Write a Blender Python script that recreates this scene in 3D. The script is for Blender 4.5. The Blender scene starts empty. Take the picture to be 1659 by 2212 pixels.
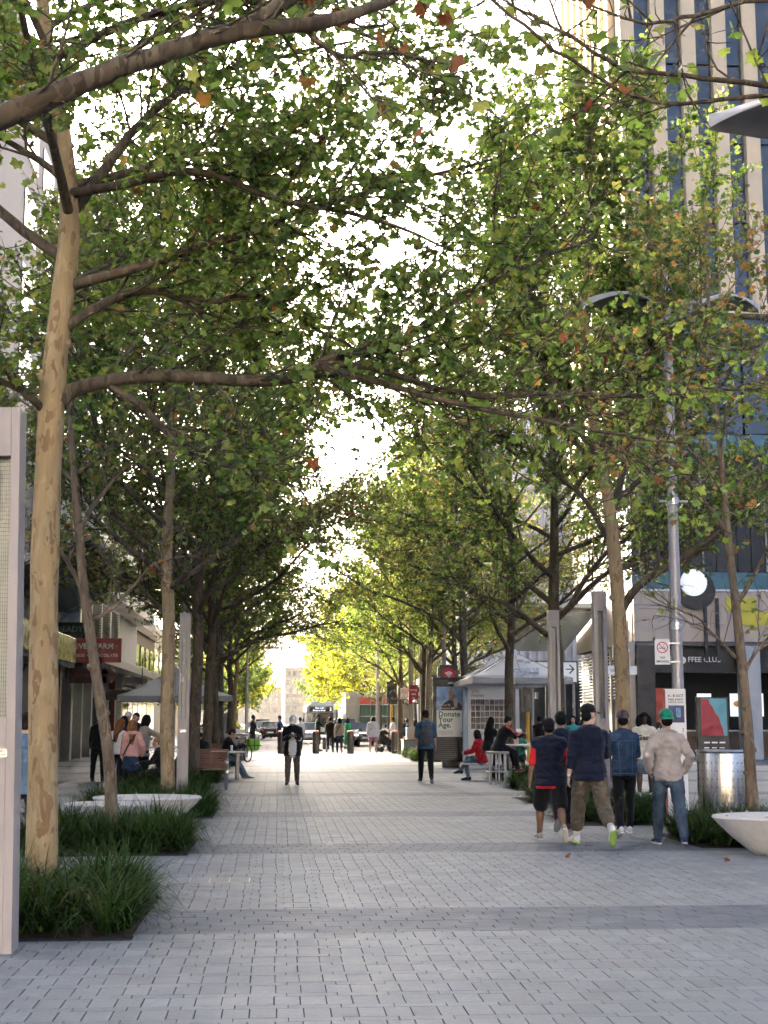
import bpy, math, random
import numpy as np
from mathutils import Vector, Matrix, noise as mnoise

# ------------------------------------------------------------------ camera, sky, sun, exposure
D = bpy.data
SC = bpy.context.scene
COL = SC.collection
FPX, CX, CY = 3050.0, 829.5, 1106.0            # focal length and centre in a 1659 x 2212 frame
TH = math.atan(449 / FPX)                       # camera tilted up
PS = math.atan(229.5 / FPX * math.cos(TH))      # and turned a little to the right of the street
cR = np.array([math.cos(PS), -math.sin(PS), 0])
cF = np.array([math.sin(PS) * math.cos(TH), math.cos(PS) * math.cos(TH), math.sin(TH)])
cU = np.array([-math.sin(PS) * math.sin(TH), -math.cos(PS) * math.sin(TH), math.cos(TH)])
EYE = np.array([0, 0, 1.6])
cam = D.cameras.new('camera'); camo = D.objects.new('camera', cam); COL.objects.link(camo)
cam.sensor_fit = 'VERTICAL'; cam.sensor_height = 36; cam.sensor_width = 27; cam.lens = FPX / 2212 * 36
cam.clip_start = 0.1; cam.clip_end = 6000
camo.location = (0, 0, 1.6); camo.rotation_euler = (math.pi / 2 + TH, 0, -PS)
SC.camera = camo
SUN_AZ, SUN_EL = math.radians(-24), math.radians(17)      # azimuth from +Y, negative = to the left
w = D.worlds.new('World'); SC.world = w; w.use_nodes = True
nt = w.node_tree; nt.nodes.clear()
sky = nt.nodes.new('ShaderNodeTexSky'); sky.sky_type = 'NISHITA'; sky.sun_disc = False
sky.sun_elevation = SUN_EL; sky.sun_rotation = SUN_AZ
sky.air_density = 0.35; sky.dust_density = 9.0; sky.ozone_density = 0.6; sky.altitude = 10
bg = nt.nodes.new('ShaderNodeBackground'); bg.inputs['Strength'].default_value = 0.15
wo = nt.nodes.new('ShaderNodeOutputWorld')
nt.links.new(sky.outputs[0], bg.inputs[0]); nt.links.new(bg.outputs[0], wo.inputs[0])
sl = D.lights.new('sun', 'SUN'); sl.energy = 3.0; sl.angle = math.radians(0.6); sl.color = (1, 0.86, 0.62)
so = D.objects.new('sun', sl); COL.objects.link(so)
sdir = Vector((math.sin(SUN_AZ) * math.cos(SUN_EL), math.cos(SUN_AZ) * math.cos(SUN_EL), math.sin(SUN_EL)))
so.rotation_euler = sdir.to_track_quat('Z', 'Y').to_euler(); so.location = sdir * 60
vs = SC.view_settings; vs.view_transform = 'Standard'; vs.look = 'None'; vs.gamma = 1; vs.exposure = 2.95
vs.use_curve_mapping = False
SC.render.engine = 'CYCLES'
SC.cycles.max_bounces = 5; SC.cycles.diffuse_bounces = 3; SC.cycles.transmission_bounces = 3
SC.cycles.transparent_max_bounces = 6; SC.cycles.use_denoising = True
SC.cycles.use_adaptive_sampling = True; SC.cycles.adaptive_threshold = 0.03; SC.cycles.adaptive_min_samples = 12
SC.cycles.caustics_reflective = False; SC.cycles.caustics_refractive = False; SC.cycles.sample_clamp_indirect = 6

# ------------------------------------------------------------------ points from the survey of the picture
def ray(x, y): return cF + cR * (x - CX) / FPX - cU * (y - CY) / FPX
def gp(x, y, z=0.0): r = ray(x, y); return EYE + r * ((z - 1.6) / r[2])
def at(x, y, Y): r = ray(x, y); return EYE + r * (Y / r[1])
def atx(x, y, X): r = ray(x, y); return EYE + r * (X / r[0])

# ------------------------------------------------------------------ materials
MATS = {}
def _mix(nt, a, b, fac):
    m = nt.nodes.new('ShaderNodeMix'); m.data_type = 'RGBA'
    m.inputs[6].default_value = (*a, 1) if not hasattr(a, 'is_output') else (0, 0, 0, 1)
    m.inputs[7].default_value = (*b, 1) if not hasattr(b, 'is_output') else (0, 0, 0, 1)
    if hasattr(a, 'is_output'): nt.links.new(a, m.inputs[6])
    if hasattr(b, 'is_output'): nt.links.new(b, m.inputs[7])
    if hasattr(fac, 'is_output'): nt.links.new(fac, m.inputs[0])
    else: m.inputs[0].default_value = fac
    return m.outputs[2]
def _noise(nt, scale, detail=4, co=None, rough=0.6):
    n = nt.nodes.new('ShaderNodeTexNoise'); n.inputs['Scale'].default_value = scale
    n.inputs['Detail'].default_value = detail; n.inputs['Roughness'].default_value = rough
    if co is not None: nt.links.new(co, n.inputs['Vector'])
    return n.outputs['Fac']
def _ramp(nt, fac, stops):
    r = nt.nodes.new('ShaderNodeValToRGB'); e = r.color_ramp.elements
    while len(e) < len(stops): e.new(0.5)
    for i, (p, c) in enumerate(stops):
        e[i].position = p; e[i].color = (*c, 1) if isinstance(c, tuple) else (c, c, c, 1)
    nt.links.new(fac, r.inputs[0]); return r.outputs[0]
def _new(name):
    m = D.materials.new(name); m.use_nodes = True
    b = m.node_tree.nodes['Principled BSDF']
    return m, m.node_tree, b
def _co(nt, scale=(1, 1, 1)):
    tc = nt.nodes.new('ShaderNodeTexCoord'); mp = nt.nodes.new('ShaderNodeMapping')
    mp.inputs['Scale'].default_value = scale
    nt.links.new(tc.outputs['Object'], mp.inputs[0]); return mp.outputs[0]
def _bump(nt, b, h, strength=0.3, dist=0.01):
    n = nt.nodes.new('ShaderNodeBump'); n.inputs['Strength'].default_value = strength
    n.inputs['Distance'].default_value = dist
    nt.links.new(h, n.inputs['Height']); nt.links.new(n.outputs[0], b.inputs['Normal'])
def mat(name, col, rough=0.6, metal=0.0, var=0.12, scale=6.0, bump=0.0, stretch=(1, 1, 1), emit=None, spec=0.5, alpha=None):
    if name in MATS: return MATS[name]
    m, nt, b = _new(name)
    co = _co(nt, stretch)
    f = _noise(nt, scale, 5, co)
    lo = tuple(c * (1 - var) for c in col); hi = tuple(min(1, c * (1 + var)) for c in col)
    c = _ramp(nt, f, [(0.3, lo), (0.7, hi)])
    nt.links.new(c, b.inputs['Base Color'])
    b.inputs['Roughness'].default_value = rough; b.inputs['Metallic'].default_value = metal
    b.inputs['Specular IOR Level'].default_value = spec
    if var > 0:
        rr = _ramp(nt, f, [(0.25, max(0, rough - 0.08)), (0.8, min(1, rough + 0.08))])
        nt.links.new(rr, b.inputs['Roughness'])
    if bump: _bump(nt, b, _noise(nt, scale * 6, 3, co), bump, 0.004)
    if emit:
        nt.links.new(c, b.inputs['Emission Color']); b.inputs['Emission Strength'].default_value = emit; m.cycles.emission_sampling = 'NONE'
    MATS[name] = m; return m
def cloth(col, key=None):
    name = 'cloth_' + (key or '%02x%02x%02x' % tuple(int(255 * max(0, min(1, c)) ** 0.45) for c in col))
    if name in MATS: return MATS[name]
    m, nt, b = _new(name); co = _co(nt)
    f = _noise(nt, 9, 4, co)
    nt.links.new(_ramp(nt, f, [(0.3, tuple(c * 0.8 for c in col)), (0.7, tuple(min(1, c * 1.2) for c in col))]), b.inputs['Base Color'])
    b.inputs['Roughness'].default_value = 0.9; b.inputs['Specular IOR Level'].default_value = 0.2
    b.inputs['Sheen Weight'].default_value = 0.15
    _bump(nt, b, _noise(nt, 60, 3, co), 0.25, 0.004)
    MATS[name] = m; return m
def denim(col, key):
    name = 'denim_' + key
    if name in MATS: return MATS[name]
    m, nt, b = _new(name); co = _co(nt, (1, 1, 0.6))
    f = _noise(nt, 7, 5, co); g = _noise(nt, 90, 2, co)
    c = _ramp(nt, f, [(0.32, tuple(c * 0.65 for c in col)), (0.72, tuple(min(1, c * 1.7) for c in col))])
    nt.links.new(c, b.inputs['Base Color']); b.inputs['Roughness'].default_value = 0.9
    b.inputs['Specular IOR Level'].default_value = 0.2
    _bump(nt, b, g, 0.3, 0.003); MATS[name] = m; return m
def skin(col, key):
    name = 'skin_' + key
    if name in MATS: return MATS[name]
    m, nt, b = _new(name); co = _co(nt)
    f = _noise(nt, 14, 4, co)
    nt.links.new(_ramp(nt, f, [(0.3, tuple(c * 0.85 for c in col)), (0.7, tuple(min(1, c * 1.1) for c in col))]), b.inputs['Base Color'])
    b.inputs['Roughness'].default_value = 0.5; b.inputs['Subsurface Weight'].default_value = 0.08
    b.inputs['Subsurface Radius'].default_value = (0.01, 0.004, 0.002)
    MATS[name] = m; return m
def glass(name, tint=(0.03, 0.04, 0.045), rough=0.06):
    if name in MATS: return MATS[name]
    m, nt, b = _new(name)
    b.inputs['Base Color'].default_value = (*tint, 1); b.inputs['Roughness'].default_value = rough
    b.inputs['Specular IOR Level'].default_value = 0.6; b.inputs['Coat Weight'].default_value = 0.15
    b.inputs['Coat Roughness'].default_value = 0.03
    _bump(nt, b, _noise(nt, 0.7, 2, _co(nt)), 0.06, 0.03)
    MATS[name] = m; return m
def clear_glass(name='clear_glass'):
    if name in MATS: return MATS[name]
    m, nt, b = _new(name); nt.nodes.remove(b)
    g = nt.nodes.new('ShaderNodeBsdfGlossy'); g.inputs['Roughness'].default_value = 0.03
    t = nt.nodes.new('ShaderNodeBsdfTransparent'); t.inputs[0].default_value = (0.82, 0.88, 0.87, 1)
    fr = nt.nodes.new('ShaderNodeFresnel'); fr.inputs[0].default_value = 1.5
    mx = nt.nodes.new('ShaderNodeMixShader'); o = nt.nodes['Material Output']
    nt.links.new(fr.outputs[0], mx.inputs[0]); nt.links.new(t.outputs[0], mx.inputs[1]); nt.links.new(g.outputs[0], mx.inputs[2])
    nt.links.new(mx.outputs[0], o.inputs[0]); MATS[name] = m; return m
def bark(name, base, light, dark, patch):
    if name in MATS: return MATS[name]
    m, nt, b = _new(name); co = _co(nt, (1, 1, 0.36))
    n1 = _noise(nt, 3.2, 3, co)
    v = nt.nodes.new('ShaderNodeTexVoronoi'); v.inputs['Scale'].default_value = 17.0
    add = nt.nodes.new('ShaderNodeVectorMath'); add.operation = 'MULTIPLY_ADD'
    nn = nt.nodes.new('ShaderNodeTexNoise'); nn.inputs['Scale'].default_value = 9; nt.links.new(co, nn.inputs['Vector'])
    nt.links.new(nn.outputs['Color'], add.inputs[0]); add.inputs[1].default_value = (0.3, 0.3, 0.3); nt.links.new(co, add.inputs[2])
    nt.links.new(add.outputs[0], v.inputs['Vector'])
    sep = nt.nodes.new('ShaderNodeSeparateColor'); nt.links.new(v.outputs['Color'], sep.inputs[0])
    c0 = _ramp(nt, n1, [(0.3, tuple(x * 0.85 for x in base)), (0.7, tuple(x * 1.1 for x in base))])
    cl = _mix(nt, c0, light, _ramp(nt, sep.outputs[0], [(0.72, 0.0), (0.76, 0.45)]))
    cd = _mix(nt, cl, dark, _ramp(nt, sep.outputs[1], [(1 - patch - 0.03, 0.0), (1 - patch, 0.68)]))
    st = _ramp(nt, _noise(nt, 22, 4, _co(nt, (1, 1, 0.12))), [(0.35, 0.75), (0.65, 1.1)])
    mu = nt.nodes.new('ShaderNodeMix'); mu.data_type = 'RGBA'; mu.blend_type = 'MULTIPLY'; mu.inputs[0].default_value = 0.55
    nt.links.new(cd, mu.inputs[6]); nt.links.new(st, mu.inputs[7])
    nt.links.new(mu.outputs[2], b.inputs['Base Color']); b.inputs['Roughness'].default_value = 0.85
    b.inputs['Specular IOR Level'].default_value = 0.25
    _bump(nt, b, sep.outputs[0], 0.35, 0.006)
    MATS[name] = m; return m
def attr_mat(name, rough, spec=0.4, transl=0.0, noise_amt=0.15, nscale=30, bump=0.0, tcol=(1.25, 1.3, 0.7), stain=False):
    """Base colour comes from the face attribute 'tint' (each leaf / paver / blade has its own colour)."""
    if name in MATS: return MATS[name]
    m, nt, b = _new(name)
    a = nt.nodes.new('ShaderNodeAttribute'); a.attribute_name = 'tint'
    co = _co(nt)
    f = _noise(nt, nscale, 4, co)
    g = _ramp(nt, f, [(0.3, 1 - noise_amt), (0.7, 1 + noise_amt)])
    mu = nt.nodes.new('ShaderNodeMix'); mu.data_type = 'RGBA'; mu.blend_type = 'MULTIPLY'; mu.inputs[0].default_value = 1
    nt.links.new(a.outputs['Color'], mu.inputs[6]); nt.links.new(g, mu.inputs[7])
    if stain:
        st = _ramp(nt, _noise(nt, 1.1, 5, co, 0.65), [(0.3, 0.84), (0.7, 1.1)])
        vo = nt.nodes.new('ShaderNodeTexVoronoi'); vo.inputs['Scale'].default_value = 2.6; nt.links.new(co, vo.inputs['Vector'])
        gum = _ramp(nt, vo.outputs['Distance'], [(0.045, 0.62), (0.07, 1.0)])
        for q in (st, gum):
            m2 = nt.nodes.new('ShaderNodeMix'); m2.data_type = 'RGBA'; m2.blend_type = 'MULTIPLY'; m2.inputs[0].default_value = 1
            nt.links.new(mu.outputs[2], m2.inputs[6]); nt.links.new(q, m2.inputs[7]); mu = m2
        nt.links.new(_ramp(nt, _noise(nt, 2.3, 4, co), [(0.3, rough - 0.1), (0.7, rough + 0.1)]), b.inputs['Roughness'])
    nt.links.new(mu.outputs[2], b.inputs['Base Color'])
    if not stain: b.inputs['Roughness'].default_value = rough
    b.inputs['Specular IOR Level'].default_value = spec
    if bump: _bump(nt, b, _noise(nt, nscale * 5, 3, co), bump, 0.003)
    if transl:
        t = nt.nodes.new('ShaderNodeBsdfTranslucent')
        tm = nt.nodes.new('ShaderNodeMix'); tm.data_type = 'RGBA'; tm.blend_type = 'MULTIPLY'; tm.inputs[0].default_value = 1
        nt.links.new(mu.outputs[2], tm.inputs[6]); tm.inputs[7].default_value = (*tcol, 1); tm.clamp_result = False
        nt.links.new(tm.outputs[2], t.inputs[0])
        mx = nt.nodes.new('ShaderNodeMixShader'); mx.inputs[0].default_value = transl
        nt.links.new(b.outputs[0], mx.inputs[1]); nt.links.new(t.outputs[0], mx.inputs[2])
        nt.links.new(mx.outputs[0], nt.nodes['Material Output'].inputs[0])
    MATS[name] = m; return m

# ------------------------------------------------------------------ objects
def link(name, me, parent=None):
    o = D.objects.new(name, me); COL.objects.link(o)
    if parent is not None: o.parent = parent
    return o
def tag(o, label=None, cat=None, group=None, kind=None):
    if label: o['label'] = label
    if cat: o['category'] = cat
    if group: o['group'] = group
    if kind: o['kind'] = kind
    return o
def thing(name, label, cat, loc=(0, 0, 0), rz=0.0, group=None):
    o = link(name, None); o.location = tuple(float(c) for c in loc); o.rotation_euler = (0, 0, rz)
    o.empty_display_size = 0.2
    return tag(o, label, cat, group)
def copy_tree(o, parent=None):
    c = o.copy(); COL.objects.link(c)
    if parent is not None: c.parent = parent
    for ch in list(o.children): copy_tree(ch, c)
    return c
def np_mesh(name, V, F, mats, smooth=False, mi=None):
    """V (n,3), F list/array of faces (all with the same vertex count, or a list of arrays)."""
    me = D.meshes.new(name)
    V = np.asarray(V, dtype=np.float32)
    Fs = F if isinstance(F, list) else [F]
    Fs = [np.asarray(f, dtype=np.int32) for f in Fs if len(f)]
    me.vertices.add(len(V)); me.vertices.foreach_set('co', V.ravel())
    loops = np.concatenate([f.ravel() for f in Fs]); tot = np.concatenate([np.full(len(f), f.shape[1], np.int32) for f in Fs])
    start = np.concatenate([[0], np.cumsum(tot)[:-1]]).astype(np.int32)
    me.loops.add(len(loops)); me.loops.foreach_set('vertex_index', loops)
    me.polygons.add(len(tot)); me.polygons.foreach_set('loop_start', start); me.polygons.foreach_set('loop_total', tot)
    me.polygons.foreach_set('use_smooth', np.full(len(tot), bool(smooth)))
    if mi is not None: me.polygons.foreach_set('material_index', np.asarray(mi, dtype=np.int32))
    for m in (mats if isinstance(mats, (list, tuple)) else [mats]): me.materials.append(m)
    me.update(calc_edges=True); return me
def tint(me, cols):
    a = me.attributes.new('tint', 'FLOAT_COLOR', 'FACE')
    c = np.ones((len(me.polygons), 4), np.float32); c[:, :3] = cols
    a.data.foreach_set('color', c.ravel())

class MB:
    def __init__(s): s.v = []; s.f = []; s.m = []; s.M = None
    def _add(s, vs, fs, mi=0):
        o = len(s.v)
        if s.M is not None: vs = [tuple(s.M @ Vector(v)) for v in vs]
        s.v += [tuple(float(c) for c in v) for v in vs]; s.f += [tuple(i + o for i in f) for f in fs]; s.m += [mi] * len(fs); return s
    def box(s, x0, x1, y0, y1, z0, z1, mi=0):
        return s._add([(x0, y0, z0), (x1, y0, z0), (x1, y1, z0), (x0, y1, z0), (x0, y0, z1), (x1, y0, z1), (x1, y1, z1), (x0, y1, z1)],
                      [(0, 3, 2, 1), (4, 5, 6, 7), (0, 1, 5, 4), (1, 2, 6, 5), (2, 3, 7, 6), (3, 0, 4, 7)], mi)
    def cyl(s, p0, p1, r0, r1=None, n=14, mi=0):
        return s.tube([p0, p1], [r0, r0 if r1 is None else r1], n, mi)
    def tube(s, pts, rad, n=10, mi=0, caps=True):
        V, F = tube_np(np.array([tuple(p) for p in pts], float), np.array(rad if hasattr(rad, '__len__') else [rad] * len(pts), float), n)
        fs = [tuple(f) for f in F]
        if caps:
            fs.append(tuple(range(n))[::-1]); k = len(V) - n; fs.append(tuple(range(k, k + n)))
        return s._add([tuple(v) for v in V], fs, mi)
    def lathe(s, prof, c=(0, 0, 0), n=24, mi=0, sx=1.0, sy=1.0, wob=None):
        vs = []; fs = []
        for r, z in prof:
            for i in range(n):
                a = 2 * math.pi * i / n; k = 1 if wob is None else wob(a)
                vs.append((c[0] + r * k * sx * math.cos(a), c[1] + r * k * sy * math.sin(a), c[2] + z))
        for j in range(len(prof) - 1):
            for i in range(n):
                fs.append((j * n + i, j * n + (i + 1) % n, (j + 1) * n + (i + 1) % n, (j + 1) * n + i))
        fs.append(tuple(range(n))[::-1]); k = (len(prof) - 1) * n; fs.append(tuple(range(k, k + n)))
        return s._add(vs, fs, mi)
    def prism(s, poly, a0, a1, axis='y', mi=0):
        """polygon of (u,v) pairs swept along an axis; axis y: (u,v)=(x,z); x: (y,z); z: (x,y)"""
        n = len(poly)
        def pt(u, v, a): return (u, a, v) if axis == 'y' else ((a, u, v) if axis == 'x' else (u, v, a))
        vs = [pt(u, v, a0) for u, v in poly] + [pt(u, v, a1) for u, v in poly]
        fs = [(i, (i + 1) % n, n + (i + 1) % n, n + i) for i in range(n)] + [tuple(range(n))[::-1], tuple(range(n, 2 * n))]
        return s._add(vs, fs, mi)
    def quad(s, a, b, c, d, mi=0): return s._add([a, b, c, d], [(0, 1, 2, 3)], mi)
    def ball(s, c, r, n=12, m=8, mi=0, sc=(1, 1, 1)):
        vs = []; fs = []
        for j in range(1, m):
            t = math.pi * j / m
            for i in range(n):
                a = 2 * math.pi * i / n
                vs.append((c[0] + r * sc[0] * math.sin(t) * math.cos(a), c[1] + r * sc[1] * math.sin(t) * math.sin(a), c[2] + r * sc[2] * math.cos(t)))
        top = len(vs); vs.append((c[0], c[1], c[2] + r * sc[2])); vs.append((c[0], c[1], c[2] - r * sc[2]))
        for j in range(m - 2):
            for i in range(n): fs.append((j * n + i, (j + 1) * n + i, (j + 1) * n + (i + 1) % n, j * n + (i + 1) % n))
        for i in range(n):
            fs.append((top, i, (i + 1) % n)); k = (m - 2) * n; fs.append((top + 1, k + (i + 1) % n, k + i))
        return s._add(vs, fs, mi)
    def mesh(s, name, mats, smooth=False):
        me = D.meshes.new(name); me.from_pydata(s.v, [], s.f)
        for m in (mats if isinstance(mats, (list, tuple)) else [mats]): me.materials.append(m)
        me.polygons.foreach_set('material_index', np.array(s.m, dtype=np.int32))
        if smooth:
            me.polygons.foreach_set('use_smooth', np.ones(len(me.polygons), dtype=bool))
            me.set_sharp_from_angle(angle=math.radians(40))
        me.update(); return me
    def build(s, name, mats, parent=None, smooth=False, bevel=0.0):
        o = link(name, s.mesh(name, mats, smooth), parent)
        if bevel:
            b = o.modifiers.new('bevel', 'BEVEL'); b.width = bevel; b.segments = 2; b.limit_method = 'ANGLE'
        return o
def tube_np(P, r, n, cap=False):
    P = np.asarray(P, float); k = len(P)
    T = np.gradient(P, axis=0); T /= (np.linalg.norm(T, axis=1)[:, None] + 1e-9)
    t = T.mean(0); ref = np.array([0, 0, 1.0]) if abs(t[2]) < 0.8 * np.linalg.norm(t) + 1e-9 else np.array([1.0, 0, 0])
    U = np.cross(T, ref); U /= (np.linalg.norm(U, axis=1)[:, None] + 1e-9); W = np.cross(T, U)
    a = np.arange(n) * 2 * math.pi / n
    V = P[:, None, :] + r[:, None, None] * (np.cos(a)[None, :, None] * U[:, None, :] + np.sin(a)[None, :, None] * W[:, None, :])
    V = V.reshape(-1, 3)
    i = np.arange(n); j = np.arange(k - 1)
    A = (j[:, None] * n + i[None, :]); B = (j[:, None] * n + (i[None, :] + 1) % n)
    F = np.stack([A, B, B + n, A + n], -1).reshape(-1, 4)
    return V, F
TPEND = []
def lettering(body, size, m, parent, loc, rot=(math.pi / 2, 0, 0), align='CENTER', bold=0.0, ext=0.004, name='lettering', sx=1.0, spacing=1.0):
    cu = D.curves.new(name, 'FONT'); cu.body = body; cu.size = size; cu.align_x = align; cu.align_y = 'CENTER'
    cu.extrude = ext; cu.offset = bold; cu.resolution_u = 2; cu.space_character = spacing
    t = D.objects.new(name, cu); COL.objects.link(t); me = D.meshes.new(name); TPEND.append((t, me, m))
    o = link(name, me, parent); o.location = tuple(float(c) for c in loc); o.rotation_euler = rot; o.scale = (sx, 1, 1)
    TPEND[-1] = (t, o, m); return o
def rail(pts, rad, n=8):   # smooth polyline through a few points
    P = np.array([tuple(p) for p in pts], float); t = np.linspace(0, 1, len(P)); tt = np.linspace(0, 1, (len(P) - 1) * 4 + 1)
    Q = []
    for x in tt:
        i = min(int(x * (len(P) - 1)), len(P) - 2); u = x * (len(P) - 1) - i
        p0 = P[max(i - 1, 0)]; p1 = P[i]; p2 = P[i + 1]; p3 = P[min(i + 2, len(P) - 1)]
        Q.append(0.5 * (2 * p1 + (p2 - p0) * u + (2 * p0 - 5 * p1 + 4 * p2 - p3) * u * u + (3 * p1 - 3 * p2 + p3 - p0) * u ** 3))
    R = np.interp(tt, t, rad if hasattr(rad, '__len__') else [rad] * len(P))
    return np.array(Q), R

# palette shared by many builders
M_steel = mat('brushed_steel', (0.45, 0.45, 0.46), 0.32, 0.9, 0.1, 5, stretch=(1, 1, 8))
M_grey = mat('grey_paint', (0.30, 0.275, 0.255), 0.45, 0.2, 0.08, 4)
M_dark = mat('dark_paint', (0.018, 0.019, 0.021), 0.4, 0.0, 0.2, 5)
M_black = mat('black_paint', (0.012, 0.012, 0.013), 0.35, 0.0, 0.1, 5)
M_white = mat('white_paint', (0.75, 0.75, 0.74), 0.4, 0.0, 0.04, 4)
M_ink = mat('dark_print', (0.03, 0.03, 0.035), 0.6, 0, 0.0)
M_wprint = mat('white_print', (0.8, 0.8, 0.8), 0.5, 0, 0.0)
M_pink = mat('mauve_grey_panel', (0.38, 0.335, 0.315), 0.5, 0.0, 0.12, 2.5, bump=0.05, stretch=(3, 3, 0.5))
M_conc = mat('pale_concrete', (0.62, 0.59, 0.55), 0.6, 0, 0.08, 12, bump=0.15)
M_red = mat('red_sign', (0.33, 0.012, 0.025), 0.4, 0, 0.06, 3)
M_soil = mat('soil', (0.035, 0.02, 0.013), 0.95, 0, 0.4, 25, bump=0.6)
M_glassd = glass('dark_glass')
M_clear = clear_glass()
# ------------------------------------------------------------------ ground, pavement, road
rng = np.random.default_rng(7)
g = MB(); g.box(-900, 900, -60, 2500, -0.6, -0.06)
M_asph = mat('asphalt', (0.05, 0.05, 0.052), 0.75, 0, 0.2, 8, bump=0.3)
tag(g.build('ground', M_asph), kind='structure')
MALL_END, CROSS_END = 70.5, 86.0
M_bed = mat('joint_sand', (0.03, 0.03, 0.033), 0.9, 0, 0.2, 20)
pv = MB(); pv.box(-30, 42, -25, MALL_END, -0.2, -0.012)
pavement = tag(pv.build('pavement', M_bed), kind='structure')
M_paver = attr_mat('stone_paver', 0.58, 0.32, 0.0, 0.13, 26, 0.2, stain=True)
BANDS = [4.65 + 6.45 * k for k in range(-4, 11)]          # start of each dark cross band, 1.35 m deep
def base_col(y):
    for b in BANDS:
        if b <= y < b + 1.35: return np.array([0.118, 0.136, 0.158])
    return np.array([0.222, 0.240, 0.246])
BEDS = [(-3.3, -1.07 if k < 3 else -1.5, 10.98 + 6.42 * k, 13.5 + 6.42 * k) for k in range(-1, 9)]
BEDS += [(5.35, 7.4, 17.9, 20.1), (4.55, 6.4, 21.9, 24.3), (4.9, 6.6, 27.2, 29.6), (5.45, 6.7, 32.4, 34.2), (5.7, 7.1, 37.7, 39.7), (5.2, 6.8, 54.8, 57.2), (5.2, 6.8, 59.4, 61.8)]
def in_bed(x0, x1, y0, y1):
    for a, b, c, d in BEDS:
        if x1 > a and x0 < b and y1 > c and y0 < d: return True
    return False
cells = []           # x0,x1,y0,y1,colour
y = 6.6; row = 0
while y < MALL_END - 0.3:
    band = any(b <= y + 0.01 < b + 1.35 for b in BANDS)
    wide = row % 2 == 0
    depth = (0.25 if wide else 0.10) if not band else 0.15
    for b in BANDS:
        for e in (b, b + 1.35):
            if y < e - 0.005 < y + depth + 0.03: depth = e - y
    if y > 46: depth *= 2
    wdt = 0.15 if (wide or band) else 0.30
    if y > 30: wdt *= 2
    if band: wdt = 0.30
    ymid = y + depth / 2
    xl = max(-8.3, -0.30 * ymid - 1.5); xr = min(24, 0.40 * ymid + 1.5)
    if ymid < 24: xl = max(-8.3, -0.27 * ymid - 0.6); xr = 0.36 * ymid + 0.7
    off = (row * 0.61803 % 1) * wdt if band else (0.0 if wide else 0.075) + rng.normal(0, 0.005)
    x = math.floor(xl / wdt) * wdt + off
    jx = 0.0065 if wide or band else 0.004
    while x < xr:
        x1 = x + wdt
        xa, xb = x, x1
        for a, b_, c0, d0 in BEDS:
            if xb > a and xa < b_ and y + depth > c0 + 0.03 and y < d0 - 0.03:
                if xa < a: xb = a
                elif xb > b_: xa = b_
                else: xb = xa
        if xb - xa > 0.03:
            c = base_col(ymid) * (1 + rng.normal(0, 0.05)) * np.array([1 + rng.normal(0, 0.012), 1, 1 + rng.normal(0, 0.014)])
            cells.append((xa + jx / 2, xb - jx / 2 + rng.normal(0, 0.001), y + 0.0013, y + depth - 0.0013, rng.normal(0, 0.0005), c))
        x = x1
    y += depth; row += 1
cells.sort(key=lambda c: c[2])
near, rest = cells[:300], cells[300:]
def paver_np(cs):
    C = np.array([c[:5] for c in cs]); n = len(C); z = C[:, 4]; zb = np.full(n, -0.02); e = 0.0009
    x0, x1, y0, y1 = C[:, 0], C[:, 1], C[:, 2], C[:, 3]
    V = np.stack([np.stack(q, -1) for q in [(x0 + e, y0 + e, z), (x1 - e, y0 + e, z), (x1 - e, y1 - e, z), (x0 + e, y1 - e, z), (x0, y0, z - 0.001), (x1, y0, z - 0.001), (x1, y1, z - 0.001), (x0, y1, z - 0.001), (x0, y0, zb), (x1, y0, zb), (x1, y1, zb), (x0, y1, zb)]], 1)
    f = np.array([(0, 1, 2, 3), (4, 5, 1, 0), (5, 6, 2, 1), (6, 7, 3, 2), (7, 4, 0, 3), (8, 9, 5, 4), (9, 10, 6, 5), (10, 11, 7, 6), (11, 8, 4, 7)])
    F = (np.arange(n)[:, None, None] * 12 + f[None]).reshape(-1, 4)
    return V.reshape(-1, 3), F, np.repeat(np.array([c[5] for c in cs]), 9, axis=0)
V, F, T = paver_np(rest); me = np_mesh('paver_courses', V, F, M_paver); tint(me, T)
tag(link('paver_courses', me, pavement), kind='stuff')
pm = {}
for c in near:      # the nearest pavers, one object each; alike ones share their mesh
    key = (round(c[1] - c[0], 2), round(c[3] - c[2], 2), round(float(c[5][0]), 2), round(float(c[5][2]) * 25))
    if key not in pm:
        w2, d2 = (c[1] - c[0]) / 2, (c[3] - c[2]) / 2
        V, F, T = paver_np([(-w2, w2, -d2, d2, 0.0, c[5])]); pm[key] = np_mesh('paver', V, F, M_paver); tint(pm[key], T)
    o = link('paver', pm[key], pavement); o.location = ((c[0] + c[1]) / 2, (c[2] + c[3]) / 2, c[4])
# steel access cover let into the paving on the left
ac = thing('access_cover', 'flat steel-edged access cover with paver inlays set in the paving near the grass bed', 'cover', gp(432, 1903))
q = MB(); q.box(-0.50, 0.50, -0.20, -0.188, 0.002, 0.006); q.box(-0.50, 0.50, 0.188, 0.20, 0.002, 0.006)
for k in range(6): x = -0.50 + k * 0.1976; q.box(x, x + 0.012, -0.188, 0.188, 0.002, 0.006)
q.build('frame', M_steel, ac)
for k in range(5): MB().box(-0.487 + k * 0.1976, -0.303 + k * 0.1976, -0.187, 0.187, 0.001, 0.0045).build('inlay', mat('cover_stone', (0.23, 0.225, 0.22), 0.6, 0, 0.15, 20), ac)
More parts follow.
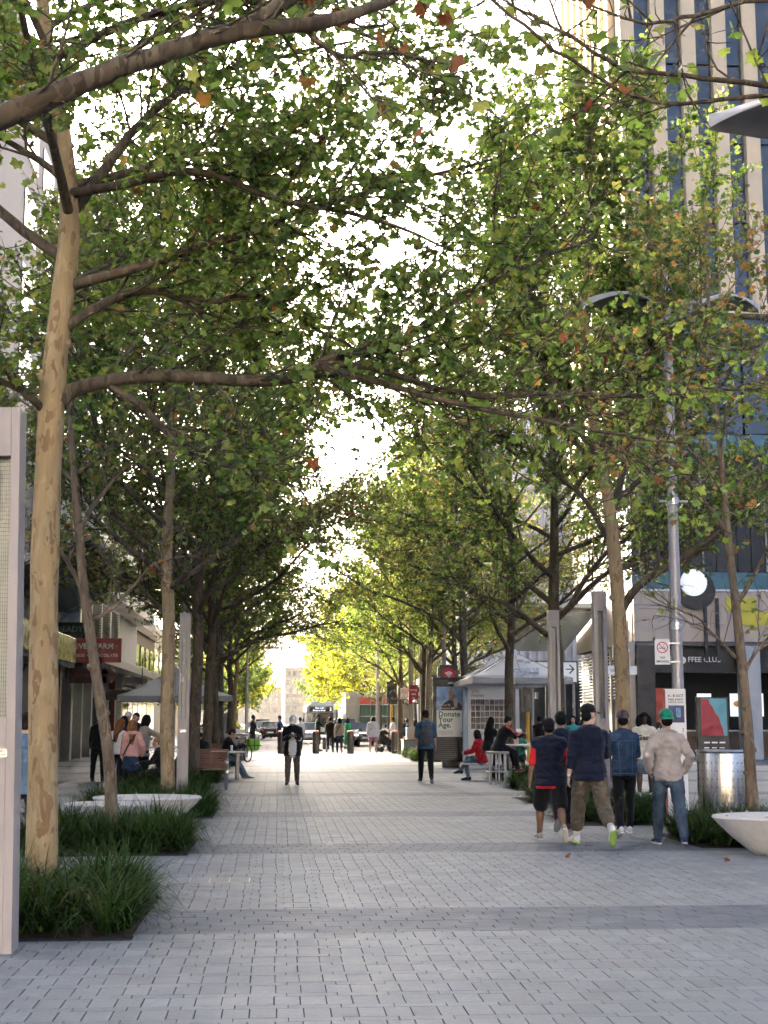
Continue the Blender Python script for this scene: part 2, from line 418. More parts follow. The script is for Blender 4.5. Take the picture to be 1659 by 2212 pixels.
# crossing road with kerbs and lines, and the street going on behind it
rd = MB(); rd.box(-200, 200, MALL_END + 0.4, CROSS_END - 0.4, -0.058, -0.02); tag(rd.build('crossing_road', M_asph), kind='structure')
r2 = MB(); r2.box(-3.0, 7.5, CROSS_END - 0.4, 420, -0.058, -0.024); tag(r2.build('street_road', M_asph), kind='structure')
kb = MB(); kb.box(-200, 200, MALL_END, MALL_END + 0.4, -0.058, -0.004); tag(kb.build('kerb', M_conc), kind='structure')
M_foot = mat('footpath_slab', (0.30, 0.30, 0.31), 0.6, 0, 0.15, 5)
for a, b in ((-30, -3.0), (7.5, 40)):
    p = MB(); p.box(a, b, CROSS_END, 420, -0.058, 0.07); tag(p.build('footpath', M_foot), kind='structure')
M_line = mat('road_line', (0.7, 0.7, 0.68), 0.6, 0, 0.15, 10)
ln = MB()
for k in range(9): ln.box(-9.5 + k * 0.9, -9.05 + k * 0.9, 72.2, 75.2, -0.0195, -0.016)
for yy in range(90, 300, 9): ln.box(2.1, 2.25, yy, yy + 4, -0.0235, -0.0195)
ln.box(-8, 12, 71.35, 71.55, -0.0195, -0.016)
tag(ln.build('road_marking', M_line), kind='structure')

# ------------------------------------------------------------------ trees
M_bark1 = bark('plane_bark_cream', (0.36, 0.265, 0.145), (0.43, 0.35, 0.21), (0.20, 0.11, 0.055), 0.15)
M_bark2 = bark('plane_bark_brown', (0.20, 0.155, 0.105), (0.30, 0.26, 0.18), (0.12, 0.075, 0.05), 0.25)
M_bark3 = bark('plane_bark_olive', (0.12, 0.092, 0.06), (0.20, 0.165, 0.105), (0.06, 0.043, 0.028), 0.25)
M_leaf = attr_mat('plane_leaf', 0.42, 0.5, 0.58, 0.2, 25)
M_dry = attr_mat('dry_leaf', 0.7, 0.2, 0.3, 0.3, 40, tcol=(1.1, 0.9, 0.7))
LEAF5_V = []
for a, r in [(180, 0.15), (140, 0.55), (112, 0.85), (85, 0.66), (50, 1.0), (24, 0.74), (0, 1.05)]:
    LEAF5_V.append((r * math.sin(math.radians(a)) * 0.62, 0.45 + r * math.cos(math.radians(a)) * 0.55, -0.10 * r * (1 if a not in (0,) else 1.6)))
LEAF5 = np.array([(0, 0.45, 0.05)] + LEAF5_V + [(-x, y_, z) for x, y_, z in LEAF5_V[1:-1]][::-1])
L5F = np.array([(0, i, i + 1) for i in range(1, 12)] + [(0, 12, 1)])
LEAF2 = np.array([(0, 0, 0), (0.5, 0.12, -0.08), (0.34, 0.42, -0.03), (0.56, 0.66, -0.14), (0, 1, -0.06), (0, 0.45, 0.05), (-0.5, 0.12, -0.08), (-0.34, 0.42, -0.03), (-0.56, 0.66, -0.14)])
L2F = np.array([(0, 1, 2, 5), (5, 2, 3, 4), (0, 5, 7, 6), (5, 4, 8, 7)])
LEAF1 = np.array([(0, 0, 0), (0.5, 0.4, -0.1), (0, 1, -0.05), (-0.5, 0.4, -0.1)])
L1F = np.array([(0, 1, 2, 3)])
def unit(v): v = np.asarray(v, float); return v / (np.linalg.norm(v) + 1e-9)
class Tree:
    def __init__(s, seed): s.r = np.random.default_rng(seed); s.groups = {}; s.leaf = []; s.ends = []
    def wander(s, p, d, L, n, curl, up):
        P = [np.array(p, float)]; d = unit(d)
        for i in range(n):
            d = unit(d + s.r.normal(0, curl, 3) + np.array([0, 0, up])); P.append(P[-1] + d * L / n)
        return np.array(P)
    def add(s, g, P, R, n):
        V, F = tube_np(P, R, n); gr = s.groups.setdefault(g, [[], [], 0]); gr[0].append(V); gr[1].append(F + gr[2]); gr[2] += len(V)
    def path(s, P, t):
        x = t * (len(P) - 1); i = min(int(x), len(P) - 2); u = x - i
        return P[i] * (1 - u) + P[i + 1] * u, unit(P[i + 1] - P[i])
    def twigs(s, g, P, L, n, prm, leafy=1.0):
        for k in range(n):
            t = 0.18 + 0.82 * (k + s.r.random()) / n; p, d = s.path(P, t)
            sd = unit(np.cross(d, [0, 0, 1]) + s.r.normal(0, 0.35, 3)) * (1 if k % 2 else -1)
            dd = unit(d * 0.7 + sd * 0.9 + np.array([0, 0, s.r.normal(prm.get('tw_up', 0.0), 0.35)]))
            l = L * s.r.uniform(0.5, 1.3)
            Q = s.wander(p, dd, l, 3, 0.22, prm.get('tw_droop', -0.02)); s.add(g, Q, np.array([0.0065, 0.005, 0.0035, 0.002]) * prm.get('tw_r', 1), 3)
            s.ends.append(Q[-1])
            keep = leafy * np.clip((Q[-1][2] - prm['bare0']) / max(0.01, prm['bare1'] - prm['bare0']), 0.06, 1)
            m = s.r.poisson(prm['leaves'] * keep)
            for j in range(m):
                lp, ld = s.path(Q, s.r.uniform(0.1, 1.0)); s.leaf.append((lp, ld))
    def branch(s, g, P, r0, prm, leafy=1.0, n2=None):
        """secondary branches and their twigs along a limb P"""
        L = np.linalg.norm(np.diff(P, axis=0), axis=1).sum(); n2 = int(n2 * prm.get('n2k', 1)) if n2 else max(4, int(L * prm['n2']))
        for k in range(n2):
            t = prm.get('t0', 0.22) + (0.98 - prm.get('t0', 0.22)) * (k + s.r.random()) / n2; p, d = s.path(P, t)
            sd = unit(np.cross(d, s.r.normal(0, 1, 3) * np.array([1, 1, 0.7])))
            dd = unit(d * 0.8 + sd * s.r.uniform(0.5, 1.0) + np.array([0, 0, s.r.normal(prm.get('b_up', 0.15), 0.3)]))
            l = min((0.30 + 0.35 * s.r.random()) * max(L, 2.4) * (1.1 - 0.6 * t), prm.get('lmax', 2.0) * s.r.uniform(0.6, 1.15))
            Q = s.wander(p, dd, l, 5, 0.16, prm.get('b_up2', 0.03)); rr = min(max(0.007, r0 * (1 - t * 0.8) * 0.42), prm.get('rmax', 0.022))
            s.add(g, Q, np.linspace(rr, 0.004, len(Q)), 4)
            s.twigs(g, Q, prm['twig'], max(3, int(l * prm['n3'])), prm, leafy)
        s.twigs(g, P[len(P) // 2:], prm['twig'], int(L * 2.2), prm, leafy)
    def limb(s, g, P, R, prm, n=8, leafy=1.0, n2=None):
        s.add(g, P, R, n); s.branch(g, P, R[0], prm, leafy, n2)
    def auto(s, trunk, TR, z0, z1, nl, prm, L0, az0=0.0, elev=(15, 60), skip=None):
        for i in range(nl):
            u = (i + 0.4 * s.r.random()) / nl; z = z0 + (z1 - z0) * u
            j = np.searchsorted(trunk[:, 2], z); j = min(max(j, 1), len(trunk) - 1)
            f = (z - trunk[j - 1][2]) / max(1e-6, trunk[j][2] - trunk[j - 1][2]); p = trunk[j - 1] * (1 - f) + trunk[j] * f; r = TR[j - 1] * (1 - f) + TR[j] * f
            az = az0 + i * 2.39996 + s.r.normal(0, 0.25); e = math.radians(elev[0] + (elev[1] - elev[0]) * u + s.r.normal(0, 7))
            L = L0 * (1.05 - 0.55 * u) * s.r.uniform(0.85, 1.15)
            d = np.array([math.cos(az) * math.cos(e), math.sin(az) * math.cos(e), math.sin(e)])
            P = s.wander(p, d, L, 8, 0.11, prm.get('l_up', 0.04)); R = np.linspace(min(r * 0.55, 0.02 + L * 0.011), 0.010, len(P))
            s.limb('limb%d' % i, P, R, prm)
    def leaves(s, size, kind, pal, droop=0.35):
        n = len(s.leaf); r = s.r
        if not n: return None
        P = np.array([l[0] for l in s.leaf]); Dr = np.array([l[1] for l in s.leaf])
        Dr = Dr * 0.5 + r.normal(0, 0.65, (n, 3)); Dr[:, 2] -= droop; Dr /= np.linalg.norm(Dr, axis=1)[:, None]
        N = r.normal(0, 0.5, (n, 3)); N[:, 2] += 1.0; N -= Dr * (N * Dr).sum(1)[:, None]; N /= (np.linalg.norm(N, axis=1)[:, None] + 1e-9)
        S = np.cross(Dr, N); sz = size * r.uniform(0.55, 1.25, n)
        P = P + Dr * 0.03
        tv, tf = {5: (LEAF5, L5F), 2: (LEAF2, L2F), 1: (LEAF1, L1F)}[kind]
        V = P[:, None, :] + sz[:, None, None] * (tv[None, :, 0:1] * S[:, None, :] + tv[None, :, 1:2] * Dr[:, None, :] + tv[None, :, 2:3] * N[:, None, :] * r.uniform(0.3, 2.2, n)[:, None, None])
        F = (np.arange(n)[:, None, None] * len(tv) + tf[None]).reshape(-1, tf.shape[1])
        me = np_mesh('crown', V.reshape(-1, 3), F, M_leaf, smooth=False)
        w_ = np.array([p[1] for p in pal]); idx = r.choice(len(pal), n, p=w_ / w_.sum())
        C = np.array([p[0] for p in pal])[idx] * r.uniform(1.6, 3.1, (n, 1))
        tint(me, np.repeat(C, len(tf), axis=0)); return me
    def finish(s, root, trunk_bark, limb_bark, size, kind, pal):
        for g, (V, F, _) in s.groups.items():
            nm = 'trunk' if g == 'trunk' else 'limb'
            link(nm, np_mesh(nm, np.concatenate(V), np.concatenate(F), trunk_bark if nm == 'trunk' else limb_bark, smooth=True), root)
        me = s.leaves(size, kind, pal)
        if me: tag(link('crown', me, root), kind='stuff')
        return root
GREEN = [((0.074, 0.112, 0.028), 5), ((0.100, 0.124, 0.034), 4), ((0.056, 0.088, 0.026), 3.2), ((0.135, 0.138, 0.042), 1.6), ((0.16, 0.095, 0.038), 0.35)]
DULL = [((0.085, 0.105, 0.035), 5), ((0.12, 0.12, 0.04), 3), ((0.06, 0.08, 0.03), 3), ((0.16, 0.09, 0.035), 1.3)]
BROWN = [((0.10, 0.11, 0.04), 4), ((0.16, 0.13, 0.045), 3), ((0.20, 0.10, 0.04), 2.2), ((0.07, 0.09, 0.03), 3)]
SUN_YELLOW = [((0.17, 0.165, 0.014), 5), ((0.13, 0.145, 0.014), 4), ((0.19, 0.16, 0.015), 2), ((0.085, 0.115, 0.015), 2)]  # low sunlight on the far trees put into their leaf colour
DRYM = []
for k, c in enumerate([(0.26, 0.10, 0.035), (0.30, 0.13, 0.06), (0.20, 0.06, 0.025), (0.34, 0.17, 0.04)]):
    v = LEAF5.copy(); v[:, 2] = 0.25 * np.sin(v[:, 0] * 4 + k) - 0.25 * (v[:, 1] - 0.4) ** 2 + 0.12 * np.abs(v[:, 0]); v[:, 0] *= 0.8
    me = np_mesh('leaf', v, L5F, M_dry, smooth=False); tint(me, np.tile(np.array(c), (len(L5F), 1))); DRYM.append(me)
def dry_leaves(tr, root, n, size, lo, hi, rg):
    E = [e for e in tr.ends if lo < e[2] < hi]
    for k in range(min(n, len(E))):
        e = E[rg.integers(len(E))]
        o = link('leaf', DRYM[rg.integers(4)], root); o.location = tuple(e)
        o.rotation_euler = (rg.uniform(-2.4, -0.8), rg.uniform(-0.6, 0.6), rg.uniform(0, 6.28)); sc = size * rg.uniform(0.7, 1.2); o.scale = (sc,) * 3
def poly(*pts): return [np.array(p, float) for p in pts]
def loc(P, base): return np.asarray(P) - np.asarray(base)

def hero(name, label, base, trunk_px, trunk_r, seed, prm, bk, lb, pal, size, kind, limbs=(), auto=None, dry=0, knob=None):
    """base: world point; trunk_px: world points of the trunk; limbs: lists of (world points, radii, leafy)"""
    root = thing(name, label, 'tree', base, group=None)
    t = Tree(seed)
    P, R = rail([loc(p, base) for p in trunk_px], trunk_r)
    z = P[:, 2]; R = R * (1 + 0.28 * np.exp(-np.maximum(z, 0) / 0.18)) * (1 + 0.03 * np.sin(z * 5 + seed))
    t.add('trunk', P, R, 20 if R[2] > 0.08 else 12)
    for i, (pts, rad, leafy, n2) in enumerate(limbs):
        Q, S = rail([loc(p, base) for p in pts], rad); Q = Q + t.r.normal(0, 0.012, Q.shape) * (np.linspace(0, 1, len(Q))[:, None])
        t.limb('hl%d' % i, Q, S, prm, 9, leafy, n2)
    if knob:
        for kz, ka, kr in knob:
            j = np.argmin(abs(P[:, 2] - kz)); c = P[j] + np.array([math.cos(ka), math.sin(ka), 0]) * R[j] * 0.75
            t.add('trunk', np.array([c - [0, 0, kr], c - [0, 0, kr * .5], c, c + [0, 0, kr * .5], c + [0, 0, kr]]), np.array([0.02, kr * .85, kr, kr * .8, 0.02]), 10)
    if auto: t.auto(P, R, **auto, prm=prm)
    t.finish(root, bk, lb, size, kind, pal)
    if dry: dry_leaves(t, root, dry, 0.135, 2.5, 9, np.random.default_rng(seed + 5))
    return root
NEARP = dict(n2k=1.7, lmax=1.7, rmax=0.014, n2=4.4, n3=8.0, twig=0.46, leaves=7.6, bare0=1.5, bare1=3.2, b_up=0.10, b_up2=0.03)
MIDP = dict(n2=3.5, n3=8.0, twig=0.52, leaves=9.5, bare0=2.8, bare1=5.5, b_up=0.18, b_up2=0.05, tw_r=1.2)
UPP = dict(n2=3.7, n3=8.0, twig=0.48, leaves=9.5, bare0=2.6, bare1=5.2, b_up=0.5, b_up2=0.10, tw_up=0.25, l_up=0.10, tw_r=1.1)
def row_pt(x, y, Y): return at(x, y, Y)
# T1, the big cream trunk at the left
Y1 = 12.5; b1 = at(93, 1845, Y1); b1[2] = 0
tp = [b1, at(93, 1600, Y1), at(97, 1200, Y1), at(112, 870, Y1), at(128, 700, Y1), at(150, 500, Y1 + .1), at(140, 330, Y1 + .1), at(118, 190, Y1 + .1), at(95, 40, Y1 + .2), at(85, -250, Y1 + .2), at(110, -700, Y1)]
lim1 = [
 ([at(128, 870, Y1), at(170, 838, Y1), at(330, 812, Y1 - .2), at(600, 822, Y1 - .4), at(720, 775, Y1 - .5), at(850, 745, Y1 - .5), at(1000, 640, Y1 - .4), at(1150, 568, Y1 - .3), at(1290, 510, Y1)], [.085, .066, .06, .052, .046, .034, .028, .02, .012], 0.75, 16),
 ([at(700, 785, Y1 - .5), at(800, 795, Y1 - .5), at(1000, 850, Y1 - .4), at(1200, 850, Y1), at(1420, 855, Y1 + .2), at(1640, 835, Y1 + .4)], [.036, .030, .026, .022, .018, .01], 0.45, 13),
 ([at(690, 790, Y1 - .5), at(850, 835, Y1 - .7), at(1050, 885, Y1 - .9), at(1280, 930, Y1 - 1), at(1500, 960, Y1 - 1)], [.034, .028, .022, .016, .008], 0.35, 11),
 ([at(240, 835, Y1 - .1), at(310, 880, Y1 - .2), at(370, 945, Y1 - .3), at(430, 985, Y1 - .4), at(530, 1020, Y1 - .6), at(660, 1060, Y1 - .8)], [.034, .031, .028, .022, .015, .008], 0.4, 8),
 ([at(125, 730, Y1), at(165, 690, Y1), at(250, 645, Y1 + .1), at(330, 628, Y1 + .2), at(440, 655, Y1 + .3), at(560, 640, Y1 + .4), at(700, 720, Y1 + .5), at(860, 800, Y1 + .7)], [.055, .046, .042, .038, .032, .026, .018, .008], 1.1, 14),
 ([at(148, 470, Y1 + .1), at(230, 360, Y1 + .3), at(300, 270, Y1 + .6), at(420, 180, Y1 + .9), at(560, 130, Y1 + 1.2), at(760, 90, Y1 + 1.4)], [.055, .05, .042, .035, .025, .012], 0.9, 14),
 ([at(142, 420, Y1 + .1), at(260, 400, Y1 - .2), at(420, 370, Y1 - .5), at(600, 430, Y1 - .7), at(800, 470, Y1 - .9), at(980, 540, Y1 - 1)], [.05, .04, .034, .026, .018, .008], 1.1, 15),
 ([at(140, 390, Y1 + .1), at(60, 330, Y1 + .2), at(-80, 260, Y1 + .4), at(-260, 200, Y1 + .5)], [.04, .03, .022, .01], 1.0, 9),
 ([at(108, 900, Y1), at(40, 840, Y1 - .2), at(-80, 800, Y1 - .4), at(-240, 740, Y1 - .4)], [.04, .032, .022, .01], 1.2, 9),
 ([at(110, 130, Y1), at(300, 40, Y1 - .3), at(520, 0, Y1 - .5), at(760, 60, Y1 - .7), at(960, 160, Y1 - .8)], [.045, .038, .03, .02, .01], 1.0, 14),
 ([at(126, 720, Y1 + .1), at(120, 690, Y1 + .9), at(160, 610, Y1 + 1.8), at(260, 560, Y1 + 2.9), at(330, 500, Y1 + 3.8)], [.05, .042, .034, .022, .01], 1.2, 12),
]
hero('plane_tree', 'thick cream-barked plane tree at far left with a long bare limb reaching across the mall', b1, tp, [.135, .128, .122, .115, .105, .095, .08, .07, .06, .05, .03], 11, NEARP, M_bark1, M_bark3, GREEN, 0.09, 5, lim1, dict(z0=5.4, z1=10, nl=14, L0=4.4, elev=(12, 55)), 26, knob=[(4.62, math.pi, 0.085), (5.02, 0.0, 0.055), (3.55, -1.2, 0.04)])
# T0, standing just outside the picture on the left; one thick limb crosses the upper left corner
Y0 = 7.2; b0 = np.array([-2.15, 6.1, 0])
t0 = [b0, b0 + [0, 0, 1.5], b0 + [.02, 0, 3.2], b0 + [.0, .1, 5], b0 + [-.1, .1, 8], b0 + [0, 0, 10.5]]
lim0 = [([b0 + [.05, .05, 3.3], at(-160, 330, Y0 - .3), at(0, 255, Y0), at(140, 195, Y0), at(300, 130, Y0 + .1), at(420, 92, Y0 + .2), at(560, 42, Y0 + .3), at(700, -50, Y0 + .4), at(850, -160, Y0 + .5)], [.09, .075, .066, .062, .057, .053, .046, .034, .02], 0.5, 12),
        ([at(430, 90, Y0 + .2), at(560, 62, Y0 + .25), at(700, 48, Y0 + .4), at(830, 5, Y0 + .6), at(950, -60, Y0 + .8)], [.05, .046, .04, .03, .02], 0.4, 9),
        ([at(660, 62, Y0 + .4), at(700, 100, Y0 + .4), at(745, 125, Y0 + .5), at(830, 110, Y0 + .6), at(960, 140, Y0 + .9)], [.022, .018, .014, .011, .006], 0.5, 6)]
P0 = dict(NEARP); P0.update(n2k=1, n3=5.5, n2=2.4, leaves=1.8, twig=0.34, lmax=0.9, rmax=0.011, bare0=1, bare1=2)
hero('plane_tree', 'overhanging plane tree whose thick olive limb crosses the upper left corner', b0, t0, [.15, .14, .13, .11, .07, .03], 21, P0, M_bark1, M_bark3, GREEN, 0.11, 5, lim0, None, 14)
# R0, outside the picture on the right; thin branches hang in at the upper right
b9 = np.array([6.6, 11.6, 0]); Y9 = 9.5
lim9 = [([b9 + [0, 0, 4.6], at(1900, 230, Y9 + 1), at(1659, 185, Y9), at(1480, 165, Y9), at(1340, 145, Y9), at(1230, 75, Y9), at(1120, 20, Y9), at(1000, -40, Y9)], [.06, .032, .022, .018, .015, .012, .009, .006], 0.5, 10),
        ([at(1659, 205, Y9), at(1560, 215, Y9), at(1440, 222, Y9), at(1330, 190, Y9), at(1200, 110, Y9 - .2), at(1060, 5, Y9 - .3), at(930, -60, Y9 - .4)], [.02, .016, .014, .014, .013, .012, .008], 0.5, 9),
        ([b9 + [0, 0, 5.1], at(1900, 20, Y9 + 1), at(1659, 0, Y9), at(1500, 30, Y9), at(1400, 50, Y9), at(1280, 10, Y9), at(1150, -70, Y9)], [.06, .03, .02, .016, .012, .009, .006], 0.5, 8)]
hero('plane_tree', 'overhanging plane tree whose thin dark twigs hang in at the upper right corner', b9, [b9, b9 + [0, 0, 3], b9 + [.05, 0, 5], b9 + [0, 0, 8], b9 + [0, 0, 10]], [.13, .12, .1, .07, .03], 31, P0, M_bark1, M_bark3, GREEN, 0.12, 5, lim9, None, 10)
# T2, thin leaning brown stem in the second bed on the left
Y2 = 18.9; b2 = at(245, 1735, Y2); b2[2] = 0
T2p = dict(NEARP); T2p.update(leaves=6.0, n2=3.2, n2k=1.3, b_up=0.3, bare0=2.4, bare1=4.5)
hero('plane_tree', 'thin brown plane sapling leaning left out of the second grass bed on the left', b2,
     [b2, at(235, 1640, Y2), at(205, 1440, Y2), at(180, 1260, Y2), at(168, 1120, Y2), at(155, 960, Y2), at(150, 800, Y2), at(160, 620, Y2), at(170, 420, Y2)], [.085, .078, .07, .062, .055, .045, .036, .026, .012], 12, T2p, M_bark2, M_bark2, DULL, 0.10, 5,
     [([at(172, 1150, Y2), at(210, 1080, Y2), at(290, 1000, Y2), at(420, 940, Y2)], [.035, .028, .02, .008], .8, 8), ([at(185, 1290, Y2), at(150, 1220, Y2), at(110, 1170, Y2), at(20, 1130, Y2)], [.035, .03, .022, .01], .5, 6),
      ([at(192, 1340, Y2), at(250, 1310, Y2), at(330, 1220, Y2), at(420, 1200, Y2)], [.03, .024, .016, .008], .3, 7), ([at(160, 1040, Y2), at(90, 980, Y2), at(-20, 940, Y2)], [.03, .02, .008], .8, 7)],
     dict(z0=4.8, z1=8, nl=9, L0=2.9, elev=(25, 60)), 16, knob=[(2.3, math.pi, 0.06), (1.6, 0, .05), (3.1, 0.2, 0.05)])
# R1, thin stem at the right
YR1 = 19.2; br1 = at(1628, 1745, YR1); br1[2] = 0
hero('plane_tree', 'thin scabby-barked plane tree with brown leaves in the grass bed at far right', br1,
     [br1, at(1618, 1620, YR1), at(1607, 1480, YR1), at(1592, 1330, YR1), at(1575, 1180, YR1), at(1560, 1020, YR1), at(1545, 850, YR1), at(1530, 650, YR1), at(1520, 420, YR1)], [.085, .078, .07, .06, .052, .042, .033, .024, .012], 13, dict(T2p, leaves=6.0), M_bark2, M_bark2, BROWN, 0.10, 5,
     [([at(1590, 1310, YR1), at(1630, 1240, YR1), at(1680, 1150, YR1), at(1760, 1080, YR1)], [.035, .028, .02, .01], .4, 7), ([at(1600, 1430, YR1), at(1560, 1390, YR1), at(1500, 1330, YR1), at(1440, 1310, YR1)], [.03, .02, .014, .006], .12, 6),
      ([at(1572, 1150, YR1), at(1520, 1080, YR1), at(1450, 1000, YR1), at(1370, 960, YR1)], [.03, .024, .016, .008], .7, 8), ([at(1604, 1460, YR1), at(1640, 1400, YR1), at(1690, 1350, YR1)], [.03, .02, .01], .3, 5)],
     dict(z0=4.6, z1=8, nl=10, L0=2.7, elev=(25, 60)), 22, knob=[(1.5, math.pi, .06), (1.15, 0, .05), (.75, math.pi, .045), (2.2, 0, .045)])
# R2, cream trunk with a low fork at the right
YR2 = 23.9; br2 = at(1352, 1690, YR2); br2[2] = 0
R2P = dict(UPP, n2k=1.6, leaves=12, n2=4.2, bare0=3.2, bare1=5.5)
hero('plane_tree', 'cream-barked plane tree behind the walkers at right with a low forked limb', br2,
     [br2, at(1345, 1480, YR2), at(1335, 1290, YR2), at(1318, 1110, YR2), at(1300, 1000, YR2), at(1272, 860, YR2), at(1262, 700, YR2), at(1270, 500, YR2), at(1280, 250, YR2), at(1275, 60, YR2)], [.135, .128, .12, .108, .085, .075, .062, .045, .028, .012], 14, R2P, M_bark1, M_bark3, GREEN, 0.088, 2,
     [([at(1342, 1320, YR2), at(1375, 1270, YR2 - .1), at(1440, 1225, YR2 - .2), at(1530, 1165, YR2 - .3), at(1640, 1060, YR2 - .5), at(1740, 950, YR2 - .6)], [.085, .07, .06, .05, .036, .015], .35, 10),
      ([at(1332, 1230, YR2), at(1380, 1215, YR2 + .3), at(1460, 1180, YR2 + .5), at(1560, 1130, YR2 + .8)], [.05, .04, .03, .01], .3, 7),
      ([at(1322, 1110, YR2), at(1345, 1020, YR2), at(1365, 900, YR2), at(1390, 700, YR2 - .2), at(1400, 480, YR2 - .3), at(1395, 260, YR2 - .3)], [.075, .06, .05, .038, .026, .012], 1, 16),
      ([at(1310, 1160, YR2), at(1270, 1090, YR2 + .2), at(1215, 1030, YR2 + .4), at(1130, 960, YR2 + .6), at(1030, 930, YR2 + .8)], [.05, .042, .034, .024, .01], .7, 10),
      ([at(1300, 1000, YR2), at(1230, 900, YR2 - .2), at(1160, 760, YR2 - .4), at(1110, 560, YR2 - .6), at(1090, 330, YR2 - .8)], [.055, .046, .036, .024, .01], 1, 14),
      ([at(1305, 1000, YR2 + .1), at(1340, 900, YR2 + .8), at(1420, 760, YR2 + 1.4), at(1500, 560, YR2 + 1.8), at(1530, 330, YR2 + 2)], [.05, .042, .034, .022, .01], .9, 12)],
     dict(z0=5.2, z1=12.2, nl=15, L0=3.4, elev=(40, 72)), 14, knob=[(3.55, math.pi, .07), (4.9, 0, .07)])

# plane trees further along both rows: three kinds, placed as copies with their own turn and size
def proto(seed, bk, lb, pal, prm, H, zf, r0, nl, L0, elev, kind, size, fork=0, low=4):
    root = thing('plane_tree', 'x', 'tree')
    t = Tree(seed); r = t.r
    z = np.array([0, .6, 1.5, zf * .75, zf, zf + (H - zf) * .3, zf + (H - zf) * .65, H])
    R = np.array([r0 * 1.25, r0 * 1.04, r0, r0 * .93, r0 * .85, r0 * .55, r0 * .33, .015])
    P = np.stack([r.normal(0, .035, 8) + 0.03 * z * r.normal(0, .4), r.normal(0, .035, 8) + 0.03 * z * r.normal(0, .4), z], -1); P[0, :2] = 0
    P, R = rail(P, R); t.add('trunk', P, R, 14)
    for k in range(low):      # heavy arching forks, sparse leaves low down
        a = k * 2 * math.pi / low + r.normal(0, .3); d = np.array([math.cos(a), math.sin(a), .75]); L = 4.6 * r.uniform(.8, 1.1)
        Q = t.wander(P[np.argmin(abs(P[:, 2] - zf * r.uniform(.82, 1.05)))], d, L, 9, .12, -.03 if k % 2 else .06)
        t.limb('low%d' % k, Q, np.linspace(r0 * .5, .012, len(Q)), prm, 7, 1.0)
    t.auto(P, R, zf + .5, H * .93, nl, prm, L0, r.random() * 6, elev)
    return t.finish(root, bk, lb, size, kind, pal)
pA = proto(41, M_bark1, M_bark3, GREEN, dict(UPP, leaves=9.5), 12.5, 4.6, .125, 19, 4.6, (25, 65), 2, .082)
pB = proto(42, M_bark3, M_bark3, DULL, dict(MIDP, leaves=7.8, bare0=3.4, bare1=6), 12.0, 4.2, .13, 19, 5.7, (15, 62), 2, .082)
pC = proto(43, M_bark3, M_bark3, GREEN, dict(MIDP, leaves=8.4, bare0=3.4, bare1=5.8), 12.8, 4.0, .14, 20, 5.8, (20, 66), 2, .082)
used = set()
def place_tree(p, x, y, rz, sc, label, group='plane trees lining the mall'):
    o = p if p.name not in used else copy_tree(p)
    used.add(p.name); o.location = (float(x), float(y), 0); o.rotation_euler = (0, 0, rz); o.scale = (sc, sc, sc)
    tag(o, label, 'tree', group); return o
LX = -1.95
place_tree(pA, LX, 25.8, 0.3, 0.98, 'cream-barked plane tree beside the left slotted light column')
place_tree(pB, LX + .1, 32.3, 1.7, 1.02, 'olive-barked plane tree just behind the left slotted light column')
place_tree(pC, LX + .05, 38.6, 2.9, .98, 'olive plane tree by the timber bench, second behind the left light column')
place_tree(pB, LX + .0, 45.0, 4.2, .95, 'dark plane tree behind the left parasol, nearer of two')
place_tree(pC, LX - .1, 51.5, 5.2, .92, 'dark plane tree behind the delivery bicycle')
place_tree(pB, LX, 58, 0.8, .9, 'dark plane tree near the crossing at left, beyond the bicycle')
place_tree(pA, LX, 64.5, 2.2, .85, 'plane tree at the left corner of the crossing')
place_tree(pC, 5.85, 29.3, 0.5, 1.0, 'plane tree right behind the far slotted light column on the right')
place_tree(pB, 6.35, 38.7, 2.5, 1.0, 'plane tree with wide arching forks in front of the white parasol')
place_tree(pB, 7.4, 59.0, 5.5, 1.0, 'plane tree half hidden behind the poster kiosk')
place_tree(pA, 5.95, 56, 1.2, .95, 'slim plane tree just left of the poster kiosk')
place_tree(pC, 6.15, 60.5, 3.2, .95, 'plane tree behind the slim one left of the kiosk')
place_tree(pC, 5.7, 66.5, 4.4, .88, 'plane tree beside the yellow traffic signal pole')
# street trees beyond the crossing, the low sun's yellow put into some leaf colours
pY = proto(51, M_bark3, M_bark3, SUN_YELLOW, dict(MIDP, leaves=7, bare0=1.8, bare1=2.6, twig=.6), 9.5, 2.6, .12, 14, 3.6, (15, 60), 2, .15)
pG = proto(52, M_bark3, M_bark3, GREEN, dict(MIDP, leaves=8, bare0=1.5, bare1=2.4, twig=.6), 9.0, 2.4, .12, 14, 3.4, (10, 60), 2, .15)
far = [(pG, -3.6, 93, .95, 'green street tree just beyond the crossing at left'), (pY, -4.3, 104, 1.0, 'golden street tree beyond the crossing at left'), (pG, -3.9, 118, 1.05, 'second green street tree beyond the crossing at left'),
       (pG, -4.2, 136, 1.1, 'third green street tree down the far street at left'), (pY, -4.5, 158, 1.2, 'far small golden tree down the street at left'),
       (pY, 8.0, 112, 1.25, 'bright golden street tree behind the bus'), (pY, 7.6, 128, 1.5, 'taller bright yellow tree behind the bus'), (pY, 7.0, 150, 1.6, 'far golden tree down the street at right'),
       (pG, 8.2, 175, 1.3, 'far green tree left of the golden trees'), (pG, 7.2, 205, 1.4, 'farthest green tree at the end of the street'), (pB, 9.2, 95, .8, 'dark bare-limbed street tree just beyond the crossing at right'), (pC, 9.6, 102, .8, 'dull street tree beside the scaffold beyond the crossing')]
for k, (p, x, y, s, lb) in enumerate(far): place_tree(p, x, y, k * 1.7, s, lb, 'street trees beyond the crossing')

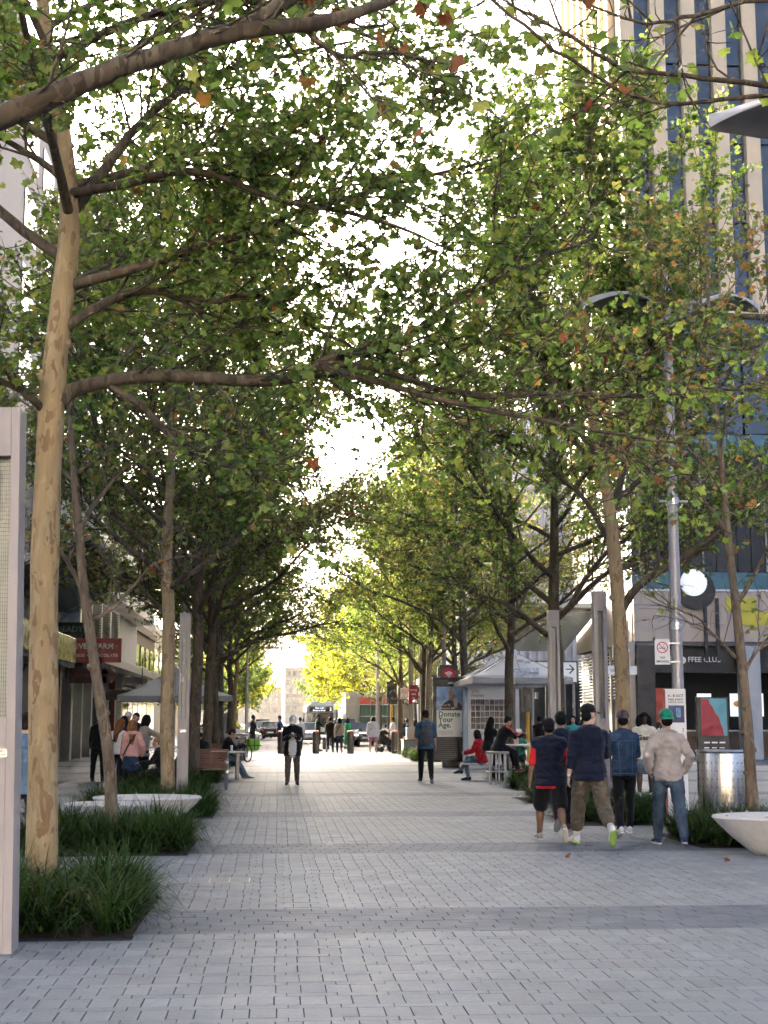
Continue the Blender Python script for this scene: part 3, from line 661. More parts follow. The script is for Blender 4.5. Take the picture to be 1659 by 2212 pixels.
# ------------------------------------------------------------------ grass beds
M_blade = attr_mat('strap_grass', 0.6, 0.22, 0.3, 0.15, 20, tcol=(1.2, 1.2, 0.6))
def grass_mesh(seed, wx, wy, n, h):
    r = np.random.default_rng(seed)
    clumps = [(r.uniform(-wx / 2 + .06, wx / 2 - .06), r.uniform(-wy / 2 + .06, wy / 2 - .06), r.uniform(.8, 1.15)) for _ in range(int(wx * wy * 12))]
    ci = r.integers(len(clumps), size=n); C = np.array(clumps)[ci]
    a = r.uniform(0, 2 * math.pi, n); L = h * r.uniform(.7, 1.55, n) * C[:, 2]; e = np.radians(r.uniform(38, 86, n)); wd = r.uniform(.005, .0105, n)
    base = np.stack([C[:, 0] + np.cos(a) * r.uniform(0, .07, n), C[:, 1] + np.sin(a) * r.uniform(0, .07, n), np.zeros(n)], -1)
    dh = np.stack([np.cos(a), np.sin(a), 0 * a], -1); sd = np.stack([-np.sin(a), np.cos(a), 0 * a], -1)
    K = 6; V = np.zeros((n, K, 2, 3)); p = base.copy(); ee = e.copy(); bend = r.uniform(.10, .42, n)
    for k in range(K):
        w_ = wd * (1 - (k / (K - 1)) ** 1.6 * .92)
        V[:, k, 0] = p - sd * w_[:, None]; V[:, k, 1] = p + sd * w_[:, None]
        p = p + (L / (K - 1))[:, None] * (np.cos(ee)[:, None] * dh + np.sin(ee)[:, None] * np.array([0, 0, 1])); ee = ee - bend * (1 + .25 * k)
    V[..., 2] = np.maximum(V[..., 2], .012)
    f = np.array([(2 * k, 2 * k + 1, 2 * k + 3, 2 * k + 2) for k in range(K - 1)]); F = (np.arange(n)[:, None, None] * 2 * K + f[None]).reshape(-1, 4)
    me = np_mesh('grass_bed', V.reshape(-1, 3), F, M_blade, smooth=True)
    pal = np.array([(.032, .072, .014), (.05, .10, .02), (.022, .052, .012), (.09, .12, .03), (.17, .14, .05)])
    c = pal[r.choice(5, n, p=[.38, .3, .22, .07, .03])] * r.uniform(.7, 1.3, (n, 1)); tint(me, np.repeat(c, K - 1, axis=0)); return me
GM = [grass_mesh(s, 2.15, 2.35, 8500, .50) for s in (1, 2)] + [grass_mesh(s, 1.6, 2.3, 6200, .48) for s in (3, 4)]
GL = dict(left=['around the thick cream trunk nearest the camera', 'around the thin leaning sapling on the left', 'around the cream trunk behind the dish seats', 'in front of the slat bench on the left', 'around the trunk beside the seated man in jeans', 'beyond the left table', 'beside the delivery bicycle', 'near the left cabinets', 'at the left end of the mall'], right=['behind the dish seat at the right edge', 'behind the walkers on the right', 'behind the vest man at right', 'at the foot of the bar stool', 'behind the right table', 'left of the poster kiosk', 'behind the poster kiosk'])
names = ['dark strappy grass around the base of the thick cream trunk at far left', 'dark strappy grass bed around the leaning sapling, behind the white dish seats\' front']
for k, (a, b, c, d) in enumerate(BEDS):
    if c < 8: continue
    s = MB(); s.box(a + .02, b - .02, c + .02, d - .02, -.2, -.008); tag(s.build('soil_bed', M_soil), kind='structure')
    side = 'left' if b < 0 else 'right'
    mesh = GM[k % 2] if (b < 0 or (b - a) > 1.95) else GM[2 + k % 2]
    o = link('grass_bed', mesh); o.location = ((a + b) / 2, (c + d) / 2, 0); o.rotation_euler = (0, 0, math.pi * (k % 2))
    sx = (b - a) / (2.23 if mesh in GM[:2] else 1.65); o.scale = (sx, (d - c) / 2.45, .92 if side == 'right' else 1.0)
    tag(o, 'dark green strappy grass ' + GL[side].pop(0), 'grass', 'strappy grass beds', 'stuff')
# ------------------------------------------------------------------ buildings
def recess_wall(mb, *a): mb.box(*a)
# ---- left shop building (its street face is the plane x = -8.2)
LF = -8.2
M_lwall = mat('warm_grey_render', (0.32, 0.30, 0.28), 0.7, 0, 0.1, 1.5, bump=0.1)
M_fin = mat('cream_fin', (0.70, 0.66, 0.58), 0.5, 0.0, 0.05, 3)
M_col_red = mat('dark_red_column', (0.10, 0.016, 0.014), 0.45, 0, 0.15, 5)
M_col_grey = mat('grey_stone_column', (0.24, 0.23, 0.22), 0.5, 0, 0.12, 6)
M_brass = mat('polished_fascia', (0.46, 0.42, 0.35), 0.28, 0.9, 0.3, 3.0, bump=0.1)
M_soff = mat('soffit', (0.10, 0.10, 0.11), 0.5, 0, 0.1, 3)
M_corr = mat('grey_corrugated_sheet', (0.20, 0.23, 0.235), 0.4, 0.3, 0.1, 3)
M_bluepan = mat('blue_grey_panel', (0.28, 0.36, 0.46), 0.3, 0.2, 0.06, 2)
M_shopg = glass('shop_glass', (0.10, 0.09, 0.075), 0.05)
M_shopl = mat('reflection_glow_pane', (.75, .62, .42), .15, 0, .7, 1.4, emit=.05, stretch=(1, 3, 1))  # warm emissive glow added to panes in place of bright street reflections
sh = thing('shop_building', 'long low shop building on the left with awnings and cream upper fins', 'building', (LF, 20, 0))
def SB(): b = MB(); b.M = Matrix.Translation((-LF, -20, 0)) if False else None; return b
def part(mb, name, m, parent, off, smooth=False, bevel=0.0):
    o = mb.build(name, m, parent, smooth, bevel); o.location = tuple(-c for c in off); return o
OL = (LF, 20, 0)
b = MB(); b.box(LF - 14, LF - 1.2, 24, 83.0, 0, 25.0); b.box(LF - 14.2, LF - .9, 23.8, 83.2, 25.0, 25.6); part(b, 'wall', M_lwall, sh, OL)
b = MB(); b.box(LF - 1.2, LF, 24, 83.0, 4.25, 7.0); part(b, 'upper_wall', M_lwall, sh, OL)
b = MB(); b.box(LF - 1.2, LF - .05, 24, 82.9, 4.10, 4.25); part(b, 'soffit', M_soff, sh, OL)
for k in range(27):      # columns and glazing of the shopfronts
    y0 = 24.2 + k * 3.05
    if y0 > 79: break
    red = k % 6 == 4
    part(MB().box(LF - .55, LF - .05, y0, y0 + (.5 if not red else .42), 0, 4.1), 'column', M_col_red if red else M_col_grey, sh, OL)
    n = 2
    for j in range(n):
        a = y0 + .5 + j * 1.275
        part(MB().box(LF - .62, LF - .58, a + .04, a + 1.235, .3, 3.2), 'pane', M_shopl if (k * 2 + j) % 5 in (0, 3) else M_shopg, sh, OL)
        f = MB(); f.box(LF - .66, LF - .54, a, a + .04, .0, 3.24); f.box(LF - .66, LF - .54, a + 1.235, a + 1.275, 0, 3.24); f.box(LF - .66, LF - .54, a + .04, a + 1.235, 3.2, 3.24); f.box(LF - .7, LF - .5, a + .04, a + 1.235, 0, .3)
        part(f, 'window_frame', M_dark, sh, OL)
    part(MB().box(LF - .7, LF - .3, y0 + .5, y0 + 3.05, 3.24, 4.1), 'fascia_board', M_dark if k % 3 else M_col_red, sh, OL)
# polished awning and flat awnings along the shops
aw = MB(); aw.prism([(LF, 3.55), (LF + 1.9, 3.35), (LF + 1.9, 4.1), (LF, 4.22)], 30, 44.8, 'y'); part(aw, 'awning', [M_brass], sh, OL, bevel=.01)
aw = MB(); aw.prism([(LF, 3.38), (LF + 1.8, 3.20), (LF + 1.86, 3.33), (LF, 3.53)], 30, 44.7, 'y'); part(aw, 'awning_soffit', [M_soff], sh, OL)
aw = MB(); aw.prism([(LF + .002, 4.0), (LF + 1.6, 3.75), (LF + 1.6, 4.1), (LF + .002, 4.5)], 51.3, 82.6, 'y'); part(aw, 'awning', [mat('taupe_awning', (0.22, 0.2, 0.18), .5, .1, .1, 3)], sh, OL, bevel=.01)
for k in range(5):
    f = at(262 + k * 9, 1425 + k * 8, 51.6 + k * 3)
# big corrugated canopy high on the wall
cn = MB(); cn.M = None
c0 = [(LF + .0, 5.55), (LF + 2.9, 6.75), (LF + 2.9, 6.95), (LF, 5.75)]
cn.prism(c0, 40, 53.5, 'y'); can = part(cn, 'canopy', M_corr, sh, OL)
for k in range(33):
    yy = 40.2 + k * .405; r_ = MB(); r_.prism([(LF + .02, 5.50), (LF + 2.88, 6.69), (LF + 2.88, 6.745), (LF + .02, 5.56)], yy, yy + .06, 'y'); part(r_, 'rib', M_corr, can, (0, 0, 0))
# blue panel and dark louvre screens on the first floor
part(MB().box(LF - .2, LF + .75, 53.9, 54.1, 4.9, 6.6), 'blue_panel', M_bluepan, sh, OL)
for k in range(4):
    y0 = 54.3 + k * 3.2
    f = MB(); f.box(LF + .55, LF + .72, y0, y0 + .09, 4.75, 6.5); f.box(LF + .55, LF + .72, y0 + 3.1, y0 + 3.19, 4.75, 6.5); f.box(LF + .02, LF + .5, y0 + .1, y0 + 3.1, 4.75, 6.5, 1)
    fr = part(f, 'louvre_screen', [M_fin, M_black], sh, OL)
    for j in range(15):
        z = 4.8 + j * .115; part(MB().prism([(LF + .56, z), (LF + .70, z + .05), (LF + .70, z + .065), (LF + .56, z + .015)], y0 + .09, y0 + 3.1, 'y'), 'louvre', M_dark, fr, (0, 0, 0))
# cream fins on the upper storeys
M_glz = glass('blue_glass', (0.05, 0.07, 0.085), .12)
for k in range(94):
    y0 = 53.9 + k * .31
    if k < 8: part(MB().box(LF - .88, LF - .1, y0, y0 + .12, 7.2, 12.4), 'fin', M_fin, sh, OL)
    else: part(MB().box(LF + .0, LF + 1.0, y0, y0 + .14, 7.02, 12.4), 'fin', M_fin, sh, OL)
for k in range(11): part(MB().box(LF - .0, LF + .95, 56.5 + k * 2.4, 58.7 + k * 2.4, 7.0, 7.02), 'fin_floor', M_fin, sh, OL)
for k in range(9):       # upper windows further along
    for fl in range(6):
        y0 = 50 + k * 3.6; z0 = 7.6 + fl * 2.9 + (5.2 if fl > 1 else 0) * 0
        part(MB().box(LF - 1.21, LF - 1.16, y0, y0 + 2.4, z0, z0 + 1.7), 'window', M_glz, sh, OL)
# signs hung on the left building
sg = thing('shop_sign', 'red shop sign with white lettering reading RIVER FARM CHEESE CHOCOLATE', 'sign', (0, 50.4, 0), group=None)
p0, p1 = at(150, 1431, 50.4), at(263, 1379, 50.4)
MB().box(p0[0], p1[0], -.08, .08, p0[2], p1[2]).build('board', M_red, sg, bevel=.01)
mx = (p0[0] + p1[0]) / 2
lettering('COAL RIVER FARM \u00b7', .27, M_wprint, sg, (p1[0] - .12, -.085, p0[2] + .56), align='RIGHT', bold=.006)
lettering('CHEESE \u2022 CHOCOLATE', .145, M_wprint, sg, (p1[0] - .12, -.085, p0[2] + .24), align='RIGHT', spacing=1.15, bold=.002)
part(MB().box(p0[0] - .5, p0[0] + .2, -.03, .03, p1[2] - .25, p1[2] - .2), 'bracket', M_dark, sg, (0, 0, 0))
sg = thing('shop_sign', 'dark hanging sign under the red board reading COAL RIVER FARM', 'sign', (0, 51.0, 0))
p0, p1 = at(150, 1476, 51), at(232, 1443, 51)
MB().box(p0[0], p1[0], -.05, .05, p0[2], p1[2]).build('board', mat('deep_maroon', (.035, .01, .012), .45, 0, .1, 3), sg, bevel=.01)
M_dimred = mat('dim_red_print', (.30, .05, .05), .5, 0, 0)
lettering('\u00b7 COAL RIVER FARM \u00b7', .15, M_dimred, sg, ((p0[0] + p1[0]) / 2, -.056, (p0[2] + p1[2]) / 2), bold=.003)
q = MB(); q.cyl((p1[0] + .05, -.05, (p0[2] + p1[2]) / 2), (p1[0] + .05, .05, (p0[2] + p1[2]) / 2), .27, n=28); q.build('disc', MATS['deep_maroon'], sg)
q = MB(); q.cyl((p0[0] + .2, 0, p1[2]), (p0[0] + .2, 0, p1[2] + .7), .02); q.cyl((p1[0] - .2, 0, p1[2]), (p1[0] - .2, 0, p1[2] + .7), .02); q.build('hanger', M_dark, sg)
sg = thing('shop_sign', 'black sign with teal lettering reading READY TEAM ONE above the awning', 'sign', (0, 53.2, 0))
p0, p1 = at(112, 1384, 53.2), at(186, 1345, 53.2)
MB().box(p0[0] - .6, p1[0], -.1, .1, p0[2], p1[2]).build('board', M_black, sg, bevel=.01)
M_teal = mat('teal_print', (.10, .42, .38), .4, 0, 0)
lettering('ER READY', .30, M_teal, sg, (p1[0] - .10, -.106, p0[2] + .42), align='RIGHT', bold=.004)
lettering('TEAM ONE', .17, M_teal, sg, (p1[0] - .10, -.106, p0[2] + .15), align='RIGHT', bold=.001, spacing=1.1)
sg = thing('shop_sign', 'black awning board with pale lettering behind the left parasol', 'sign', (0, 56.5, 0))
p0, p1 = at(228, 1512, 56.5), at(312, 1490, 56.5)
MB().box(p0[0], p1[0], -.05, .05, p0[2], p1[2]).build('board', M_black, sg, bevel=.01)
lettering('ENS', .2, mat('grey_print', (.4, .4, .4), .5, 0, 0), sg, (p1[0] - .3, -.056, (p0[2] + p1[2]) / 2 - .02), bold=.003)
q = MB(); q.cyl((p0[0] + .1, 0, p1[2]), (p0[0] + .1, 0, 4.0), .02); q.cyl((p1[0] - .1, 0, p1[2]), (p1[0] - .1, 0, 4.0), .02); q.build('hanger', M_dark, sg)

# ---- right corner building with the coffee shop (front plane y = 57, side plane x = 14.5)
BX, BY = 14.5, 57.0
OR = (BX, BY, 0)
M_beige = mat('beige_panel', (0.44, 0.375, 0.315), 0.55, 0, 0.05, 1.2)
M_cream = mat('cream_cladding', (0.78, 0.63, 0.42), 0.5, 0, 0.06, 1.2)
M_bglass = glass('tower_glass', (0.05, 0.08, 0.12), .05)
M_tealg = glass('teal_glass', (0.06, 0.16, 0.18), .1)
M_loft = mat('pale_mesh', (0.62, 0.63, 0.66), .4, .2, .05, 2)
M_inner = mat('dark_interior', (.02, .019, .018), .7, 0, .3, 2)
M_ltim = mat('counter_timber', (.12, .07, .035), .5, 0, .3, 6, stretch=(1, 1, 8))
cb = thing('corner_building', 'tall corner building at right with a dark coffee shop at street level', 'building', OR)
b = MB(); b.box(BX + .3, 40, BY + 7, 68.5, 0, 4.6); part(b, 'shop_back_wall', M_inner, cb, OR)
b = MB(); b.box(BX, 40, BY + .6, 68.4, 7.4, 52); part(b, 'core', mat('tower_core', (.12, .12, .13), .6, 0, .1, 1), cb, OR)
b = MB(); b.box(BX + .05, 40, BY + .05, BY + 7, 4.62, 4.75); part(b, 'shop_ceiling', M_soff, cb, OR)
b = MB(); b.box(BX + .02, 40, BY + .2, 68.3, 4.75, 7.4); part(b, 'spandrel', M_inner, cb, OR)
for k in range(17):      # beige panels of the band over the shop
    x0 = BX + k * 1.5; part(MB().box(x0 + .012, x0 + 1.488, BY, BY + .2, 4.78, 6.85), 'panel', M_beige, cb, OR)
for k in range(7): part(MB().box(BX - .03, BX + .018, BY + .2 + k * 1.55, BY + 1.735 + k * 1.55, 4.78, 6.85), 'panel', M_beige, cb, OR)
part(MB().box(BX - .05, 40, BY - .05, BY + .25, 6.86, 6.93), 'ledge', M_white, cb, OR)
for k in range(12): part(MB().box(BX + .04 + k * 2.1, BX + 2.1 + k * 2.1, BY + .1, BY + .2, 6.94, 7.65), 'teal_pane', M_tealg, cb, OR)
for k in range(12):      # dark louvred plant floor above
    x0 = BX + .05 + k * 2.1; pn = part(MB().box(x0, x0 + 2.06, BY + .3, BY + .4, 7.7, 12.6), 'dark_panel', M_black, cb, OR)
    for j in range(3): part(MB().box(x0 + .3 + j * .6, x0 + .36 + j * .6, BY + .22, BY + .3, 7.7, 12.6), 'mullion', M_grey if (k * 3 + j) % 4 == 0 else M_dark, pn, (0, 0, 0))
for k in range(12): part(MB().box(BX + .03 + k * 2.1, BX + 2.09 + k * 2.1, BY + .15, BY + .3, 12.65, 13.5), 'teal_pane', M_tealg, cb, OR)
for k in range(10):
    x0 = BX + .05 + k * 2.5; part(MB().box(x0, x0 + 2.4, BY + .2, BY + .5, 13.55, 18.6), 'pane', M_bglass if k % 2 else M_glz, cb, OR)
part(MB().box(BX - .1, 40, BY - .3, BY + .5, 18.65, 19.1), 'ledge', M_cream, cb, OR)
for k in range(9):       # tower: cream piers with glass between
    x0 = BX - .0 + k * 1.36
    if x0 > BX + 5.6 and k > 4: break
    part(MB().box(x0, x0 + .62, BY - .25, BY + .58, 19.12, 52), 'pier', M_cream, cb, OR)
    for j in range(9): part(MB().box(x0 + .64, x0 + 1.34, BY + .1, BY + .2, 19.2 + j * 3.6, 22.7 + j * 3.6), 'pane', M_glz if (j + k) % 3 else M_bglass, cb, OR)
for k in range(8):       # tower side towards the street
    y0 = BY + .8 + k * 1.4
    part(MB().box(BX - .3, BX, y0, y0 + .6, 13, 52), 'pier', M_cream, cb, OR)
    for j in range(6): part(MB().box(BX - .06, BX - .01, y0 + .62, y0 + 1.38, 13.2 + j * 5, 18 + j * 5), 'pane', M_glz, cb, OR)
for k in range(34): part(MB().box(BX - .14, BX - .08, BY + .1 + k * .33, BY + .15 + k * .33, 7.3, 12.95), 'screen_bar', M_loft, cb, OR)
part(MB().box(BX - .02, BX + .0, BY + .05, 68.3, 6.95, 12.9), 'screen_back', mat('pale_wall', (.72, .72, .74), .6, 0, .04, 1), cb, OR)
# street level: columns, dark fascia, counters, menu screens
for x in (BX + .1, 19.0, 24.0, 29): part(MB().box(x, x + .75, BY + .0, BY + .75, 0, 4.62), 'column', mat('pale_column', (.40, .42, .44), .5, 0, .06, 3) if x > 16 else M_black, cb, OR)
part(MB().box(BX + .86, 40, BY + .8, BY + .95, 3.55, 4.6), 'fascia', M_black, cb, OR)
lettering('THE C', .30, M_wprint, cb, (15.75 - BX, .79, 4.07), align='LEFT', bold=.004)
lettering('FFEE CLUB', .30, M_wprint, cb, (16.95 - BX, .79, 4.07), align='LEFT', bold=.004)
q = MB(); q.lathe([(.001, 0), (.15, 0), (.15, .02), (.001, .02)], n=20); o = q.build('logo_bean', M_wprint, cb); o.location = (16.72 - BX, .79, 4.05); o.rotation_euler = (math.pi / 2, 0, 0)
part(MB().box(BX + 1, 40, BY + 4.2, BY + 4.9, 0, 1.1), 'counter', M_ltim, cb, OR)
part(MB().box(BX + 1, 40, BY + 4.1, BY + 5.0, 1.1, 1.16), 'counter_top', M_steel, cb, OR)
M_scr = mat('lit_menu_screen', (.75, .82, .9), .4, 0, .05, 2, emit=.16)
M_food = mat('menu_food_print', (.45, .22, .05), .5, 0, .6, 25, emit=.1)
for x0, x1 in ((16.55, 17.35), (17.42, 17.85), (18.42, 19.05), (19.9, 20.6), (20.7, 21.4)):
    s_ = part(MB().box(x0, x1, BY + 4.55, BY + 4.6, 1.75, 2.75), 'menu_screen', M_scr, cb, OR)
    o = MB().lathe([(.001, 0), (.2, 0), (.22, .01), (.001, .012)], n=20).build('food_picture', M_food, s_); o.location = ((x0 + x1) / 2, BY + 4.548, 2.3); o.rotation_euler = (math.pi / 2, 0, 0); o.scale = (1, .62, 1)
part(MB().box(15.6, 16.0, BY + .95, BY + 1.0, 1.5, 2.9), 'red_banner', mat('red_banner', (.45, .05, .02), .5, 0, .08, 3), cb, OR)
M_ylw = mat('yellow_panel', (.52, .47, .04), .5, 0, .05, 2)
for x0, z0 in ((18.4, 6.05), (18.9, 5.45), (20.4, 5.9)): part(MB().box(x0, x0 + 1.25, BY - .06, BY - .01, z0, z0 + .55), 'yellow_panel', M_ylw, cb, OR)
M_lamp = mat('warm_downlight', (1, .85, .55), .4, 0, 0, emit=1.5)
for k in range(9):
    o = MB().lathe([(.001, 0), (.06, 0), (.06, .02), (.001, .02)], n=10).build('downlight', M_lamp, cb); o.location = (1.6 + k * .9, 2.2 + (k % 2) * .9, 4.6)
# louvred service bay and dark roller on the street side, then a pale wall
for k in range(3):
    y0 = BY + .3 + k * 3.4
    bay = part(MB().box(BX - .12, BX + .28, y0, y0 + .25, 0, 4.74), 'bay_post', M_grey, cb, OR)
    part(MB().box(BX - .02, BX + .2, y0 + .25, y0 + 3.4, 0, 2.4), 'roller_door', M_black if k < 2 else M_lwall, cb, OR)
    for j in range(16): part(MB().prism([(BX - .06, 2.5 + j * .14), (BX + .06, 2.56 + j * .14), (BX + .06, 2.58 + j * .14), (BX - .06, 2.52 + j * .14)], y0 + .25, y0 + 3.4, 'y'), 'louvre', M_loft, bay, (0, 0, 0))
# round lit disc sign on a black bracket
ds = thing('disc_sign', 'round white lit disc sign on a black bracket over the coffee shop', 'sign', at(1500, 1258, BY - .5))
o = MB().lathe([(.001, 0), (.80, 0), (.80, .18), (.001, .18)], n=40).build('backplate', M_black, ds); o.rotation_euler = (math.pi / 2, 0, 0); o.location = (0.16, .45, -.30)
o = MB().lathe([(.001, 0), (.52, 0), (.55, .05), (.55, .16), (.001, .16)], n=40).build('lit_disc', mat('lit_disc', (.92, .93, 1), .4, 0, .25, 14, emit=.07), ds); o.rotation_euler = (math.pi / 2, 0, 0); o.location = (0, .22, 0)
for x in (.45, .95): MB().box(x, x + .12, .25, .37, -3.2, -.9 + x * .3).build('strut', M_black, ds)

# ---- flat steel canopy over the right footway and black corner fascia
cy = thing('street_canopy', 'grey slatted canopy over the right footway behind the white parasol', 'canopy', (8.9, 63, 0))
OC = (8.9, 63, 0)
b = MB(); b.prism([(62, 6.55), (70.2, 5.0), (70.2, 5.16), (62, 6.75)], 9.1, 14.3, 'x'); part(b, 'deck', M_corr, cy, OC)
for k in range(17):
    z = 6.60 - k * (1.5 / 17); y0 = 62.2 + k * .475
    part(MB().box(8.9, 12.4 - k * .06, y0, y0 + .07, z - .2, z - .06), 'slat', M_grey, cy, OC)
for x, y_ in ((9.2, 69.6), (14.1, 69.6)): part(MB().cyl((x, y_, 0), (x, y_, 5.0), .09, n=12), 'post', M_grey, cy, OC, smooth=True)
part(MB().cyl((9.3, 62.4, 6.4), (14.2, 62.4, 6.4), .05), 'edge_beam', M_grey, cy, OC, smooth=True)
fs = thing('shop_sign', 'black corner fascia with bold white capitals behind the kiosk', 'sign', (0, 70.2, 0))
p0, p1 = at(945, 1478, 70.2), at(1030, 1442, 70.2)
MB().box(p0[0], p1[0] + 3.8, -.1, .1, p0[2], p1[2]).build('board', M_black, fs, bevel=.01)
lettering('HARVEY', .58, M_wprint, fs, (at(981, 1455, 70.2)[0], -.11, (p0[2] + p1[2]) / 2), align='LEFT', bold=.014)
for x in (p0[0] + .2, p1[0] + 3.5): MB().cyl((x, .02, 0), (x, .02, p0[2]), .06).build('post', M_dark, fs, True)

# ---- buildings beyond the crossing
def block(name, label, x0, x1, y0, y1, H, wall, floors, bays, win, side_only=None, wz=1.0, gf=None):
    t = thing(name, label, 'building', (x0, y0, 0)); O = (x0, y0, 0)
    part(MB().box(x0, x1, y0, y1, 0, H), 'wall', wall, t, O)
    part(MB().box(x0 - .15, x1 + .15, y0 - .15, y1, H, H + .5), 'parapet', wall, t, O)
    fh = (H - 4.2) / floors; st = side_only
    sx = x1 if st == 'x1' else x0
    for f in range(floors):
        z = 4.6 + f * fh
        for k in range(bays):
            yy = y0 + .6 + k * (y1 - y0 - 1.2) / bays; d = (y1 - y0 - 1.2) / bays * .62
            e = .06 if st == 'x1' else -.06
            w_ = part(MB().box(min(sx, sx + e), max(sx, sx + e), yy, yy + d, z, z + fh * .62), 'window', win, t, O)
            part(MB().box(min(sx, sx + e * 2), max(sx, sx + e * 2), yy - .05, yy + d + .05, z - .12, z - .01), 'sill', wall, w_, (0, 0, 0))
        nb = max(2, int((x1 - x0) / 2.4))
        for k in range(nb):
            xx = x0 + .5 + k * (x1 - x0 - 1) / nb; d = (x1 - x0 - 1) / nb * .6
            w_ = part(MB().box(xx, xx + d, y0 - .06, y0, z, z + fh * .62), 'window', win, t, O)
            part(MB().box(xx - .05, xx + d + .05, y0 - .12, y0, z - .12, z - .01), 'sill', wall, w_, (0, 0, 0))
    return t
M_pale = mat('pale_lavender_cladding', (.62, .64, .74), .45, .1, .05, 1)
rb = thing('ribbed_building', 'pale lavender ribbed building beyond the crossing at right', 'building', (11.3, 86.6, 0)); OB = (11.3, 86.6, 0)
part(MB().box(11.5, 40, 86.8, 118, 0, 21), 'wall', M_pale, rb, OB)
for k in range(40): part(MB().box(11.55 + k * .55, 11.72 + k * .55, 86.5, 86.8, 4.6, 20.8), 'rib', M_pale, rb, OB)
for k in range(44): part(MB().box(11.2, 11.5, 86.9 + k * .6, 87.1 + k * .6, 4.6, 20.8), 'rib', M_pale, rb, OB)
for j in range(3): part(MB().box(11.15, 40, 86.45, 86.5, 7.8 + j * 5, 8.0 + j * 5), 'band', M_grey, rb, OB)
for k in range(8): part(MB().box(11.9 + k * 2.9, 14.5 + k * 2.9, 86.72, 86.78, .3, 4.0), 'pane', M_glassd, rb, OB)
for k in range(8): part(MB().box(11.42, 11.48, 87.4 + k * 3.6, 90.6 + k * 3.6, .3, 4.0), 'pane', M_shopg, rb, OB)
aw = MB(); aw.prism([(11.45, 4.1), (9.2, 3.75), (9.2, 4.3), (11.45, 4.55)], 87, 112, 'y'); part(aw, 'awning', M_dark, rb, OB)
M_peach = mat('peach_stone', (.62, .47, .34), .6, 0, .1, 1)
block('stone_building', 'peach stone building down the far street at right', 11.6, 34, 119, 150, 26, M_peach, 6, 8, M_glassd)
block('stone_building', 'cream stone building further down the far street at right', 11.6, 34, 152, 200, 22, M_cream, 5, 9, M_glassd)
block('brick_building', 'low brown building beyond the crossing at left', -28, -9.5, 87, 110, 7.5, mat('brown_brick', (.11, .075, .055), .8, 0, .2, 6), 1, 6, M_glassd, 'x1')
bb = [o for o in COL.objects if o.name == 'brick_building'][0]
for k in range(7):
    part(MB().box(-9.5, -9.42, 87.5 + k * 3.2, 90.3 + k * 3.2, .3, 3.6), 'pane', M_glassd if k % 2 else M_shopg, bb, (-28, 87, 0))
part(MB().box(-9.5, -7.9, 87.2, 109.8, 3.75, 4.2), 'awning', M_dark, bb, (-28, 87, 0))
block('render_building', 'low pale building beyond the brown one at left', -28, -9.8, 112, 160, 8.5, mat('pale_render', (.5, .46, .40), .7, 0, .1, 1), 1, 9, M_glassd, 'x1')
block('tower_block', 'hazy beige tower block closing the far end of the street', 2.5, 22, 520, 545, 20, mat('hazy_beige', (.45, .38, .30), .7, 0, .05, .1), 5, 4, M_glassd)
block('tower_block', 'broad hazy block at the end of the street left of the tower', -45, 1.5, 600, 640, 15, MATS['hazy_beige'], 3, 6, M_glassd)
block('stone_building', 'pale stone building added unseen behind the camera to bounce sunlight', -26, 34, -78, -58, 27, mat('bounce_limestone', (.68, .64, .57), .7, 0, .06, 1), 6, 5, M_glassd)  # added out of view; its pale wall bounces sun onto camera-facing surfaces
# small red and green scaffolded shop with red fascia beyond the crossing
sf = thing('scaffold', 'scaffolded low shop with red fascia and green mesh behind the cars', 'scaffold', at(790, 1585, 122)); 
Os = tuple(sf.location)
x0 = Os[0] - 1.7; yq = Os[1]; 
part(MB().box(x0, x0 + 6.5, yq + .4, yq + 8, -.1, 4.0), 'wall', mat('pale_shop', (.42, .4, .36), .6, 0, .1, 2), sf, Os)
part(MB().box(x0 + 1.2, x0 + 6.6, yq, yq + .35, 2.9, 3.5), 'red_fascia', mat('red_fascia', (.5, .05, .03), .5, 0, .08, 2), sf, Os)
part(MB().box(x0 + 1.2, x0 + 4.2, yq + .1, yq + .2, 1.4, 2.85), 'green_mesh', mat('green_mesh', (.03, .12, .07), .8, 0, .2, 10), sf, Os)
for k in range(5):
    part(MB().cyl((x0 + k * 1.05, yq - .2, -.1), (x0 + k * 1.05, yq - .2, 4.3), .035, n=6), 'standard', M_steel, sf, Os)
for j in range(4): part(MB().cyl((x0 - .2, yq - .26, .9 + j), (x0 + 4.6, yq - .26, .9 + j), .03, n=6), 'ledger', M_steel, sf, Os)

# low-sun haze hanging in the street
hz = MB(); hz.box(-915, 915, -64, 2510, -1.6, 55)
hm_ = D.materials.new('haze'); hm_.use_nodes = True; hm_.node_tree.nodes.remove(hm_.node_tree.nodes['Principled BSDF'])
pvn = hm_.node_tree.nodes.new('ShaderNodeVolumePrincipled'); pvn.inputs['Color'].default_value = (1, .95, .86, 1); pvn.inputs['Density'].default_value = .00009; pvn.inputs['Anisotropy'].default_value = .6
hm_.node_tree.links.new(pvn.outputs[0], hm_.node_tree.nodes['Material Output'].inputs['Volume'])
tag(hz.build('haze', hm_), kind='stuff')
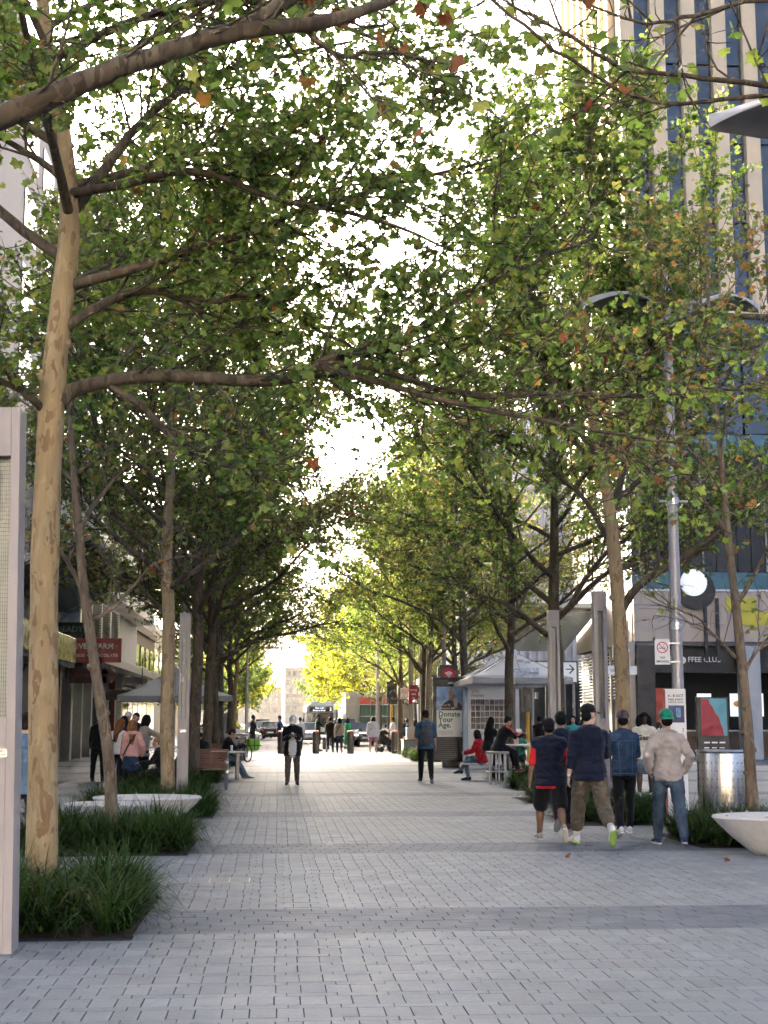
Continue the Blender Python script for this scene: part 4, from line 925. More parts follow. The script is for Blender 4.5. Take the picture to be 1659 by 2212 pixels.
# ------------------------------------------------------------------ street furniture
M_lglass = mat('fluted_pale_glass', (.34, .37, .36), .25, 0, .2, 8, stretch=(1, 1, .3), spec=.8)
M_wire = mat('wire_mesh', (.12, .13, .13), .5, .5, .1, 8)
def light_column(label, x, y, w=.23, d=.2, H=3.85, slot=.052, rz=0.0):
    t = thing('light_column', label, 'light column', (x, y, 0), rz, 'slotted light columns')
    h = w / 2; s = slot
    b = MB(); b.box(-h, -s, -d / 2, d / 2, 0, H); b.box(s, h, -d / 2, d / 2, 0, H); b.box(-s, s, -d / 2, d / 2, 0, 1.62); b.box(-s, s, -d / 2, d / 2, H - .36, H)
    b.build('casing', M_pink, t, bevel=.004)
    g_ = MB().box(-s, s, -.02, .02, 1.62, H - .36).build('glass_slot', M_lglass, t)
    q = MB()
    for k in range(int((H - 1.99) / .03)): q.box(-s, s, -.027, -.0215, 1.63 + k * .03, 1.6325 + k * .03)
    for k in range(7): q.box(-s + k * s / 3.5 + .014, -s + k * s / 3.5 + .017, -.030, -.0275, 1.62, H - .36)
    q.build('mesh', M_wire, g_)
    MB().box(-.06, .06, -d / 2 - .004, -d / 2 - .001, 1.34, 1.40).build('name_plate', M_steel, t)
    return t
c0 = light_column('large mauve slotted light column cut off by the left edge of the frame', -1.925, 10.35, .23, .26); c0.rotation_euler = (0, -.021, 0)
lettering('CITY OF PERTH', .0145, M_ink, c0, (0, -.1365, 1.382), ext=.001); lettering('COMPREY 22525', .0145, M_ink, c0, (0, -.1365, 1.358), ext=.001)
cp = [o for o in c0.children if o.name.startswith('name_plate')][0]; cp.location = (0, 0, 0)
light_column('slotted light column in front of the timber bench on the left', -1.98, 30.3)
light_column('slotted light column nearer the walkers, right of the white parasol', *at(1300, 1600, 24.6)[:2])
light_column('slotted light column just behind the nearer one on the right', *at(1199, 1600, 29.0)[:2])
# tall lamp pole with two leaf-shaped shades
lp = thing('street_lamp', 'tall grey lamp pole with two curved leaf-shaped shades at right', 'street lamp', (*at(1468, 1600, 22.6)[:2], 0))
Hl = at(1437, 575, 22.6)[2]; tl = at(1437, 575, 22.6)[0] - lp.location[0]
lp.rotation_euler = (0, 0, 0)
def pl(z): return (tl * z / Hl, 0, z)
b = MB(); b.tube([pl(0), pl(2.2), pl(Hl)], [.105, .095, .07], 18); b.build('pole', mat('lamp_pole_grey', (.36, .35, .36), .4, .4, .08, 4), lp, True)
M_shade = mat('lamp_shade', (.42, .41, .40), .45, .2, .05, 2)
def shade(cx, z, L, W, flip, parent, y=0.0):
    mb = MB(); n = 18; top = []; bot = []
    for i in range(n + 1):
        u = i / n; hw = W * (math.sin(math.pi * min(1, u ** .75)) ** .8) * .5 + .012
        x = cx + flip * u * L; zz = z + .20 * math.sin(math.pi * u * .9) - .03
        top.append([(x, y - hw, zz - .10), (x, y - hw * .5, zz), (x, y, zz + .03), (x, y + hw * .5, zz), (x, y + hw, zz - .10)])
    for i in range(n + 1): mb.v += top[i]
    for i in range(n + 1): mb.v += [(a, b_, c - .02) for a, b_, c in top[i]]
    k = 5; o = (n + 1) * k
    for i in range(n):
        for j in range(4):
            mb.f.append((i * k + j, i * k + j + 1, (i + 1) * k + j + 1, (i + 1) * k + j)); mb.f.append((o + i * k + j + 1, o + i * k + j, o + (i + 1) * k + j, o + (i + 1) * k + j + 1))
        mb.f.append((i * k, (i + 1) * k, o + (i + 1) * k, o + i * k)); mb.f.append((i * k + 4, o + i * k + 4, o + (i + 1) * k + 4, (i + 1) * k + 4))
    for e in (0, n): mb.f.append(tuple(e * k + j for j in range(5)) + tuple(o + e * k + j for j in range(4, -1, -1)))
    mb.m = [0] * len(mb.f)
    return mb.build('shade', M_shade, parent, True)
zs = at(1437, 660, 22.6)[2]; xs = pl(zs)[0]
MB().cyl((xs - .5, 0, zs + .06), (xs + .55, 0, zs + .06), .035, n=10).build('cross_arm', M_grey, lp, True)
shade(xs - .10, zs, 1.35, .9, -1, lp); shade(xs + .35, zs, 1.25, .9, 1, lp)
for z, r_ in ((3.05, .115), (5.1, .11)): MB().lathe([(r_ - .02, 0), (r_, 0), (r_, .12), (r_ - .02, .12)], (pl(z)[0], 0, z), 18).build('clamp_band', M_steel, lp, True)
MB().cyl((pl(5.15)[0] - .25, -.02, 5.16), (pl(5.15)[0] + .25, -.02, 5.16), .022).build('bracket', M_steel, lp, True)
# near lamp outside the frame at right: only its shade shows
l2 = thing('street_lamp', 'street lamp whose curved shade enters at the upper right edge', 'street lamp', (6.35, 13.4, 0))
b = MB(); b.tube([(0, 0, 0), (0, 0, 9.4)], [.1, .07], 14); b.build('pole', MATS['lamp_pole_grey'], l2, True)
zz = at(1600, 262, 13.4)[2]; shade(-.22, zz, 1.75, 1.15, -1, l2); shade(.22, zz, 1.75, 1.15, 1, l2)
l2.location.x = at(1535, 270, 13.4)[0] + 1.95
MB().cyl((-.3, 0, zz + .05), (.3, 0, zz + .05), .035).build('cross_arm', M_grey, l2, True)
# no-smoking sign on the lamp pole
def flat_ring(r0, r1, z0, z1, n=32):
    q = MB(); vs = []; fs = []
    for i in range(n):
        a = 2 * math.pi * i / n; c, s_ = math.cos(a), math.sin(a)
        vs += [(r0 * c, z0, r0 * s_), (r1 * c, z0, r1 * s_), (r0 * c, z1, r0 * s_), (r1 * c, z1, r1 * s_)]
    for i in range(n):
        a, b_ = 4 * i, 4 * ((i + 1) % n); fs += [(a, a + 1, b_ + 1, b_), (a + 2, b_ + 2, b_ + 3, a + 3), (a + 1, a + 3, b_ + 3, b_ + 1), (a, b_, b_ + 2, a + 2)]
    q._add(vs, fs); return q
def no_smoking(label, c, w, h, group=None, txt=True):
    t = thing('no_smoking_sign', label, 'sign', c)
    MB().box(-w / 2, w / 2, 0, .012, -h / 2, h / 2).build('plate', M_white, t, bevel=.004)
    M_r = mat('red_print', (.55, .02, .04), .5, 0, 0)
    s_ = w / .24; zc = h * .17
    o = flat_ring(.074 * s_, .088 * s_, -.0035, -.0005).build('red_ring', M_r, t); o.location = (0, 0, zc)
    o = MB().box(-.08 * s_, .08 * s_, -.0045, -.0036, -.006 * s_, .006 * s_).build('red_slash', M_r, t); o.location = (0, 0, zc); o.rotation_euler = (0, math.radians(45), 0)
    q = MB(); q.box(-.055 * s_, .05 * s_, -.003, -.001, zc - .016 * s_, zc - .004 * s_)
    q.tube([(.03 * s_, -.002, zc + .01 * s_), (.015 * s_, -.002, zc + .025 * s_), (.035 * s_, -.002, zc + .035 * s_), (.02 * s_, -.002, zc + .05 * s_)], .003 * s_, 6); q.build('cigarette', M_ink, t)
    if txt:
        lettering('NO', .048 * s_, M_ink, t, (0, -.002, -h * .23), bold=.0008, ext=.001); lettering('SMOKING', .048 * s_, M_ink, t, (0, -.002, -h * .38), bold=.0008, ext=.001, sx=.95)
    return t
p = at(1431, 1408, 22.45); ns = no_smoking('white no smoking sign fixed to the lamp pole at right', p, .25, .41)
q = MB(); q.box(.10, .30, .014, .03, .13, .15); q.box(.10, .30, .014, .03, -.17, -.15); q.build('strap', M_steel, ns)
# white event totem
M_tot = mat('totem_white', (.78, .76, .76), .4, 0, .03, 2)
tt = thing('event_totem', 'tall white event totem beside the man in the green cap', 'sign', (*gp(1465, 1790)[:2], 0))
MB().box(-.155, .155, -.07, .07, 0, 2.06).build('panel', M_tot, tt, bevel=.006)
MB().box(-.163, -.1565, -.06, .06, 0, 2.05).build('red_edge', mat('coral_edge', (.5, .12, .10), .5, 0, .05, 3), tt)
lettering('4 - 8 OCT', .058, M_ink, tt, (0, -.072, 1.955), bold=.0012, ext=.001, sx=.95); lettering('FREE EVENT', .042, M_ink, tt, (0, -.072, 1.90), bold=.0008, ext=.001, sx=1.02); lettering('EVERNOW.COM.AU', .026, M_ink, tt, (0, -.072, 1.862), bold=.0004, ext=.001)
M_pic = mat('dark_blue_picture', (.012, .03, .10), .3, 0, .9, 9)
MB().box(-.115, .125, -.0745, -.0715, 1.56, 1.815).build('picture', M_pic, tt)
MB().box(.0, .07, -.0775, -.075, 1.64, 1.78).build('picture_figure', mat('pale_blue_print', (.12, .25, .45), .4, 0, .8, 30), tt)
lettering('2', .07, M_ink, tt, (.10, -.072, 1.45), ext=.001); lettering('@', .05, M_ink, tt, (-.08, -.072, .28), ext=.001)
# art stand behind the steel bin
ar = thing('advert_stand', 'black advert stand with red and blue artwork behind the steel bin', 'sign', (*at(1540, 1600, 28.5)[:2], 0))
MB().box(-.33, .33, -.05, .05, .95, 2.06).build('frame', M_black, ar, bevel=.006)
pc = MB().box(-.24, .29, -.056, -.0515, 1.28, 2.03).build('artwork', mat('blue_artwork', (.10, .32, .40), .5, 0, .1, 6), ar)
q = MB(); q.prism([(-.24, 1.281), (.22, 1.281), (.20, 1.42), (.16, 1.52), (.12, 1.66), (.05, 1.74), (.0, 1.86), (-.06, 1.93), (-.08, 2.02), (-.24, 2.02)], -.0595, -.0565, 'y'); q.build('red_shape', mat('red_artwork', (.33, .02, .04), .5, 0, .15, 6), pc)
q = MB()
for x, z, s_ in ((-.02, 1.45, .035), (.10, 1.45, .04), (-.12, 1.88, .05)): q.tube([(x - s_, -.061, z), (x, -.061, z + s_), (x + s_, -.061, z)], .004, 5)
q.build('ink_marks', M_ink, pc)
q = MB()
for k in range(3): q.box(-.2 + k * .16, -.08 + k * .16, -.054, -.0512, 1.13, 1.16); q.box(-.2 + k * .16, -.1 + k * .16, -.054, -.0512, 1.03, 1.05)
q.build('caption', M_wprint, ar)
q = MB(); q.box(-.28, -.22, -.04, .04, 0, .95); q.box(.22, .28, -.04, .04, 0, .95); q.box(-.25, .25, -.25, .25, 0, .03); q.build('stand', M_black, ar)
# perforated steel bin
bn = thing('litter_bin', 'perforated brushed steel litter bin behind the right grass bed', 'bin', (*at(1560, 1640, 22.4)[:2], 0))
b = MB(); b.lathe([(.001, .06), (.39, .06), (.40, .10), (.40, 1.06), (.39, 1.09), (.36, 1.10), (.30, 1.10), (.30, 1.04), (.001, 1.04)], n=40); b.build('drum', mat('bin_steel', (.55, .52, .48), .28, 1, .15, 2, stretch=(6, 6, .4)), bn, True)
q = MB()
for j in range(7):
    for k in range(30):
        a = 2 * math.pi * k / 30; c, s_ = math.cos(a), math.sin(a); q.cyl((.396 * c, .396 * s_, .18 + j * .125), (.4045 * c, .4045 * s_, .18 + j * .125), .010, n=7)
q.build('perforation', M_black, bn)
MB().lathe([(.38, 0), (.42, 0), (.42, .05), (.38, .05)], (0, 0, .06), 30).build('foot_ring', M_dark, bn)
MB().lathe([(.31, 0), (.41, 0), (.42, .02), (.41, .04), (.31, .04)], (0, 0, 1.085), 40).build('rim', M_steel, bn, True)
# white dish seats
def dish(label, x, y, r, h=.46, rz=0.0, sy=.8):
    t = thing('dish_seat', label, 'seat', (x, y, 0), rz, 'white concrete dish seats')
    b = MB(); b.lathe([(.001, 0), (r * .40, 0), (r * .45, .03), (r * .72, h * .45), (r * .93, h * .82), (r, h * .95), (r * .985, h), (r * .9, h + .006), (r * .5, h - .012), (r * .12, h - .02), (.001, h - .02)], n=56, sy=sy, wob=lambda a: 1 + .03 * math.cos(2 * a + .6)); b.build('shell', M_conc, t, True)
    q = MB()
    for k in range(8):
        a = k * .785 + .3; c, s_ = math.cos(a) * r * .93, math.sin(a) * r * .93 * sy; q.ball((c, s_, h + .012), .016, 8, 6)
    q.build('skate_stud', M_steel, t, True); return t
dish('white dish seat at the right edge in front of the grass bed', at(1545, 1762, 17.0)[0] + .80, 17.0, .80)
dish('larger white dish seat in the left row beside the thin sapling', -1.95, 21.9, .80)
dish('smaller white dish seat in front of the larger one on the left', -2.35, 20.55, .62, .44)
# plane of the left bench and picnic tables
M_slat = mat('bench_timber', (.20, .085, .055), .55, 0, .2, 8, stretch=(1, 8, 8))
def bench(label, x, y, rz, group='timber slat benches'):
    t = thing('bench', label, 'bench', (x, y, 0), rz, group); W = .72
    for s_ in (-1, 1):
        e = s_ * W / 2
        q = MB(); q.tube([(e, -.05, 0), (e, -.05, .42)], .022, 8); q.tube([(e, .36, 0), (e, .36, .42)], .022, 8); q.box(e - .03, e + .03, -.12, .42, .40, .44); q.tube([(e, -.06, .42), (e, -.17, .92)], .025, 8); q.box(e - .03, e + .03, -.14, .40, .62, .65); q.tube([(e, .36, .44), (e, .36, .62)], .018, 8)
        q.build('side_frame', M_steel, t, True)
    for k in range(7): MB().box(-W / 2 + .03, W / 2 - .03, -.02 + k * .06, .03 + k * .06, .445, .47).build('seat_slat', M_slat, t, bevel=.004)
    for k in range(8):
        z = .50 + k * .056; yq = -.085 - k * .0125; MB().box(-W / 2 + .03, W / 2 - .03, yq, yq + .022, z, z + .045).build('back_slat', M_slat, t, bevel=.004)
    return t
bench('timber slat bench with steel frame seen from behind at left', -1.52, 33.3, 0.12)
bench('second slat bench facing the table further along on the left', -1.75, 40.6, 0.2)
def table(label, x, y, rz=0.0, W=1.5, Dp=.7, h=.75, group='steel picnic tables'):
    t = thing('table', label, 'table', (x, y, 0), rz, group)
    MB().box(-W / 2, W / 2, -Dp / 2, Dp / 2, h - .04, h).build('table_top', mat('pale_table', (.55, .54, .52), .45, .1, .06, 4), t, bevel=.012)
    for s_ in (-1, 1):
        MB().box(s_ * W * .33 - .04, s_ * W * .33 + .04, -Dp * .3, Dp * .3, 0, h - .04).build('leg', M_grey, t, bevel=.006)
    return t
table('grey table where the man in jeans sits on the left', -1.45, 39.3, 0.1, 1.1, .8)
table('pale table behind the olive trunk on the left', -2.6, 36.0, 0.1, 1.2, .7, .95)
table('pale table under the right trees with food on it', 6.35, 36.4, 0.0, 1.3, .7, .98)
# backless bench and bar stool on the right
sb = thing('bench', 'pale backless bench under the woman in red', 'bench', (5.55, 38.2, 0))
MB().box(-.62, .62, -.2, .2, .41, .46).build('seat', MATS['pale_table'], sb, bevel=.01)
for x in (-.45, .15, .45): MB().cyl((x, 0, 0), (x, 0, .41), .03).build('leg', M_steel, sb, True)
def stool(label, x, y):
    t = thing('bar_stool', label, 'stool', (x, y, 0), 0)
    MB().lathe([(.001, .76), (.29, .76), (.30, .78), (.30, .81), (.28, .825), (.001, .825)], n=36).build('seat', mat('stool_top', (.34, .33, .31), .5, .1, .06, 5), t, True)
    for k in range(6):
        a = k * math.pi / 3 + .2; c, s_ = math.cos(a), math.sin(a); MB().cyl((.22 * c, .22 * s_, 0), (.22 * c, .22 * s_, .76), .022, n=10).build('leg', M_steel, t, True)
    q = MB(); n = 28
    q.tube([(.30 * math.cos(2 * math.pi * i / n), .30 * math.sin(2 * math.pi * i / n), .32) for i in range(n + 1)], .016, 8); q.build('foot_ring', M_steel, t, True)
    return t
stool('round steel bar stool with many legs under the seated man in black', 5.5, 35.6)
pk = thing('paper_bag', 'crumpled white paper bag lying at the foot of the bar stool', 'litter', (*gp(1101, 1700)[:2], 0))
q = MB(); q.ball((0, 0, .05), .07, 9, 6, sc=(1, .8, .75)); o = q.build('bag', M_white, pk)
for v in o.data.vertices: v.co += Vector(mnoise.noise_vector(v.co * 30)) * .02
fb = thing('food_box', 'pinkish paper food box standing on the right table', 'box', (6.1, 36.3, .98)); MB().prism([(-.05, 0), (.05, 0), (.07, .17), (-.07, .17)], -.05, .05, 'y').build('carton', mat('pink_card', (.6, .42, .36), .6, 0, .1, 5), fb)
fb = thing('food_tray', 'white food tray lying on the right table', 'tray', (6.6, 36.3, .98)); MB().prism([(-.17, 0), (.17, 0), (.2, .035), (-.2, .035)], -.12, .12, 'y').build('tray', M_white, fb)
# parasols
M_canv = mat('white_canvas', (.84, .84, .83), .75, 0, .03, 3)
_n = M_canv.node_tree; _t = _n.nodes.new('ShaderNodeBsdfTranslucent'); _t.inputs[0].default_value = (.8, .8, .78, 1); _m = _n.nodes.new('ShaderNodeMixShader'); _m.inputs[0].default_value = .45
_n.links.new(_n.nodes['Principled BSDF'].outputs[0], _m.inputs[1]); _n.links.new(_t.outputs[0], _m.inputs[2]); _n.links.new(_m.outputs[0], _n.nodes['Material Output'].inputs[0])
def parasol(label, x, y, w, ze, za, rz, txt=False):
    t = thing('parasol', label, 'parasol', (x, y, 0), rz, 'white market parasols')
    b = MB(); n = 13; h = w / 2; G = {}
    for i in range(n):
        for j in range(n):
            u, v = -1 + 2 * i / (n - 1), -1 + 2 * j / (n - 1); m_ = max(abs(u), abs(v))
            d = abs(abs(u) - abs(v)) * .25
            z = za - (za - ze) * (m_ ** .72) - .10 * d * m_ + (-.16 * (1 - (min(abs(u), abs(v)) / (m_ + 1e-6))) * m_ ** 3 * 0 )
            G[i, j] = len(b.v); b.v.append((u * h, v * h, z + (.12 * (1 - abs(abs(u) - abs(v)))) * (-1 if m_ > .95 else 0) * -0.3))
    for i in range(n - 1):
        for j in range(n - 1): b.f.append((G[i, j], G[i + 1, j], G[i + 1, j + 1], G[i, j + 1])); b.m.append(0)
    o = b.build('canopy', M_canv, t, True); o.modifiers.new('thickness', 'SOLIDIFY').thickness = .012
    for s_, (ax_, ay_) in enumerate(((1, 0), (-1, 0), (0, 1), (0, -1))):
        q = MB()
        if ax_: q.box(ax_ * h - .006, ax_ * h + .006, -h, h, ze - .16, ze + .01)
        else: q.box(-h + .01, h - .01, ay_ * h - .006, ay_ * h + .006, ze - .16, ze + .01)
        q.build('valance', mat('grey_valance', (.36, .36, .36), .8, 0, .06, 3), t)
    MB().cyl((0, 0, 0), (0, 0, za + .08), .035, n=12).build('mast', M_grey, t, True)
    for k in range(8):
        a = k * math.pi / 4; L = h * (1 if k % 2 == 0 else 1.35); MB().cyl((0, 0, za - .12), (L * math.cos(a), L * math.sin(a), ze - .02), .012, n=6).build('rib', M_grey, t)
    MB().box(-.4, .4, -.4, .4, 0, .07).build('base', M_grey, t, bevel=.01)
    if txt:
        sl = math.atan2(za - ze, h) ; M_bl = mat('blue_grey_print', (.40, .48, .58), .7, 0, 0)
        for body, u, sz in (('COFFEE', .86, .30), ('CLUB', 1.03, .17)):
            z = za - (za - ze) * ((u * .86) ** .72) + .03; lettering(body, sz, M_bl, t, (.05, -u * h * .86 - .02, z + .02), (sl * 1.05, 0, 0), ext=.012, bold=.004)
        q = MB(); q.ball((0.05, -.80, 3.42), .1, 10, 6, sc=(1.2, .6, .5)); q.ball((.28, -.80, 3.38), .09, 10, 6, sc=(1.2, .6, .5)); q.build('bean_print', M_bl, t)
    return t
pc_ = at(1129, 1465, 43); parasol('white market parasol with coffee lettering on the right', pc_[0] , 43.0 + 1.5, 3.1, at(1129, 1465, 43)[2], at(1109, 1412, 44.5)[2] + .18, 0.0, True)
parasol('second white market parasol peeking out behind the coffee one', pc_[0] - .05, 48.6, 2.9, 2.85, 3.75, 0.05)
pl_ = at(373, 1505, 50); parasol('white market parasol in front of the left shops', pl_[0], 51, 3.9, pl_[2], at(398, 1445, 51)[2] + .1, .08)
# poster kiosk and finalists panel
kx = at(973, 1560, 48.3)[0]; ks = thing('poster_kiosk', 'black poster kiosk with a green and white charity advert', 'kiosk', (kx, 48.3, 0))
H = 2.98; W = .60
MB().box(-W, W, -.14, .14, 1.0, H - .02).build('case', M_black, ks, bevel=.012)
MB().box(-W - .02, W + .02, -.15, .15, H - .02, H + .06).build('top_cap', M_dark, ks, bevel=.01)
q = MB(); q.box(-W, W, -.10, .10, .22, .99); bs = q.build('louvre_base', M_dark, ks)
for k in range(11): MB().box(-W + .01, W - .01, -.125, -.101, .25 + k * .068, .285 + k * .068).build('louvre', mat('dark_slat', (.07, .07, .07), .4, .3, .1, 4), bs)
MB().box(-.3, .3, -.09, .09, 0, .22).build('foot', M_dark, ks)
lettering('JCDecaux', .085, M_wprint, ks, (.08, -.145, H - .14), bold=.001, ext=.002)
pa = MB().box(-.49, .50, -.148, -.1415, 1.0 + .03, 2.72).build('poster', M_white, ks)
ph = MB().box(-.49, .50, -.152, -.1485, 1.92, 2.72).build('photo_area', mat('poster_blue', (.26, .40, .62), .4, 0, .05, 2), pa)
def flat(parts, name, m, parent, y):
    q = MB()
    for pts in parts: q.prism(pts, y, y + .0025, 'y')
    return q.build(name, m, parent)
def ell(cx, cz, rx, rz_, n=18, a0=0, a1=360): return [(cx + rx * math.cos(math.radians(a0 + (a1 - a0) * i / n)), cz + rz_ * math.sin(math.radians(a0 + (a1 - a0) * i / n))) for i in range(n)]
flat([[(-.33, 1.923), (-.30, 2.08), (-.22, 2.17), (-.08, 2.25), (.14, 2.25), (.30, 2.16), (.42, 2.03), (.47, 1.923)]], 'brown_garment', mat('poster_brown', (.10, .055, .05), .5, 0, .3, 12), ph, -.1552)
flat([ell(.03, 2.50, .135, .175), [(.08, 2.5), (.16, 2.42), (.24, 2.2), (.20, 2.0), (.12, 2.05), (.06, 2.3)]], 'grey_hair', mat('poster_grey', (.42, .42, .42), .5, 0, .2, 20), ph, -.158)
flat([ell(.01, 2.48, .085, .12), [(-.02, 2.4), (.06, 2.4), (.05, 2.27), (-.02, 2.27)]], 'face_print', mat('poster_skin', (.45, .30, .24), .5, 0, .1, 20), ph, -.161)
flat([ell(-.025, 2.505, .014, .008, 8), ell(.04, 2.505, .014, .008, 8), ell(.01, 2.43, .03, .008, 8)], 'face_marks', M_ink, ph, -.1638)
lettering('Lorena 86', .10, M_wprint, ph, (-.22, -.166, 2.10), align='CENTER', ext=.001, bold=.0002); lettering('Donated $86', .10, M_wprint, ph, (-.12, -.166, 1.99), ext=.001, bold=.0002)
M_pg = mat('poster_green', (.012, .13, .05), .5, 0, 0)
for k, s_ in enumerate(('Donate', 'Your', 'Age.')): lettering(s_, .245, M_pg, pa, (-.43, -.15, 1.79 - k * .185), align='LEFT', bold=.0045, ext=.001)
flat([[(.36, 1.10), (.50, 1.10), (.50, 1.26), (.43, 1.26), (.43, 1.20), (.36, 1.20)]], 'green_emblem', M_pg, pa, -.1512)
q = MB()
for k in range(5): q.box(-.43, -.43 + .5 - (k == 4) * .2, -.150, -.1485, 1.225 - k * .034, 1.236 - k * .034)
q.build('small_print', M_grey, pa)
fx = at(1052, 1560, 47.3)[0]; fp = thing('exhibition_board', 'white exhibition panel with rows of small portraits beside the kiosk', 'panel', (fx + .15, 47.3, 0)); W = .80
MB().box(-W, W, -.06, .06, 0, 2.86).build('board', mat('panel_cream', (.62, .60, .56), .5, 0, .03, 2), fp, bevel=.008)
MB().box(-W - .17, -W - .003, -.10, .10, 0, 2.86).build('blue_post', mat('blue_grey_post', (.20, .26, .34), .4, .2, .06, 3), fp, bevel=.006)
lettering('2023', .135, M_ink, fp, (-W + .12, -.063, 2.54), align='LEFT', ext=.001); lettering('Finalists', .135, M_ink, fp, (-W + .12, -.063, 2.41), align='LEFT', ext=.001)
q = MB(); q.box(.50, .52, -.064, -.0605, 2.55, 2.70); q.box(.521, .60, -.064, -.0605, 2.55, 2.57); q.box(.55, .61, -.064, -.0605, 2.64, 2.66); q.box(.53, .61, -.064, -.0605, 2.49, 2.51); q.build('emblem', M_ink, fp)
rp = random.Random(4); pm_ = [mat('portrait_%d' % k, c, .5, 0, .7, 22) for k, c in enumerate([(.06, .055, .05), (.12, .05, .045), (.16, .14, .12), (.03, .03, .03), (.09, .10, .085), (.22, .2, .18)])]
skp = [mat('portrait_skin_%d' % k, c, .5, 0, .2, 20) for k, c in enumerate([(.32, .2, .15), (.12, .07, .05), (.22, .21, .2)])]
for j in range(5):
    for k in range(9):
        x = -W + .11 + k * .158; z = 2.10 - j * .20
        o = MB().box(x, x + .14, -.066, -.0605, z, z + .175).build('portrait', pm_[rp.randrange(6)], fp)
        flat([ell(x + .07 + rp.uniform(-.01, .01), z + .105, .028, .036, 10), [(x + .02, z + .002), (x + .12, z + .002), (x + .10, z + .055), (x + .04, z + .055)]], 'portrait_figure', skp[rp.randrange(3)], o, -.0688)
q = MB()
for k in range(4): q.box(-W + .19, -W + .72 - (k == 3) * .2, -.0635, -.0605, 1.19 - k * .03, 1.20 - k * .03)
for k in range(24): q.box(-W + .19, -W + .46 - (k % 5 == 4) * .1, -.0635, -.0605, 1.04 - k * .03, 1.048 - k * .03)
q.build('small_print', M_grey, fp)
# trains sign
p0, p1 = at(1150, 1476, 52), at(1247, 1428, 52)
ts = thing('direction_sign', 'white direction sign with black arrow pointing to the trains', 'sign', (p0[0], 52, 0)); w_ = p1[0] - p0[0]; z0, z1 = p0[2], p1[2]
MB().box(-.2, w_, -.06, .06, z0, z1).build('frame', M_black, ts, bevel=.01)
MB().box(-.15, w_ - .05, -.066, -.0605, z0 + .05, z1 - .05).build('face', mat('sign_face', (.72, .74, .74), .4, 0, .03, 3, emit=.02), ts)
lettering('Trains', .25, M_ink, ts, (.17, -.068, (z0 + z1) / 2 + .13), align='LEFT', bold=.002, ext=.001)
q = MB(); q.box(w_ - .46, w_ - .16, -.0705, -.067, (z0 + z1) / 2 + .09, (z0 + z1) / 2 + .13); zc = (z0 + z1) / 2 + .11
q.prism([(w_ - .12, zc), (w_ - .29, zc + .17), (w_ - .34, zc + .15), (w_ - .18, zc), (w_ - .34, zc - .15), (w_ - .29, zc - .17)], -.0745, -.0708, 'y'); q.build('arrow', M_ink, ts)
q = MB(); q.box(w_ - .82, w_ - .60, -.0705, -.067, zc - .11, zc + .11); q.build('train_symbol', M_ink, ts); MB().box(w_ - .77, w_ - .65, -.0735, -.071, zc - .03, zc + .07).build('symbol_window', M_wprint, ts)
o = MB().lathe([(.001, 0), (.13, 0), (.13, .004), (.001, .004)], n=20).build('info_disc', mat('info_blue', (.02, .13, .5), .5, 0, 0), ts); o.rotation_euler = (math.pi / 2, 0, 0); o.location = (w_ - .71, -.067, z0 + .17)
lettering('i', .2, M_wprint, ts, (w_ - .71, -.073, z0 + .17), bold=.003, ext=.001)
for x in (.0, w_ - .15): MB().cyl((x, .03, 0), (x, .03, z0), .05).build('post', M_grey, ts, True)
# small pharmacy / info signs on the corner building side
sg = thing('shop_sign', 'small grey sign with a white cross emblem beside the cream forked tree', 'sign', at(1347, 1405, 56.5))
MB().box(-.45, .45, -.04, .04, -.35, .35).build('board', M_grey, sg); q = MB(); q.box(-.05, .05, -.06, -.041, -.28, .28); q.box(-.22, .22, -.058, -.0412, -.06, .06); q.build('emblem', M_wprint, sg); MB().cyl((.2, .02, .35), (.2, .02, 1.2), .03).build('hanger', M_grey, sg)
sg = thing('shop_sign', 'white info sign board beside the cream forked tree', 'sign', at(1338, 1448, 56))
MB().box(-.8, .7, -.04, .04, -.17, .17).build('board', M_white, sg); lettering('info.Care', .2, M_ink, sg, (0, -.045, 0), ext=.001); MB().cyl((0, .02, .17), (0, .02, 1.9), .02).build('hanger', M_grey, sg)
# wifi sign on its own pole
wf = thing('wifi_sign', 'dark sign with red disc and white wifi waves on a pole behind the kiosk', 'sign', (*at(966, 1456, 57)[:2], 0)); z = at(966, 1456, 57)[2]
MB().cyl((-.12, .1, 0), (-.12, .1, 7.8), .085, n=12).build('pole', M_grey, wf, True); MB().box(-.30, .42, -.05, .02, z - .36, z + .36).build('board', M_dark, wf)
o = MB().lathe([(.001, 0), (.27, 0), (.27, .01), (.001, .01)], n=24).build('red_disc', mat('wifi_red', (.5, .02, .05), .5, 0, .03, 3), wf); o.rotation_euler = (math.pi / 2, 0, 0); o.location = (.06, -.051, z)
q = MB()
for r_ in (.08, .14, .20): q.tube([(.06 + r_ * math.sin(a), -.066, z - .12 + r_ * math.cos(a)) for a in np.linspace(-.85, .85, 9)], .018, 6)
q.ball((.06, -.066, z - .13), .025, 8, 6); q.build('wave', M_wprint, wf)
# bollards with red lit caps
M_bol = mat('bollard_steel', (.11, .10, .095), .35, .8, .1, 4, stretch=(1, 1, .3)); M_rl = mat('red_cap_light', (.85, .04, .03), .4, 0, 0, emit=.10)
for k, (x, lb) in enumerate(((607, 'leftmost of the row'), (682, 'second from the left'), (757, 'third from the left'), (853, 'rightmost, behind the pram'))):
    t = thing('bollard', 'dark steel bollard with red lit cap, ' + lb, 'bollard', (*gp(x, 1628)[:2], 0), group='bollards across the mall end')
    MB().lathe([(.001, 0), (.165, 0), (.165, 1.02), (.15, 1.03), (.001, 1.03)], n=24).build('post', M_bol, t, True); MB().lathe([(.001, 1.03), (.15, 1.03), (.155, 1.05), (.15, 1.075), (.10, 1.09), (.001, 1.095)], n=24).build('cap', M_rl, t, True)
